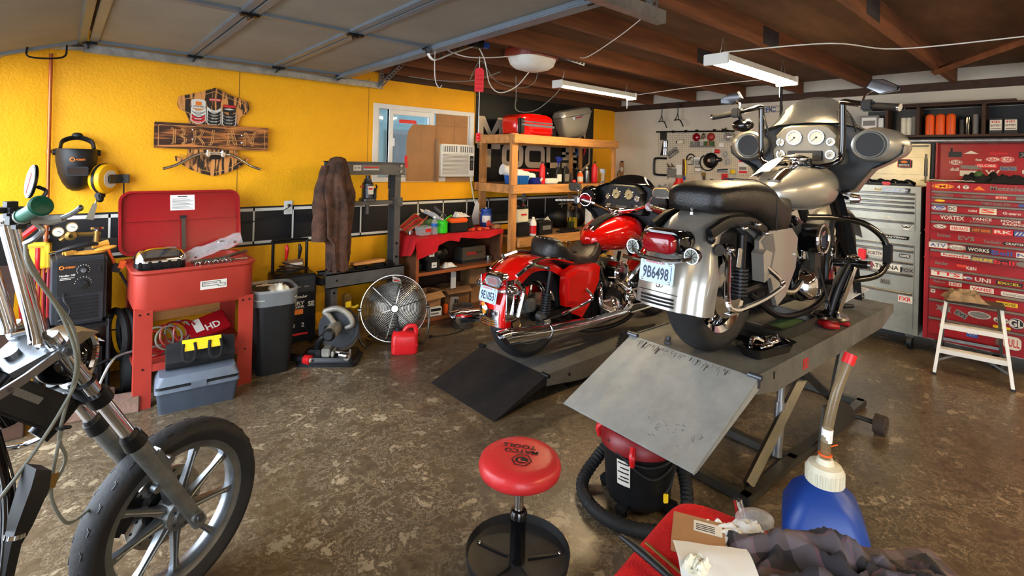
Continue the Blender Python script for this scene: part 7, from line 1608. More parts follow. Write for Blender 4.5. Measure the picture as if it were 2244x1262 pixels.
def fork_front(par,paint,x=1.61,r=.32):
    wheel(par,x,0,r,r,.13,.235,'chrome',9,disc=2)
    g = MB('black_metal')
    for s_ in (-1,1): g.tube([(x - .42,s_ * .10,.90),(x - .20,s_ * .10,.58),(x + .0,s_ * .10,r)],[.026,.028,.03],n=10)
    g.bx(x - .42,x - .34,-.13,.13,.84,.88,.01); g.build('fork',par)
    g = MB(paint)
    g.sheet(lambda u,v: (x + (r + .035) * math.cos(R(20 + 140 * u)),(v - .5) * .17,r + (r + .035 - .05 * abs(2 * v - 1) ** 3) * math.sin(R(20 + 140 * u))),24,10,.005); g.build('front_fender',par)
# ---- silver touring bike
SB = thing('silver_motorcycle','silver touring motorcycle with tall black handlebars on the raised lift','motorcycle',(2.50,1.24,LZ),-.05)
wheel(SB,0,0,.32,.325,.17,.215,'chrome',9,disc=1,wire=True)
pathS = [(.30,.47),(.24,.60),(.10,.685),(-.06,.71),(-.20,.68),(-.32,.60),(-.40,.49),(-.44,.38),(-.46,.28)]
cs_ = [(.135,-.16),(.14,-.08),(.132,-.04),(.10,-.01),(.05,0),(0,.004),(-.05,0),(-.10,-.01),(-.132,-.04),(-.14,-.08),(-.135,-.16)]
cs2 = [(.175,-.17),(.18,-.09),(.172,-.075),(.12,-.05),(.10,-.015),(.06,.004),(0,.008),(-.06,.004),(-.10,-.015),(-.12,-.05),(-.172,-.075),(-.18,-.09),(-.175,-.17)]
cs1 = [(.132,-.08),(.135,-.05),(.13,-.03),(.12,-.02),(.10,-.008),(.06,.002),(0,.006),(-.06,.002),(-.10,-.008),(-.12,-.02),(-.13,-.03),(-.135,-.05),(-.132,-.08)]
fd = fender(SB,pathS,[cs1,cs1,cs1,cs2,cs2],'silver_paint')
g = MB('black_plastic')
for k in range(3): g.tube([(-.468,.085,.30 + k * .016),(-.474,0,.30 + k * .016),(-.468,-.085,.30 + k * .016)],.0045,n=5,k=3)
g.m('black_metal'); g.tube([(-.462,.10,.352),(-.468,0,.354),(-.462,-.10,.352)],.0015,n=4,k=3); g.m('chrome'); g.torus((-.462,0,.385),(1,0,-.2),.010,.003,16,5); g.build('fender_trim',fd)
g = MB('dark_plastic'); g.cyl((-.262,-.172,.55),(-.268,-.184,.55),.026,n=18); g.build('reflector',fd)
g = MB('black_gloss'); g.loft([[(x,y,z) for y,z in rrect(w,h,.04,5,0,.578)] for x,w,h in ((-.33,.20,.10),(-.43,.225,.115),(-.455,.20,.10))]); g.ang = 60; g.build('tail_light_housing',SB)
g = MB('tail_red'); g.loft([[(x,y,z) for y,z in rrect(w,h,.035,5,0,.573)] for x,w,h in ((-.44,.175,.092),(-.475,.165,.085),(-.485,.14,.065))]); g.ang = 60; g.build('tail_light_lens',SB)
plate_geo(SB,-.475,.445,'9B6498',8)
g = MB('chrome'); g.tube([(-.44,.15,.525),(-.47,.09,.505),(-.475,0,.50),(-.47,-.09,.505),(-.44,-.15,.525)],.016,n=8,flat=.6); g.build('signal_bar',SB)
for s_ in (-1,1):
    g = MB('black_gloss'); g.lathe([(.001,.03),(.028,.025),(.036,0),(.036,-.012)],(-.435,s_ * .155,.535),(1,0,0),22); g.m('chrome'); g.torus((-.447,s_ * .155,.535),(1,0,0),.033,.004,22,6); g.m('cable_grey'); g.cyl((-.449,s_ * .155,.535),(-.44,s_ * .155,.535),.031,n=20); g.m('ink')
    for k in range(4): g.box((-.4495,s_ * .155,.535),(.001,.058,.003),rot=(R(45 * k),0,0))
    g.build('turn_signal',SB)
def seat_obj(par,secs,name='seat',mat='leather',ang=60):
    g = MB(mat); ss = []
    for x,w,zb,zt in secs:
        n = 26; q = []
        for k in range(n):
            a = 2 * PI * k / n; ca,sa = math.cos(a),math.sin(a)
            q.append((x,w / 2 * (abs(ca) ** .55) * (1 if ca > 0 else -1),(zt + zb) / 2 + (zt - zb) / 2 * (abs(sa) ** .6) * (1 if sa > 0 else -1)))
        ss.append(q)
    g.ang = ang; g.loft(ss); return g.build(name,par)
st_ = seat_obj(SB,[(-.205,.16,.73,.79),(-.195,.27,.71,.82),(-.15,.32,.695,.838),(-.05,.345,.69,.85),(.10,.36,.68,.855),(.25,.37,.62,.85),(.31,.38,.58,.835),(.35,.38,.56,.80),(.45,.36,.56,.76),(.55,.30,.57,.745),(.66,.22,.60,.76),(.74,.14,.66,.79),(.77,.05,.70,.78)])
g = MB('black_plastic'); g.tube([(.29,-.187,.60),(.285,-.18,.78),(.27,-.10,.852),(.27,0,.86),(.27,.10,.852),(.285,.18,.78),(.29,.187,.60)],.0035,n=5); g.build('seam',st_)
g = MB('chrome'); g.lathe([(.012,0),(.012,.012),(.006,.016),(.009,.03),(.001,.034)],(-.20,0,.69),(0,0,1),14); g.build('seat_bolt',SB)
tk_ = tank(SB,'silver_paint')
g = MB('chrome'); g.tube([(.66,0,.85),(.80,.0,.912),(.95,0,.945),(1.1,0,.962)],.035,n=8,flat=.25); g.lathe([(.06,0),(.07,.012),(.06,.03),(.03,.042),(.001,.045)],(.99,0,.95),(0,0,1),26); g.build('tank_console',tk_)
g = MB('black_metal'); g.m('galv_dark')
for k in range(7): g.box((1.08 + .012 * k - .04,-.213 + .001 * k,.80 + .004 * (k % 3)),(.02,.004,.014 - abs(k - 3) * .002),rot=(0,.3,0))
g.build('tank_emblem',tk_)
g = MB('paper'); g.sheet(lambda u,v: (.68 + .20 * u,.03 + .12 * v,.892 + .088 * u - .045 * v * v + .006 * nz(u * 4,v * 4) + .012),10,8,.001); SBp = g.solo('paper_sheet','sheet of white paper lying on the silver fuel tank','paper',(2.50,1.24,LZ),-.05)
for s_ in (-1,1):
    g = MB('silver_paint'); g.prism([(.12,.56),(.20,.60),(.50,.60),(.58,.54),(.56,.38),(.44,.24),(.34,.20),(.30,.27),(.26,.36),(.13,.36)],s_ * .155,s_ * .178,'xz')
    g.m('grey_paint'); g.prism([(.14,.555),(.20,.585),(.27,.585),(.30,.50),(.25,.38),(.17,.37),(.22,.48)],s_ * .1781,s_ * .180,'xz'); g.m('silver_paint')
    g.prism([(.10,.50),(.13,.52),(.20,.50),(.16,.37),(.12,.36)],s_ * .15,s_ * .21,'xz'); g.build('side_cover',SB)
    g = MB('chrome'); g.tube([(-.20,s_ * .19,.52),(-.24,s_ * .21,.46),(-.33,s_ * .26,.345),(-.30,s_ * .27,.31),(-.22,s_ * .27,.30),(.0,s_ * .265,.31),(.18,s_ * .26,.335),(.22,s_ * .25,.36),(.16,s_ * .20,.43)],.0125,n=8,k=4); g.bx(-.33,-.27,s_ * .26 - .015,s_ * .26 + .015,.285,.295,.002); g.build('saddlebag_rail',SB)
    g = MB('black_metal'); g.cyl((-.03,s_ * .165,.60),(-.045,s_ * .165,.30),.022,n=14); g.m('dark_plastic')
    for k in range(8): g.cyl((-.040 - .0007 * k,s_ * .165,.44 - .017 * k),(-.0405 - .0007 * k,s_ * .165,.432 - .017 * k),.038,n=18)
    g.m('black_metal'); g.tube([(-.30,s_ * .15,.62),(-.15,s_ * .16,.665),(.05,s_ * .165,.655),(.20,s_ * .165,.60)],.018,n=8,flat=1.8); g.ell((-.31,s_ * .165,.60),(.02,.02,.024),12,8); g.build('shock',SB)
    g = MB('chrome')
    for (x,z) in ((-.08,.64),(.05,.65),(-.20,.55),(.14,.60)): g.ell((x,s_ * .20,z),(.016,.02,.014),12,8)
    g.m('chrome_worn'); g.box((-.10,s_ * .19,.50),(.035,.008,.09),.003,rot=(0,R(12),0)); g.build('fender_strut',SB)
vtwin(SB,'black_metal','chrome')
g = MB('black_metal'); g.bx(.28,.62,-.12,.12,.36,.58,.03); g.bx(.25,.50,-.10,.10,.14,.40,.03); g.tube([(.62,-.1,.60),(.55,-.13,.45),(.60,-.12,.3)],.012,n=6); g.build('oil_tank',SB)
g = MB('dark_plastic')
for k in range(5): g.tube([(.60,-.12 - .004 * k,.62 - .004 * k),(.66,-.13,.59 - .012 * k),(.74,-.13,.62 - .014 * k)],.004,n=5)
g.build('wiring',SB)
g = MB('steel_dark'); g.prism([(.86,.50),(.94,.50),(.95,.28),(.86,.24)],-.165,-.13,'xz'); g.build('engine_mount',SB)
g = MB('chrome_worn'); g.tube([(.45,-.15,.26),(.55,-.17,.245),(.68,-.16,.28)],.016,n=8); g.build('brake_pedal',SB)
g = MB('black_gloss'); g.tube([(.90,-.09,.63),(1.10,-.18,.625),(1.22,-.29,.60),(1.29,-.37,.53),(1.31,-.40,.45),(1.31,-.40,.36),(1.25,-.36,.28),(1.10,-.22,.24),(.92,-.10,.22)],.019,n=10); g.build('crash_bar',SB)
g = MB('black_gloss'); g.tube([(.90,.09,.63),(1.10,.18,.625),(1.22,.29,.60),(1.29,.37,.53),(1.31,.40,.45),(1.31,.40,.36),(1.25,.36,.28),(1.10,.22,.24),(.92,.10,.22)],.019,n=10); g.build('crash_bar',SB)
for s_ in (-1,1):
    g = MB('black_plastic'); g.bx(1.285,1.335,s_ * .405 - .022,s_ * .405 + .022,.36,.48,.008); g.build('crash_pad',SB)
g = MB('black_gloss'); g.cyl((1.05,-.20,.36),(1.07,-.38,.37),.024,n=14); g.m('chrome'); g.cyl((1.07,-.375,.37),(1.07,-.39,.37),.026,n=14); g.build('highway_peg',SB)
fork_front(SB,'silver_paint')
batwing(SB,1.13,'silver_paint','dark_plastic','dash_silver',sh=.32)
for s_ in (-1,1):
    g = MB('black_gloss'); g.tube([(.97,s_ * .05,.94),(.98,s_ * .14,.94),(1.0,s_ * .215,.965),(1.02,s_ * .238,1.03),(1.01,s_ * .24,1.29),(1.0,s_ * .245,1.325),(.98,s_ * .30,1.315),(.95,s_ * .40,1.29)],.0185,n=10,k=5); g.build('handlebar',SB)
    g = MB('rubber'); g.cyl((.95,s_ * .40,1.29),(.92,s_ * .535,1.27),.020,n=14); g.m('chrome'); g.cyl((.92,s_ * .535,1.27),(.918,s_ * .545,1.268),.021,n=14); g.build('grip',SB)
    g = MB('black_plastic'); g.bx(.925,.975,s_ * .385 - .03,s_ * .385 + .03,1.26,1.325,.01); g.tube([(.98,s_ * .37,1.30),(.99,s_ * .45,1.285),(.98,s_ * .55,1.265)],.008,n=6); g.m('chrome'); g.tube([(.95,s_ * .36,1.32),(.97,s_ * .37,1.36),(.99,s_ * .41,1.385)],.006,n=6); g.build('controls',SB)
    g = MB('black_gloss'); o = [(-.075,-.02),(-.06,.03),(.0,.04),(.08,.015),(.085,-.01),(0,-.045)]
    g.T = Matrix.Translation((.99,s_ * .44,1.40)) @ Matrix.Rotation(R(-14 * s_),4,'X'); g.prism([(s_ * a,c) for a,c in o],-.01,.01,'yz'); g.m('chrome'); g.prism([(s_ * a * .9,c * .88) for a,c in o],-.0115,-.01,'yz'); g.build('mirror',SB)
g = MB('black_gloss'); g.ell((1.0,.36,1.21),(.05,.075,.045),20,12); g.m('chrome'); g.ell((1.0,.335,1.235),(.03,.03,.02),12,8); g.m('black_metal'); g.tube([(.96,.37,1.28),(.98,.36,1.24)],.014,n=8); g.build('reservoir',SB)
g = MB('black_plastic'); g.tube([(1.0,.22,1.27),(.99,.19,1.18),(1.04,.18,1.05),(1.05,.17,.97)],.006,n=6); g.tube([(1.0,-.26,1.27),(.98,-.30,1.22),(1.02,-.31,1.15)],.006,n=6); g.build('cable',SB)
g = MB('chrome'); g.ell((.955,.0,.985),(.05,.09,.028),20,12); g.m('black_metal'); g.ell((.94,.0,.99),(.035,.075,.018),18,10); g.tube([(.95,-.09,.98),(.93,-.11,.93)],.008,n=6); g.build('mirror',SB)
g = MB('black_gloss'); g.m('chrome'); g.lathe([(.001,.06),(.025,.05),(.032,.02),(.034,0)],(1.30,-.20,.74),(.3,-1,0),18); g.m('black_metal'); g.tube([(1.30,-.12,.76),(1.30,-.19,.74)],.010,n=6); g.build('turn_signal',SB)

# ---- red touring bike
RB = thing('red_motorcycle','red touring motorcycle with black fairing and long chrome mufflers on the low lift','motorcycle',(2.54,2.625,.158),.0)
wheel(RB,0,0,.32,.325,.15,.215,'chrome',9,disc=1)
pathR = [(.34,.46),(.27,.60),(.12,.685),(-.04,.71),(-.16,.68),(-.26,.60),(-.325,.49),(-.355,.39),(-.36,.29)]
fender(RB,pathR,[cs1,cs1,cs1,cs1,cs1],'red_paint')
g = MB('chrome'); g.sheet(lambda u,v: (-.366 + .012 * abs(2 * v - 1) ** 2 - .004 * math.sin(u * 3),(v - .5) * .20,.29 + .11 * u),8,10,.004)
for k in range(3): g.tube([(-.374,.08,.30 + k * .014),(-.379,0,.30 + k * .014),(-.374,-.08,.30 + k * .014)],.003,n=5,k=3)
g.m('amber'); g.bx(-.375,-.372,.02,.05,.36,.40,.0); g.m('sticker_white'); g.ell((-.373,.03,.40),(.003,.03,.022),14,6); g.m('amber'); g.ell((-.374,.045,.42),(.003,.02,.015),12,6); g.build('fender_tip',RB)
g = MB('chrome'); g.loft([[(x,y,z) for y,z in rrect(w,h,.04,5,0,.578)] for x,w,h in ((-.22,.15,.09),(-.31,.175,.10),(-.33,.16,.09))]); g.build('tail_light_housing',RB)
g = MB('bag_clear'); g.loft([[(x,y,z) for y,z in rrect(w,h,.03,5,0,.575)] for x,w,h in ((-.32,.15,.075),(-.345,.13,.06))]); g.m('tail_red'); g.bx(-.335,-.325,-.04,.04,.555,.595,.003); g.build('tail_light_lens',RB)
plate_geo(RB,-.37,.49,'9E1053',10,.0)
g = MB('chrome'); g.tube([(-.30,.15,.535),(-.33,.09,.52),(-.345,0,.52),(-.33,-.09,.52),(-.30,-.15,.535)],.012,n=8)
for s_ in (-1,1): g.ell((-.29,s_ * .155,.535),(.045,.034,.034),20,12); g.m('chrome_worn'); g.cyl((-.325,s_ * .155,.535),(-.333,s_ * .155,.535),.024,n=18); g.m('chrome')
g.build('turn_signal',RB)
for s_ in (-1,1):
    g = MB('chrome'); g.tube([(-.12,s_ * .142,.70),(.05,s_ * .15,.715),(.30,s_ * .15,.66)],.022,n=8,flat=.7); g.tube([(-.24,s_ * .135,.62),(-.12,s_ * .15,.68),(-.02,s_ * .18,.66)],.014,n=8); g.cyl((-.02,s_ * .16,.66),(-.02,s_ * .22,.66),.014,n=10)
    g.bx(-.33,-.26,s_ * .135 - .006,s_ * .135 + .006,.33,.60,.004); g.tube([(-.26,s_ * .15,.60),(-.21,s_ * .17,.52),(-.25,s_ * .17,.36)],.016,n=8); g.build('fender_strut',RB)
    g = MB('red_paint'); g.prism([(.17,.60),(.27,.635),(.50,.635),(.56,.60),(.55,.50),(.45,.34),(.36,.25),(.30,.28),(.30,.34),(.18,.36),(.165,.46)],s_ * .15,s_ * .205,'xz'); g.prism([(.19,.57),(.30,.60),(.46,.58),(.40,.45),(.30,.38),(.20,.40)],s_ * .205,s_ * .222,'xz'); g.build('side_cover',RB)
    g = MB('chrome'); g.tube([(.98,s_ * .20,.23),(.85,s_ * .235,.215),(.60,s_ * .245,.215),(.20,s_ * .25,.23),(-.30,s_ * .255,.275),(-.42,s_ * .255,.287)],[.024,.026,.03,.044,.05,.05],n=18,k=4)
    g.m('chrome_worn'); g.torus((-.05,s_ * .253,.25),(1,0,-.1),.05,.004,20,5); g.m('chrome'); cc_ = [(s_ * .255 + .05 * math.cos(R(15 * k)),.287 + .05 * math.sin(R(15 * k))) for k in range(24)]
    g.rings([[(-.418,y_,z_) for y_,z_ in cc_],[(-.455 - .9 * (z_ - .287),y_,z_) for y_,z_ in cc_]],False,False); g.m('lens_dark'); g.rings([[(-.450 - .88 * (z_ - .287),s_ * .255 + (y_ - s_ * .255) * .93,.287 + (z_ - .287) * .93) for y_,z_ in cc_],[(-.37,s_ * .255 + (y_ - s_ * .255) * .9,.285 + (z_ - .287) * .9) for y_,z_ in cc_]],False,True); g.m('chrome'); g.bx(-.10,-.03,s_ * .25 - .015,s_ * .25 + .015,.30,.33,.006); g.build('muffler',RB)
    g = MB('chrome'); g.tube([(.10,s_ * .24,.33),(.35,s_ * .25,.37),(.42,s_ * .25,.40),(.36,s_ * .23,.47)],.011,n=8); g.m('black_metal'); g.tube([(-.15,s_ * .24,.315),(.10,s_ * .24,.33)],.009,n=6); g.build('saddlebag_rail',RB)
    g = MB('black_metal'); g.cyl((.06,s_ * .16,.62),(.0,s_ * .16,.30),.02,n=14); g.m('dark_plastic')
    for k in range(9): g.cyl((.03 - .003 * k,s_ * .16,.47 - .017 * k),(.029 - .003 * k,s_ * .16,.462 - .017 * k),.036,n=18)
    g.m('alu_dull'); g.box((-.10,s_ * .12,.40),(.10,.05,.09),.015); g.cyl((-.02,s_ * .13,.32),(-.02,s_ * .18,.32),.03,n=14); g.build('shock',RB)
    g = MB('chrome'); g.bx(.88,1.18,s_ * .24 - .045,s_ * .24 + .045,.205,.22,.006); g.m('rubber'); g.bx(.89,1.17,s_ * .24 - .04,s_ * .24 + .04,.2205,.228,.002); g.build('floorboard',RB)
sr = seat_obj(RB,[(.10,.10,.70,.73),(.115,.20,.66,.80),(.15,.27,.645,.835),(.20,.31,.63,.83),(.27,.33,.61,.765),(.36,.34,.60,.70),(.48,.33,.60,.685),(.58,.30,.60,.72),(.66,.24,.61,.77),(.72,.17,.64,.80),(.745,.06,.70,.79)])
g = MB('chrome_worn')
for k in range(15): t = k / 14; a = R(180 * t); g.ell((.115 + .15 * math.sin(a) * .0 + .16 * abs(2 * t - 1) ** 1.5,.145 * math.cos(a) * 1.0,.80 + .03 * math.sin(a)),(.005,.005,.005),8,5)
g.m('cloth_black'); g.ell((.47,.0,.692),(.05,.03,.012),14,6); g.build('studs',sr)
tr = tank(RB,'red_paint')
g = MB('chrome'); g.tube([(.66,0,.845),(.80,0,.915),(.95,0,.95),(1.08,0,.965)],.055,n=8,flat=.28); g.m('cloth_black'); g.tube([(.70,0,.875),(.80,0,.926),(.92,0,.955)],.042,n=8,flat=.30); g.m('chrome'); g.lathe([(.05,0),(.055,.012),(.04,.025),(.001,.03)],(1.03,0,.965),(0,0,1),22); g.build('tank_console',tr)
g = MB('brass')
for k in range(5): g.tube([(.90 + .02 * k,-.208,.80 - .014 * k),(1.0,-.218,.81 - .012 * k),(1.10,-.205,.80 - .008 * k)],.0016,n=4)
g.ell((1.12,-.20,.80),(.03,.008,.022),14,8); g.build('pinstripe',tr)
vtwin(RB,'alu_dull','chrome')
g = MB('chrome'); g.tube([(.92,-.10,.42),(.98,-.16,.34),(.94,-.20,.24),(.80,-.24,.215)],.022,n=10); g.tube([(.70,-.10,.42),(.62,-.16,.40),(.60,-.19,.30),(.70,-.22,.24)],.022,n=10); g.bx(.62,.74,-.20,-.14,.25,.33,.012); g.ell((1.0,-.17,.30),(.07,.05,.06),18,10); g.build('header_pipes',RB)
g = MB('black_metal'); g.bx(.28,.62,-.12,.12,.36,.60,.03); g.bx(.25,.50,-.10,.10,.14,.40,.03); g.build('oil_tank',RB)
g = MB('chrome'); g.tube([(1.0,-.09,.62),(1.2,-.28,.55),(1.28,-.36,.42),(1.22,-.30,.27),(1.0,-.12,.20)],.016,n=8); g.tube([(1.0,.09,.62),(1.2,.28,.55),(1.28,.36,.42),(1.22,.30,.27),(1.0,.12,.20)],.016,n=8); g.build('crash_bar',RB)
fork_front(RB,'red_paint')
batwing(RB,1.13,'black_gloss','black_plastic','black_plastic',screen='black_gloss',sh=.21)
g = MB('chrome'); g.ell((1.05,0,.99),(.05,.14,.03),20,10); g.build('ignition_cover',RB)
for s_ in (-1,1):
    g = MB('chrome'); g.tube([(.99,s_ * .05,.99),(1.01,s_ * .20,1.02),(.98,s_ * .34,1.055),(.94,s_ * .42,1.05)],.0135,n=10); g.build('handlebar',RB)
    g = MB('chrome_worn'); g.tube([(.94,s_ * .40,1.05),(.90,s_ * .49,1.045),(.87,s_ * .56,1.04)],.018,n=12,smooth=False); g.m('black_plastic')
    for k in range(4): t = .2 + .2 * k; g.torus((.94 - .07 * t,s_ * (.40 + .16 * t),1.05 - .01 * t),(-.4,s_ * 1,0),.018,.003,16,5)
    g.build('grip',RB)
    g = MB('chrome'); g.bx(.925,.975,s_ * .37 - .03,s_ * .37 + .03,1.02,1.085,.012); g.tube([(.97,s_ * .36,1.04),(.95,s_ * .46,1.02),(.90,s_ * .56,1.0)],.008,n=6); g.tube([(.95,s_ * .36,1.08),(.97,s_ * .38,1.13),(.99,s_ * .42,1.15)],.006,n=6); g.build('controls',RB)
    g = MB('chrome'); g.loft([[(.985 + x,s_ * .445 + a,1.165 + c) for a,c in rrect(.15 * w,.08 * w,.035,5)] for x,w in ((0,1),(.012,1.0),(.03,.7))]); g.m('steel_dark'); g.prism(rrect(.135,.066,.03,5,s_ * .445,1.165),.983,.985,'yz'); g.build('mirror',RB)
g = MB('tail_red'); g.tube([(.98,.25,1.07),(.98,.32,1.08),(.97,.38,1.06)],.02,n=8); g.m('chrome'); g.torus((.97,.30,1.06),(1,.2,0),.055,.004,24,6); g.build('brake_lock',RB)
# ---------------------------------------------------------------- things on and under the raised lift
def on_lift(x,y): # lift frame -> world
    c,s = math.cos(-.045),math.sin(-.045); return (2.33 + x * c - y * s,1.268 + x * s + y * c)
tr1 = thing('parts_tray','black plastic tray of chrome parts on the raised lift beside the rear tyre','tray',(2.66,1.03,LZ + .0005),R(-14))
b = MB('black_gloss'); oo = rrect(.30,.13,.03,4); ob = rrect(.27,.10,.03,4)
b.rings([[(x,y,z) for x,y in q] for q,z in ((ob,0),(oo,.05),(rrect(.32,.145,.035,4),.052),(rrect(.29,.12,.03,4),.052),(rrect(.26,.095,.03,4),.006))],True,True); b.build('tray_body',tr1)
b = MB('chrome'); b.tube([(-.10,.01,.03),(-.06,.03,.07),(-.0,.02,.05)],.012,n=8); b.ell((.05,0,.045),(.04,.03,.03),16,8); b.torus((-.08,0,.05),(.2,.3,1),.03,.006,18,6); b.cyl((.08,-.02,.04),(.11,.02,.06),.012,n=10); b.ell((-.02,-.02,.04),(.05,.02,.02),12,8); b.build('chrome_parts',tr1)
tr2 = thing('tray_lid','empty black tray lying behind the tray of chrome parts','tray',(2.86,1.17,LZ + .0005),R(-10))
b = MB('black_plastic'); b.frus(rrect(.26,.14,.03,4),0,rrect(.30,.17,.03,4),.04); b.build('tray_body',tr2)
dp = thing('drain_pan','wide grey drain pan under the silver motorcycle engine','drain pan',(3.06,1.16,LZ + .0005),R(-4))
b = MB('steel_dark'); oo = rrect(.52,.32,.06,5); oi = rrect(.50,.30,.055,5)
b.rings([[(x,y,z) for x,y in q] for q,z in ((rrect(.48,.28,.06,5),0),(oo,.075),(oi,.075),(rrect(.46,.26,.05,5),.008))],True,True); b.build('pan',dp)
b = MB('cast_grey'); b.m('steel'); b.bx(-.10,.16,.0,.15,.03,.045,.004) ; b.m('green_cloth'); b.sheet(lambda u,v: (-.12 + .3 * u,-.10 + .12 * v,.03 + .015 * u),4,4,.003); b.build('pan_contents',dp)
rs_ = thing('exhaust_shield','chrome exhaust heat shield leaning upright against the silver engine','heat shield',(3.46,.975,LZ + .03),rot=(R(6),R(9),R(-20)))
b = MB('chrome');
rs = []
for k in range(14):
    t = k / 13; w = .035 + .012 * math.sin(t * PI); rs.append([V((.07 * t * t + w * math.cos(R(a)),w * math.sin(R(a)),.38 * t)) for a in range(-110,111,20)])
b.sheet(lambda u,v: rs[min(13,int(round(u * 13)))][min(11,int(round(v * 11)))],13,11,.003); b.ell((.075,0,.385),(.04,.04,.02),16,8); b.build('shield',rs_)
b = MB('black_metal'); b.tube([(-.02,0,.02),(.0,0,.2),(.05,0,.36)],.022,n=10); b.build('pipe',rs_)
b = MB('chrome_worn'); b.lathe([(.085,0),(.095,.012),(.085,.024),(.06,.024),(.055,.006),(.02,.008)],(0,0,0),(0,0,1),28); b.m('black_gloss'); b.cyl((0,0,.004),(0,0,.018),.06,n=24); b.tube([(-.05,0,.02),(0,.03,.04),(.05,0,.03)],.008,n=6); b.m('black_plastic'); b.tube([(0,0,.04),(-.03,.03,.18),(-.06,.06,.30)],.006,n=6)
b.solo('derby_cover','round chrome cover lying open on red gloves at the lift edge','engine cover',(3.42,.965,LZ + .045),R(10))
b = MB('washer_lid'); b.tube([(-.03,.04,.0),(-.06,-.01,.0),(-.03,-.06,-.002)],[.02,.024,.014],n=8); b.tube([(.05,.03,.0),(.08,-.01,.0),(.09,-.07,-.01)],[.02,.022,.014],n=8); b.ell((0,.03,.0),(.07,.03,.02),14,8); b.solo('red_gloves','pair of dark red rubber gloves under the round chrome cover','gloves',(3.40,.96,LZ + .024),R(-6))
b = MB('black_plastic'); b.tube([(0,0,0),(.06,-.03,0)],[.015,.013],n=10); b.m('chrome'); b.tube([(-.09,.045,0),(0,0,0)],.004,n=6); b.solo('screwdriver','black handled screwdriver near the front edge of the lift','screwdriver',(3.92,1.03,LZ + .016),R(-10))
b = MB('paper'); b.sheet(lambda u,v: ((u - .5) * .22,(v - .5) * .30,.0 + .10 * u),6,6,.002); b.solo('paper_manual','white paper sheets propped on the lift behind the strap','paper',(4.10,1.12,LZ + .02),R(-30))
b = MB('cloth_black'); b.sheet(lambda u,v: (.10 * math.sin(u * 2.4) ,(v - .5) * .05,1.0 * (1 - u) + .02 * math.sin(u * 9)),20,3,.004); b.m('chrome_worn'); b.tube([(.06,0,.05),(.11,.02,.10),(.13,0,.05),(.10,-.02,.02),(.12,0,-.005)],.006,n=6); b.solo('tie_down_strap','black ratchet tie down strap running from the handlebar to the lift front','strap',(4.02,1.0,LZ + .01),rot=(0,R(-20),R(-12)))
b = MB('plastic_red'); b.loft([[(x,y,z) for x,y in rrect(w,d_,.02,4)] for w,d_,z in ((.10,.10,0),(.12,.11,.05),(.11,.10,.20),(.06,.05,.26))]); b.solo('red_bottle','red plastic jug standing on the lift behind the crash bar','jug',(4.13,1.22,LZ + .001),R(8))
b = MB('galv_dark'); b.box((0,0,.005),(.07,.03,.01),.002,rot=(0,0,R(30))); b.cyl((.01,.0,.012),(.01,.0,.03),.012,n=10); b.solo('lift_latch','small steel latch plate on the lift by the rear tyre','latch',(2.395,1.42,LZ + .0005),0)
b = MB('cloth_black')
for k in range(5): b.tube([(-.3 + .05 * k,.02 * k,.015),(-.05,-.05 + .03 * k,.03 + .008 * k),(.2,-.02 + .02 * k,.02),(.40,.02,.015)],.012,n=6,flat=.5)
b.solo('black_strap','tangle of black strap on the low lift under the red motorcycle','strap',(3.45,2.33,.163),R(8))

# ---------------------------------------------------------------- shop vacuum
vc = thing('shop_vacuum','red and black wet dry vacuum with coiled hose under the lift ramp','vacuum',(2.03,1.335,0),R(-35))
b = MB('black_plastic'); b.lathe([(.001,.03),(.135,.03),(.145,.05),(.165,.27),(.17,.28),(.165,.285)],(0,0,0),(0,0,1),32)
b.build('tank',vc)
b = MB('vac_red'); b.lathe([(.168,.268),(.176,.275),(.176,.30),(.165,.33),(.15,.345),(.10,.35),(.001,.35)],(0,0,0),(0,0,1),32)
b.lathe([(.11,.345),(.105,.385),(.09,.40),(.001,.402)],(0,0,0),(0,0,1),24)
b.tube([(-.12,0,.34),(-.11,0,.395),(0,0,.415),(.11,0,.395),(.12,0,.34)],.012,n=8); b.build('lid',vc)
for a in (150,330,240):
    b = MB('plastic_red'); c_,s_ = math.cos(R(a)),math.sin(R(a)); b.tube([(.165 * c_,.165 * s_,.32),(.19 * c_,.19 * s_,.29),(.185 * c_,.185 * s_,.25)],[.012,.016,.010],n=8); b.build('latch',vc)
b = MB('sticker_white'); b.lathe([(.1585,.14),(.1655,.25)],(0,0,0),(0,0,1),12,214,236)
Tm_ = None
vl = b.build('label',vc)
for k in range(4):
    b = MB('black_plastic'); a = R(45 + 90 * k); b.box((.15 * math.cos(a),.15 * math.sin(a),.035),(.07,.06,.04),.01,rot=(0,0,a)); b.ell((.17 * math.cos(a),.17 * math.sin(a),.014),(.02,.02,.014),12,8); b.build('foot',vc)
b = MB('rubber')
pts = [(.0,-.17,.20)] if False else []
hp_ = [(.17 * 1.0 * math.cos(R(a)) * k,.17 * math.sin(R(a)) * k,z) for a,k,z in ((-20,1.05,.22),(-35,1.25,.12),(-60,1.45,.04),(-90,1.5,.035),(-130,1.5,.035),(-165,1.5,.035),(160,1.5,.04),(125,1.35,.10),(100,1.15,.20))]
P_ = spline(hp_,14); rr_ = [.026 if i % 2 else .030 for i in range(len(P_))]
b.tube([tuple(p) for p in P_],rr_,n=12,smooth=False); b.build('hose',vc)
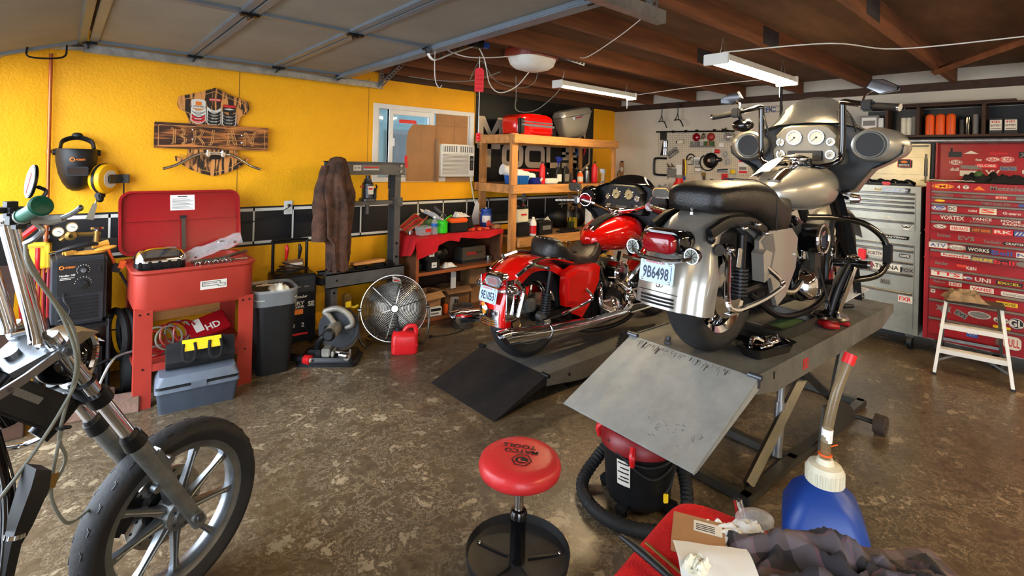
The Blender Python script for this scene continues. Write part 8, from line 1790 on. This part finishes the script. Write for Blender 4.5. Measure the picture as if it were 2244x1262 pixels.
b = MB('rubber'); b.tube([(-.17,-.03,.30),(-.12,-.13,.27),(-.02,-.178,.25),(.10,-.15,.27),(.16,-.06,.30)],.005,n=6); b.tube([(-.165,-.05,.31),(-.10,-.14,.25),(.0,-.18,.20),(.12,-.13,.25),(.17,-.04,.30)],.005,n=6); b.m('yellow_plastic'); b.box((.06,-.165,.11),(.02,.012,.04),.003); b.m('rubber'); b.tube([(.12,-.13,.25),(.09,-.155,.17),(.06,-.165,.13)],.005,n=6); b.build('power_cord',vc)
# label print on the front side
b = MB('ink')
for k,z in enumerate((.235,.215,.195,.175,.16)):
    a0 = 122; b.lathe([(.1665 - (.25 - z) * .06,z),(.167 - (.25 - z) * .06 + .0002,z + .006)],(0,0,0),(0,0,1),8,216,234 - 4 * (k % 2))
b.build('label_print',vl)

# ---------------------------------------------------------------- stool
so = thing('shop_stool','round red padded shop stool on a black post with dished base','stool',(1.325,1.39,0),R(0))
b = MB('stool_red'); b.ang = 80; b.lathe([(.001,.438),(.10,.440),(.135,.436),(.150,.424),(.156,.405),(.152,.385),(.14,.376),(.001,.374)],(0,0,0),(0,0,1),48); b.build('seat',so)
# logo printed on the vinyl, readable from the opposite side
lr = V((-.80,.60,0)).normalized(); lu = V((.60,.80,0)).normalized() * -1
lr = V((-cr.x,-cr.y,0)).normalized(); lu = V((-cf.x,-cf.y,0)).normalized()
rot_ = Matrix.Rotation(R(-12),3,'Z'); lr = rot_ @ lr; lu = rot_ @ lu
b = MB('ink'); c0 = V((0,0,.4412))
b.text('MATCO',c0 + lu * -.022 + lr * .0,lr,lu,.026,.13); b.text('TOOLS',c0 + lu * -.056 + lr * .012,lr,lu,.026,.13)
def flat_ring(q,cen,r0,r1,n,z=0):
    q.add([cen + (lr * math.cos(2 * PI * k / n) + lu * math.sin(2 * PI * k / n)) * r for r in (r0,r1) for k in range(n)],[(k,(k + 1) % n,n + (k + 1) % n,n + k) for k in range(n)])
hc = c0 + lu * .032 + lr * -.012
flat_ring(b,hc,.040,.035,6); b.add([hc + (lr * math.cos(2 * PI * k / 16) * .025 + lu * math.sin(2 * PI * k / 16) * .020) for k in range(16)],[tuple(range(16))])
b.m('stool_red'); b.add([hc + lr * x + lu * y + V((0,0,.0004)) for x,y in ((-.018,.006),(.004,.006),(.004,-.008),(.012,-.008),(.012,.012),(-.018,.012))],[tuple(range(6))])
b.build('seat_logo',so)
b = MB('chrome_worn'); b.cyl((0,0,.22),(0,0,.376),.017,n=18); b.m('galv_dark'); b.cyl((0,0,.355),(0,0,.374),.05,n=20); b.build('gas_rod',so)
b = MB('black_gloss'); b.lathe([(.03,.03),(.03,.19),(.033,.20),(.033,.225),(.028,.235),(.017,.238)],(0,0,0),(0,0,1),22); b.build('post',so)
b = MB('ramp_black'); b.lathe([(.192,.05),(.197,.085),(.193,.087),(.188,.056),(.15,.045),(.035,.042),(.001,.042)],(0,0,0),(0,0,1),48); b.build('base_dish',so)
for k in range(5):
    a = R(72 * k + 40); b = MB('chrome'); b.ell((.165 * math.cos(a),.165 * math.sin(a),.052),(.007,.007,.005),10,6); b.m('ramp_black'); b.box((.10 * math.cos(a),.10 * math.sin(a),.046),(.12,.012,.006),.002,rot=(0,0,a)); b.m('black_plastic'); b.cyl((.165 * math.cos(a) - .012 * math.sin(a),.165 * math.sin(a) + .012 * math.cos(a),.022),(.165 * math.cos(a) + .012 * math.sin(a),.165 * math.sin(a) - .012 * math.cos(a),.022),.022,n=14); b.build('caster',so)

# ---------------------------------------------------------------- blue fluid jug
jg = thing('fluid_jug','large blue utility jug with white cap and upright clear filler hose','jug',(2.16,.615,0),R(22))
b = MB('blue_jug'); b.ang = 55
b.loft([[(x,y,z) for x,y in rrect(w,w,.05,5)] for w,z in ((.24,0),(.265,.02),(.27,.20),(.265,.25),(.21,.32),(.14,.365),(.09,.38),(.075,.40))]); b.build('body',jg)
b = MB('cream_plastic'); b.lathe([(.048,.375),(.062,.38),(.062,.43),(.055,.445),(.03,.45),(.025,.47),(.001,.47)],(0,0,0),(0,0,1),30)
for k in range(24): a = 2 * PI * k / 24; b.box((.062 * math.cos(a),.062 * math.sin(a),.405),(.006,.007,.046),.001,rot=(0,0,a))
b.build('cap',jg)
b = MB('tube_clear'); b.tube([(0,0,.46),(.002,-.004,.56),(.02,-.03,.70),(.058,-.072,.82)],.0175,n=14); b.build('hose',jg)
b = MB('paper'); b.cyl((.002,-.003,.53),(.003,-.006,.578),.019,n=14); b.m('orange'); b.torus((0,0,.482),(0,0,1),.02,.004,16,6); b.tube([(.02,0,.482),(.06,-.02,.484),(.09,-.05,.486)],.0025,n=5); b.build('hose_ties',jg)
b = MB('plastic_red'); b.cyl((.056,-.070,.815),(.067,-.082,.85),.022,n=14); b.build('hose_plug',jg)

# ---------------------------------------------------------------- cart with red towel in the foreground
CZ,CA = .70,R(7)
ctb = thing('utility_cart','waist high black cart under a bright red towel at the bottom of the view','cart',(1.0,.35,0),CA)
b = MB('black_plastic'); b.bx(-.27,.21,-.27,.25,CZ - .035,CZ - .006,.01); b.build('top_tray',ctb)
b = MB('black_plastic'); b.bx(-.27,.21,-.27,.25,.20,.225,.01); b.build('bottom_tray',ctb)
for (x,y) in ((-.24,-.24),(-.24,.22),(.18,-.24),(.18,.22)):
    b = MB('black_metal'); b.cyl((x,y,.05),(x,y,CZ - .036),.015,n=10); b.m('black_plastic'); b.ell((x,y,.03),(.03,.03,.03),12,8); b.build('leg',ctb)
b = MB('towel_hot')
def tw2(u,v):
    px,py = 2 * u - 1,2 * v - 1; m_ = max(abs(px),abs(py)); n_ = (abs(px) ** 8 + abs(py) ** 8) ** .125
    if n_ > 1e-6: px *= m_ / n_; py *= m_ / n_
    x = -.02 + px * .30; y = -.0 + py * .305; z = CZ + .001 + .003 * nz(u * 5,v * 5,3)
    if m_ > .95: z -= (m_ - .95) * 2.2
    return (x,y,z)
b.sheet(tw2,44,44,.006); b.solo('red_towel','bright red towel spread on the cart in the bottom foreground','towel',(1.0,.35,0),CA)
TZ = CZ + .006
bxb = thing('small_carton','small tan cardboard box with white label lying on the bright red towel','box',(1.085,.555,TZ),R(-63))
b = MB('cardboard'); b.bx(-.055,.055,-.05,.045,0,.028,.001); b.build('carton',bxb)
b = MB('sticker_white'); b.bx(-.01,.05,-.005,.03,.0282,.0292); b.m('ink')
for k in range(4): b.bx(-.005,.035,.0 + .006 * k,.002 + .006 * k,.0293,.0297)
b.build('label',bxb)
b = MB('bag_white')
b.sheet(lambda u,v: ((u - .5) * .14,(v - .5) * .09,.01 + .022 * abs(nz(u * 6,v * 6,2)) + .04 * max(0,.5 - abs(v - .6)) * u),26,18,.0008)
b.solo('plastic_bag','crumpled clear plastic parts bag beside the small tan box','bag',(1.135,.50,TZ + .004),R(-35))
b = MB('bag_clear'); b.ell((0,0,.02),(.045,.03,.02),18,10); b.solo('parts_bag','cloudy plastic bag holding the chrome socket','bag',(1.225,.49,TZ + .004),R(-40))
b = MB('chrome'); b.cyl((0,0,0),(.004,.012,.035),.011,n=16); b.solo('chrome_socket','short chrome socket standing out of the cloudy plastic bag','socket',(1.235,.525,TZ + .006))
b = MB('paper'); b.sheet(lambda u,v: ((u - .5) * .15,(v - .5) * .13,.006 + .012 * math.sin(v * 2.6) ** 2 + .004 * nz(u * 3,v * 3)),14,10,.001); b.solo('paper_sheet','curled blank white paper on the bright red towel','paper',(1.0,.47,TZ + .028),R(-50))
b = crumple(.05,.04,.02,91,18,14,.002,'cream_plastic'); b.solo('tissue','small crumpled cream tissue on the white paper','tissue',(.955,.49,TZ + .05))
kn = thing('hobby_knife','black handled tool lying on the left edge of the bright red towel','knife',(.945,.60,TZ + .012),R(-98))
b = MB('black_plastic'); b.ang = 60; b.tube([(-.07,0,0),(-.02,0,.003),(.05,0,.002),(.09,0,0)],[.006,.010,.009,.007],n=12,flat=.8); b.build('handle',kn)
b = MB('brass'); b.cyl((0,0,0),(.13,.0,0),.003,n=8); b.solo('brass_rod','thin brass coloured rod beside the black handled tool','rod',(.985,.625,TZ + .008),R(-100))
fl = MB('plaid')
def ff(u,v):
    x = (u - .5) * .47; y = (v - .5) * .40
    e = min(u,1 - u,v,1 - v); r_ = min(1,e * 5); r_ = r_ * r_ * (3 - 2 * r_)
    w1 = nz(u * 3,v * 3,40); r1 = max(0,1 - abs(nz(u * 3.2 + w1,v * 4.6 + 2 * u,3)) * 4); r2 = max(0,1 - abs(nz(u * 6 + 3 + w1,v * 5 + 4 * u,7)) * 4)
    z = r_ * (.022 + .030 * r1 ** 1.5 + .018 * r2 + .02 * nz(u * 2,v * 2,9) + .065 * math.exp(-((u - .42) ** 2 + (v - .86) ** 2) / .012)) + .006
    x += .035 * nz(u * 4,v * 4,11) ; y += .05 * nz(u * 3.5,v * 3,15) - .05 * u
    return (x,y,z)
fl.ang = 180; fl.sheet(ff,110,90,.003,uv=True)
fl.solo('flannel_shirt','dark grey plaid flannel shirt heaped on the cart','shirt',(1.175,.245,TZ),R(-42))
# ---------------------------------------------------------------- stripped motorcycle in the left foreground
FB = thing('front_motorcycle','stripped motorcycle with chrome forks, mag wheel and green grips at the left edge','motorcycle',(.3316,2.0857,0),.40726)
r_ = .299
g = MB('tyre'); g.T = Matrix.Translation((0,0,r_)); rr = .235; th = r_ - rr; w = .104
prof = [(rr - .004,-w * .34)] + [(rr + th * .5 + th * .5 * math.cos(R(-100 + 200 * k / 16)),w * .5 * math.sin(R(-100 + 200 * k / 16))) for k in range(17)] + [(rr - .004,w * .34)]
g.lathe(prof,(0,0,0),(0,1,0),80); g.m('black_plastic')
for k in range(30):
    a = 2 * PI * k / 30
    for s_ in (-1,1):
        a2 = a + (.1 if s_ > 0 else 0); g.T = Matrix.Translation((0,0,r_)) @ Matrix.Rotation(-a2,4,'Y'); g.box((r_ - .0042,s_ * .018,0),(.0036,.022,.004),0,rot=(R(28 * s_),0,0)); g.box((r_ - .0062,s_ * .029,.012),(.004,.004,.02),0)
g.build('tyre',FB)
g = MB('alu'); g.T = Matrix.Translation((0,0,r_))
g.lathe([(rr - .028,-w * .26),(rr - .008,-w * .30),(rr,-w * .35),(rr + .004,-w * .355),(rr - .004,-w * .28),(rr - .028,-w * .12),(rr - .032,0),(rr - .028,w * .12),(rr,w * .3),(rr + .004,w * .355),(rr,w * .35),(rr - .008,w * .30),(rr - .028,w * .26),(rr - .034,w * .1),(rr - .034,-w * .1),(rr - .028,-w * .26)],(0,0,0),(0,1,0),72)
g.build('rim',FB)
for k in range(9):
    g = MB('alu'); g.T = Matrix.Translation((0,0,r_)) @ Matrix.Rotation(2 * PI * k / 9 + .16,4,'Y')
    g.loft([[(x,y_ * s1,z_ * s2) for s1,s2 in ((-1,-1),(1,-1),(1,1),(-1,1))] for x,y_,z_ in ((.035,.018,.018),(.09,.012,.011),(.16,.009,.008),(.205,.014,.012))]); g.m('alu_dull'); g.tube([(.05,-.018,0),(.12,-.013,0),(.19,-.012,0)],.0032,n=5,smooth=False)
    g.build('spoke',FB)
g = MB('alu_dull'); g.T = Matrix.Translation((0,0,r_)); g.lathe([(.001,.050),(.024,.050),(.028,.042),(.050,.038),(.054,.0),(.050,-.036),(.034,-.040),(.001,-.044)],(0,0,0),(0,-1,0),30)
g.m('galv_dark')
for k in range(5): a = 2 * PI * k / 5; g.cyl((.036 * math.cos(a),-.047,.036 * math.sin(a)),(.036 * math.cos(a),-.036,.036 * math.sin(a)),.005,n=8)
g.build('hub',FB)
g = MB('chrome_worn'); g.T = Matrix.Translation((0,0,r_)); g.lathe([(.070,.055),(.130,.055),(.130,.060),(.070,.060),(.070,.055)],(0,0,0),(0,1,0),44); g.m('black_plastic')
for k in range(24): a = 2 * PI * k / 24; rq = .092 + .022 * (k % 2); g.cyl((rq * math.cos(a),.0545,rq * math.sin(a)),(rq * math.cos(a),.0605,rq * math.sin(a)),.005,n=8)
g.m('black_metal'); g.cyl((0,.045,0),(0,.058,0),.072,n=26); g.build('brake_disc',FB)
g = MB('black_metal'); g.T = Matrix.Translation((0,0,r_)); g.box((-.13,.07,.05),(.09,.055,.13),.015,rot=(0,R(35),0)); g.m('galv_dark'); g.cyl((-.15,.04,.07),(-.15,.10,.07),.01,n=8); g.build('brake_caliper',FB)
FA = V((.0,0,.318)); FT = V((-.392,0,1.02)); fd_ = (FT - FA).normalized(); FL = (FT - FA).length
def fp(t,y,off=0.0):
    n_ = V((fd_.z,0,-fd_.x)); p = FA + fd_ * t + n_ * off; return V((p.x,y,p.z))
rotf = (0,-math.atan2(-fd_.x,fd_.z),0)
for s_ in (-1,1):
    y = s_ * .10
    g = MB('alu_dull'); g.cyl(fp(-.02,y),fp(.385,y),.021,.027,n=22); g.cyl(fp(-.045,y),fp(-.0,y),.024,.022,n=18); g.cyl(tuple(fp(0,y) + V((0,-.03,0))),tuple(fp(0,y) + V((0,.03,0))),.018,n=18); g.m('galv_dark'); g.cyl(tuple(fp(0,y) + V((0,-.042,0))),tuple(fp(0,y) + V((0,-.028,0))),.012,n=14)
    g.m('alu'); g.box(tuple(fp(.275,y,.016)),(.038,.042,.085),.005,rot=rotf)
    for t_,o_ in ((.245,.040),(.20,-.032)): g.cyl(tuple(fp(t_,y,o_) + V((0,-.012,0))),tuple(fp(t_,y,o_) + V((0,.012,0))),.0115,n=12); g.cyl(tuple(fp(t_,y,o_ * .4)),tuple(fp(t_,y,o_)),.008,n=8)
    g.build('fork_slider',FB)
    g = MB('black_metal'); g.cyl(fp(.38,y),fp(.42,y),.033,.029,n=20); g.cyl(fp(.42,y),fp(.435,y),.026,.022,n=18); g.build('dust_seal',FB)
    g = MB('chrome'); g.cyl(fp(.42,y),fp(FL + .02,y),.0195,n=26); g.build('fork_tube',FB)
    g = MB('chrome_worn'); g.cyl(fp(FL + .02,y),fp(FL + .034,y),.020,n=16); g.build('fork_cap',FB)
    g = MB('black_metal'); g.cyl(fp(.575,y),fp(.612,y),.031,n=20); g.build('lower_clamp',FB)
g = MB('black_metal'); g.loft([[fp(t,y_,o) for y_,o in ((-.09,-.03),(.09,-.03),(.09,.02),(-.09,.02))] for t in (.58,.605)]); g.tube([fp(.59,0,-.02),fp(.57,0,-.08),fp(.56,0,-.13)],.03,n=10); g.build('lower_clamp',FB)
g = MB('alu')
for s_ in (-1,1): g.cyl(fp(FL - .03,s_ * .10),fp(FL + .002,s_ * .10),.028,n=22)
g.loft([[fp(t,y_,o) for y_,o in ((-.10,-.025),(-.08,.018),(.08,.018),(.10,-.025),(.07,-.10),(-.07,-.10))] for t in (FL - .022,FL - .004)]); g.cyl(fp(FL - .01,-.0,-.06),fp(FL + .012,0,-.06),.018,n=14)
g.build('top_clamp',FB)
g = MB('alu'); g.loft([[tuple(V((x,-.132 + yy,z + zz))) for yy,zz in ((-.004,-.012),(.004,-.012),(.004,.012),(-.004,.012))] for x,z in ((-.372,1.012),(-.40,1.005),(-.47,.965),(-.56,.925),(-.62,.90))]); g.cyl((-.385,-.145,1.008),(-.385,-.120,1.008),.014,n=14); g.m('galv_dark'); g.cyl((-.385,-.149,1.008),(-.385,-.144,1.008),.008,n=8); g.cyl((-.50,-.138,.95),(-.50,-.135,.95),.006,n=10); g.build('clamp_brace',FB)
g = MB('steel'); g.prism([(-.375,1.005),(-.35,1.022),(-.315,1.028),(-.27,1.012),(-.30,1.0),(-.325,.985),(-.335,.998)],-.055,.055,'xz'); g.build('headlight_bracket',FB)
g = MB('black_gloss'); g.ell((-.325,.015,.935),(.07,.075,.068),24,16,rot=(0,R(25),0)); g.m('chrome'); g.torus((-.287,.02,.920),(1,0,-.35),.07,.013,32,8); g.m('glass_clear'); g.ell((-.280,.02,.917),(.016,.064,.064),22,12); g.build('headlight',FB)
HB = MB('chrome')
for s_ in (-1,1): HB.tube([(-.425,s_ * .080,1.035),(-.432,s_ * .082,1.08),(-.49,s_ * .095,1.33),(-.498,s_ * .098,1.365)],.0195,n=20,k=5); HB.cyl((-.425,s_ * .08,1.03),(-.39,s_ * .08,1.03),.016,n=14)
HB.tube([(-.5025,-.25,1.408),(-.50,-.20,1.391),(-.498,-.10,1.37),(-.498,.10,1.37),(-.50,.20,1.391),(-.5025,.25,1.408)],.0125,n=12,k=5)
HB.build('handlebar',FB)
for s_ in (-1,1):
    g = MB('green_grip'); g.cyl((-.499,s_ * .175,1.383),(-.503,s_ * .262,1.412),.0165,n=22); g.lathe([(.0165,0),(.024,.006),(.025,.012),(.021,.017),(.001,.019)],(-.503,s_ * .258,1.411),(-.04,s_ * 1,.33),22); g.m('cable_grey'); g.cyl((-.4985,s_ * .170,1.381),(-.499,s_ * .178,1.384),.019,n=18); g.build('grip',FB)
    g = MB('black_plastic'); g.box((-.495,s_ * .145,1.372),(.045,.05,.045),.012); g.box((-.50,s_ * .115,1.395),(.05,.05,.042),.014); g.cyl((-.46,s_ * .15,1.37),(-.44,s_ * .15,1.365),.010,n=10); g.m('chrome_worn'); g.box((-.50,s_ * .10,1.36),(.03,.02,.02),.004); g.build('switch_housing',FB)
    g = MB('cast_grey'); g.tube([(-.475,s_ * .165,1.372),(-.450,s_ * .19,1.370),(-.437,s_ * .222,1.376)],[.013,.013,.009],n=8); g.m('alu'); g.tube([(-.44,s_ * .215,1.375),(-.437,s_ * .26,1.390),(-.44,s_ * .30,1.406)],.0062,n=10); g.ell((-.44,s_ * .302,1.4065),(.007,.006,.008),10,6); g.build('lever',FB)
    g = MB('galv'); g.tube([(-.475,s_ * .175,1.362),(-.462,s_ * .18,1.345),(-.475,s_ * .175,1.325),(-.487,s_ * .155,1.312)],[.005,.0065,.007,.006],n=8); g.build('cable_elbow',FB)
g = MB('galv_dark'); g.tube([(-.495,-.18,1.395),(-.478,-.205,1.425),(-.470,-.212,1.445),(-.480,-.195,1.455)],.0045,n=8,k=3); g.build('mirror_stem',FB)
g = MB('black_metal'); Tm = Matrix.Translation((-.486,-.187,1.468)) @ Matrix.Rotation(R(-188),4,'Z') @ Matrix.Rotation(R(-8),4,'Y') @ Matrix.Diagonal((1,.95,1.15,1)); g.T = Tm; g.cyl((0,0,0),(.006,0,0),.036,n=32); g.m('chrome'); g.cyl((.0062,0,0),(.007,0,0),.033,n=32); g.m('sticker_red'); g.box((.0075,-.004,-.004),(.0006,.009,.046),0,rot=(R(-14),0,0)); g.build('mirror',FB)
for k,pts in enumerate(([(-.487,-.155,1.312),(-.478,-.16,1.27),(-.44,-.165,1.18),(-.384,-.165,1.07),(-.368,-.155,.944),(-.40,-.15,.86),(-.47,-.16,.765),(-.54,-.17,.69)],
                         [(-.487,-.157,1.314),(-.48,-.17,1.25),(-.415,-.17,1.12),(-.376,-.165,.98),(-.385,-.13,.84),(-.39,-.12,.77),(-.375,-.12,.70),(-.42,-.12,.63),(-.47,-.12,.58)],
                         [(-.385,-.12,.79),(-.40,-.12,.70),(-.395,-.10,.61),(-.36,-.08,.52),(-.316,-.04,.475),(-.24,.02,.45),(-.16,.06,.42)])):
    g = MB('cable_grey'); g.tube(pts,.0043,n=8,k=8); g.build('control_cable',FB)
g = MB('black_plastic'); g.torus((-.385,-.13,.80),(.3,.2,1),.014,.004,14,5); g.build('cable_tie',FB)
g = MB('black_plastic'); g.torus(fp(.66,-.10),tuple(fd_),.024,.0035,18,5); g.build('cable_tie',FB)
g = MB('black_gloss'); g.cyl((-.44,0,.82),(-.52,0,1.0),.034,n=20); g.tube([(-.46,0,.88),(-.50,.0,.80),(-.60,.03,.50),(-.68,.05,.25),(-.85,.06,.14),(-1.5,.06,.14)],.019,n=12); g.tube([(-.46,0,.86),(-.50,-.0,.80),(-.60,-.05,.50),(-.68,-.07,.25),(-.85,-.07,.14),(-1.5,-.07,.14)],.019,n=12); g.tube([(-.50,0,.98),(-.8,0,.92),(-1.2,0,.70),(-1.5,0,.45)],.022,n=10); g.build('frame',FB)
g = MB('black_plastic'); g.T = Matrix.Translation((-.432,-.02,.872)) @ Matrix.Rotation(R(42),4,'Y'); g.box((0,0,0),(.19,.10,.09),.008); g.m('alu_dull'); g.box((-.02,-.052,.012),(.075,.003,.018),.001); g.m('galv_dark'); g.cyl((-.05,-.03,.045),(-.05,-.03,.066),.016,n=12); g.build('horn_cover',FB)
g = MB('black_gloss'); g.ang = 70; secs = []
for x,w,zc_,h in ((-.52,.06,.92,.03),(-.58,.16,.90,.08),(-.75,.22,.89,.11),(-.95,.20,.88,.10),(-1.1,.08,.85,.06)): secs.append([(x,w / 2 * math.cos(a),zc_ + h * math.sin(a)) for a in [2 * PI * k / 22 for k in range(22)]])
g.loft(secs); g.build('fuel_tank',FB)
g = MB('black_metal'); g.bx(-1.10,-.75,-.12,.12,.20,.50,.05); g.T = Matrix.Translation((-.82,0,.46)) @ Matrix.Rotation(R(22),4,'Y')
for k in range(9): g.loft([[(a,c,.02 + k * .02 + e) for a,c in rrect(.15,.15,.04,4)] for e in (0,.006)])
g.cyl((0,0,0),(0,0,.2),.05,n=16); g.build('engine',FB)
g = MB('black_plastic'); g.ang = 30; g.loft([[(x + s1 * w * .6,y0_ + s2 * w,z - s1 * w * .4) for s1,s2 in ((-1,-1),(1,-1),(1,1),(-1,1))] for x,y0_,z,w in ((-.462,-.19,.752,.026),(-.472,-.195,.715,.030),(-.50,-.20,.64,.024),(-.512,-.20,.60,.016),(-.535,-.21,.48,.013))]); g.m('brass'); g.box((-.445,-.216,.715),(.022,.003,.035),.001,rot=(0,R(15),0)); g.m('chrome'); g.cyl((-.506,-.20,.622),(-.508,-.20,.612),.023,n=14); g.build('highway_peg',FB)
g = MB('black_gloss'); g.tube([(-.50,-.05,.82),(-.50,-.14,.68),(-.53,-.2,.50),(-.58,-.2,.30)],.017,n=10); g.m('chrome'); g.tube([(-.44,.12,.70),(-.38,.10,.69),(-.34,.06,.71),(-.31,.03,.74)],.009,n=10); g.build('engine_guard',FB)
wheel(FB,-1.72,0,.32,.32,.13,.215,'chrome',9,disc=0)
g = MB('black_metal'); g.tube([(-1.1,-.12,.30),(-1.72,-.12,.32)],.02,n=8); g.tube([(-1.1,.12,.30),(-1.72,.12,.32)],.02,n=8); g.build('swingarm',FB)
g = MB('leather'); g.ang = 70; g.loft([[(x,w / 2 * math.cos(a),zc_ + h * math.sin(a)) for a in [2 * PI * k / 18 for k in range(18)]] for x,w,zc_,h in ((-1.08,.10,.80,.03),(-1.2,.24,.74,.05),(-1.45,.28,.68,.05),(-1.65,.20,.72,.05),(-1.72,.06,.76,.03))]); g.build('seat',FB)
b = MB('blue_grey'); b.box((0,0,.003),(.10,.018,.004),.001); b.solo('blue_strip','short bluish metal strip on the floor beside the front bike','strip',(.06,1.62,.001),R(60))
# ---------------------------------------------------------------- groups shared by repeats
GR = {'paint_can': 'orange spray cans on the wall shelf','shelf_can': 'cans and tubes on the wall shelf','battery_box': 'printed black boxes on the wall shelf','parts_box': 'black labelled boxes in the bookcase','round_lens': 'round red lenses on the pegboard','gasket_pack': 'seal packs on the pegboard','spray_bottle': 'red metal bottles on the middle shelf','oil_bottle': 'oil bottles on the middle shelf','hanging_hook': 'bicycle hooks by the white wall','cardboard_box': 'cardboard boxes in the bookcase','battery': 'batteries on the low shelf','parts_bin': 'blue bins on the middle shelf','red_clamp': 'red pliers in the yellow holder','wall_outlet': 'outlets on the tile band','sensor_cable': 'loose cables around the opener','tape': 'red tape pieces on the window','tool_chest': 'rolling tool chests along the white wall'}
for o in list(C.objects):
    k = o.name.split('.')[0]
    if k in GR and 'category' in o and 'group' not in o: o['group'] = GR[k]
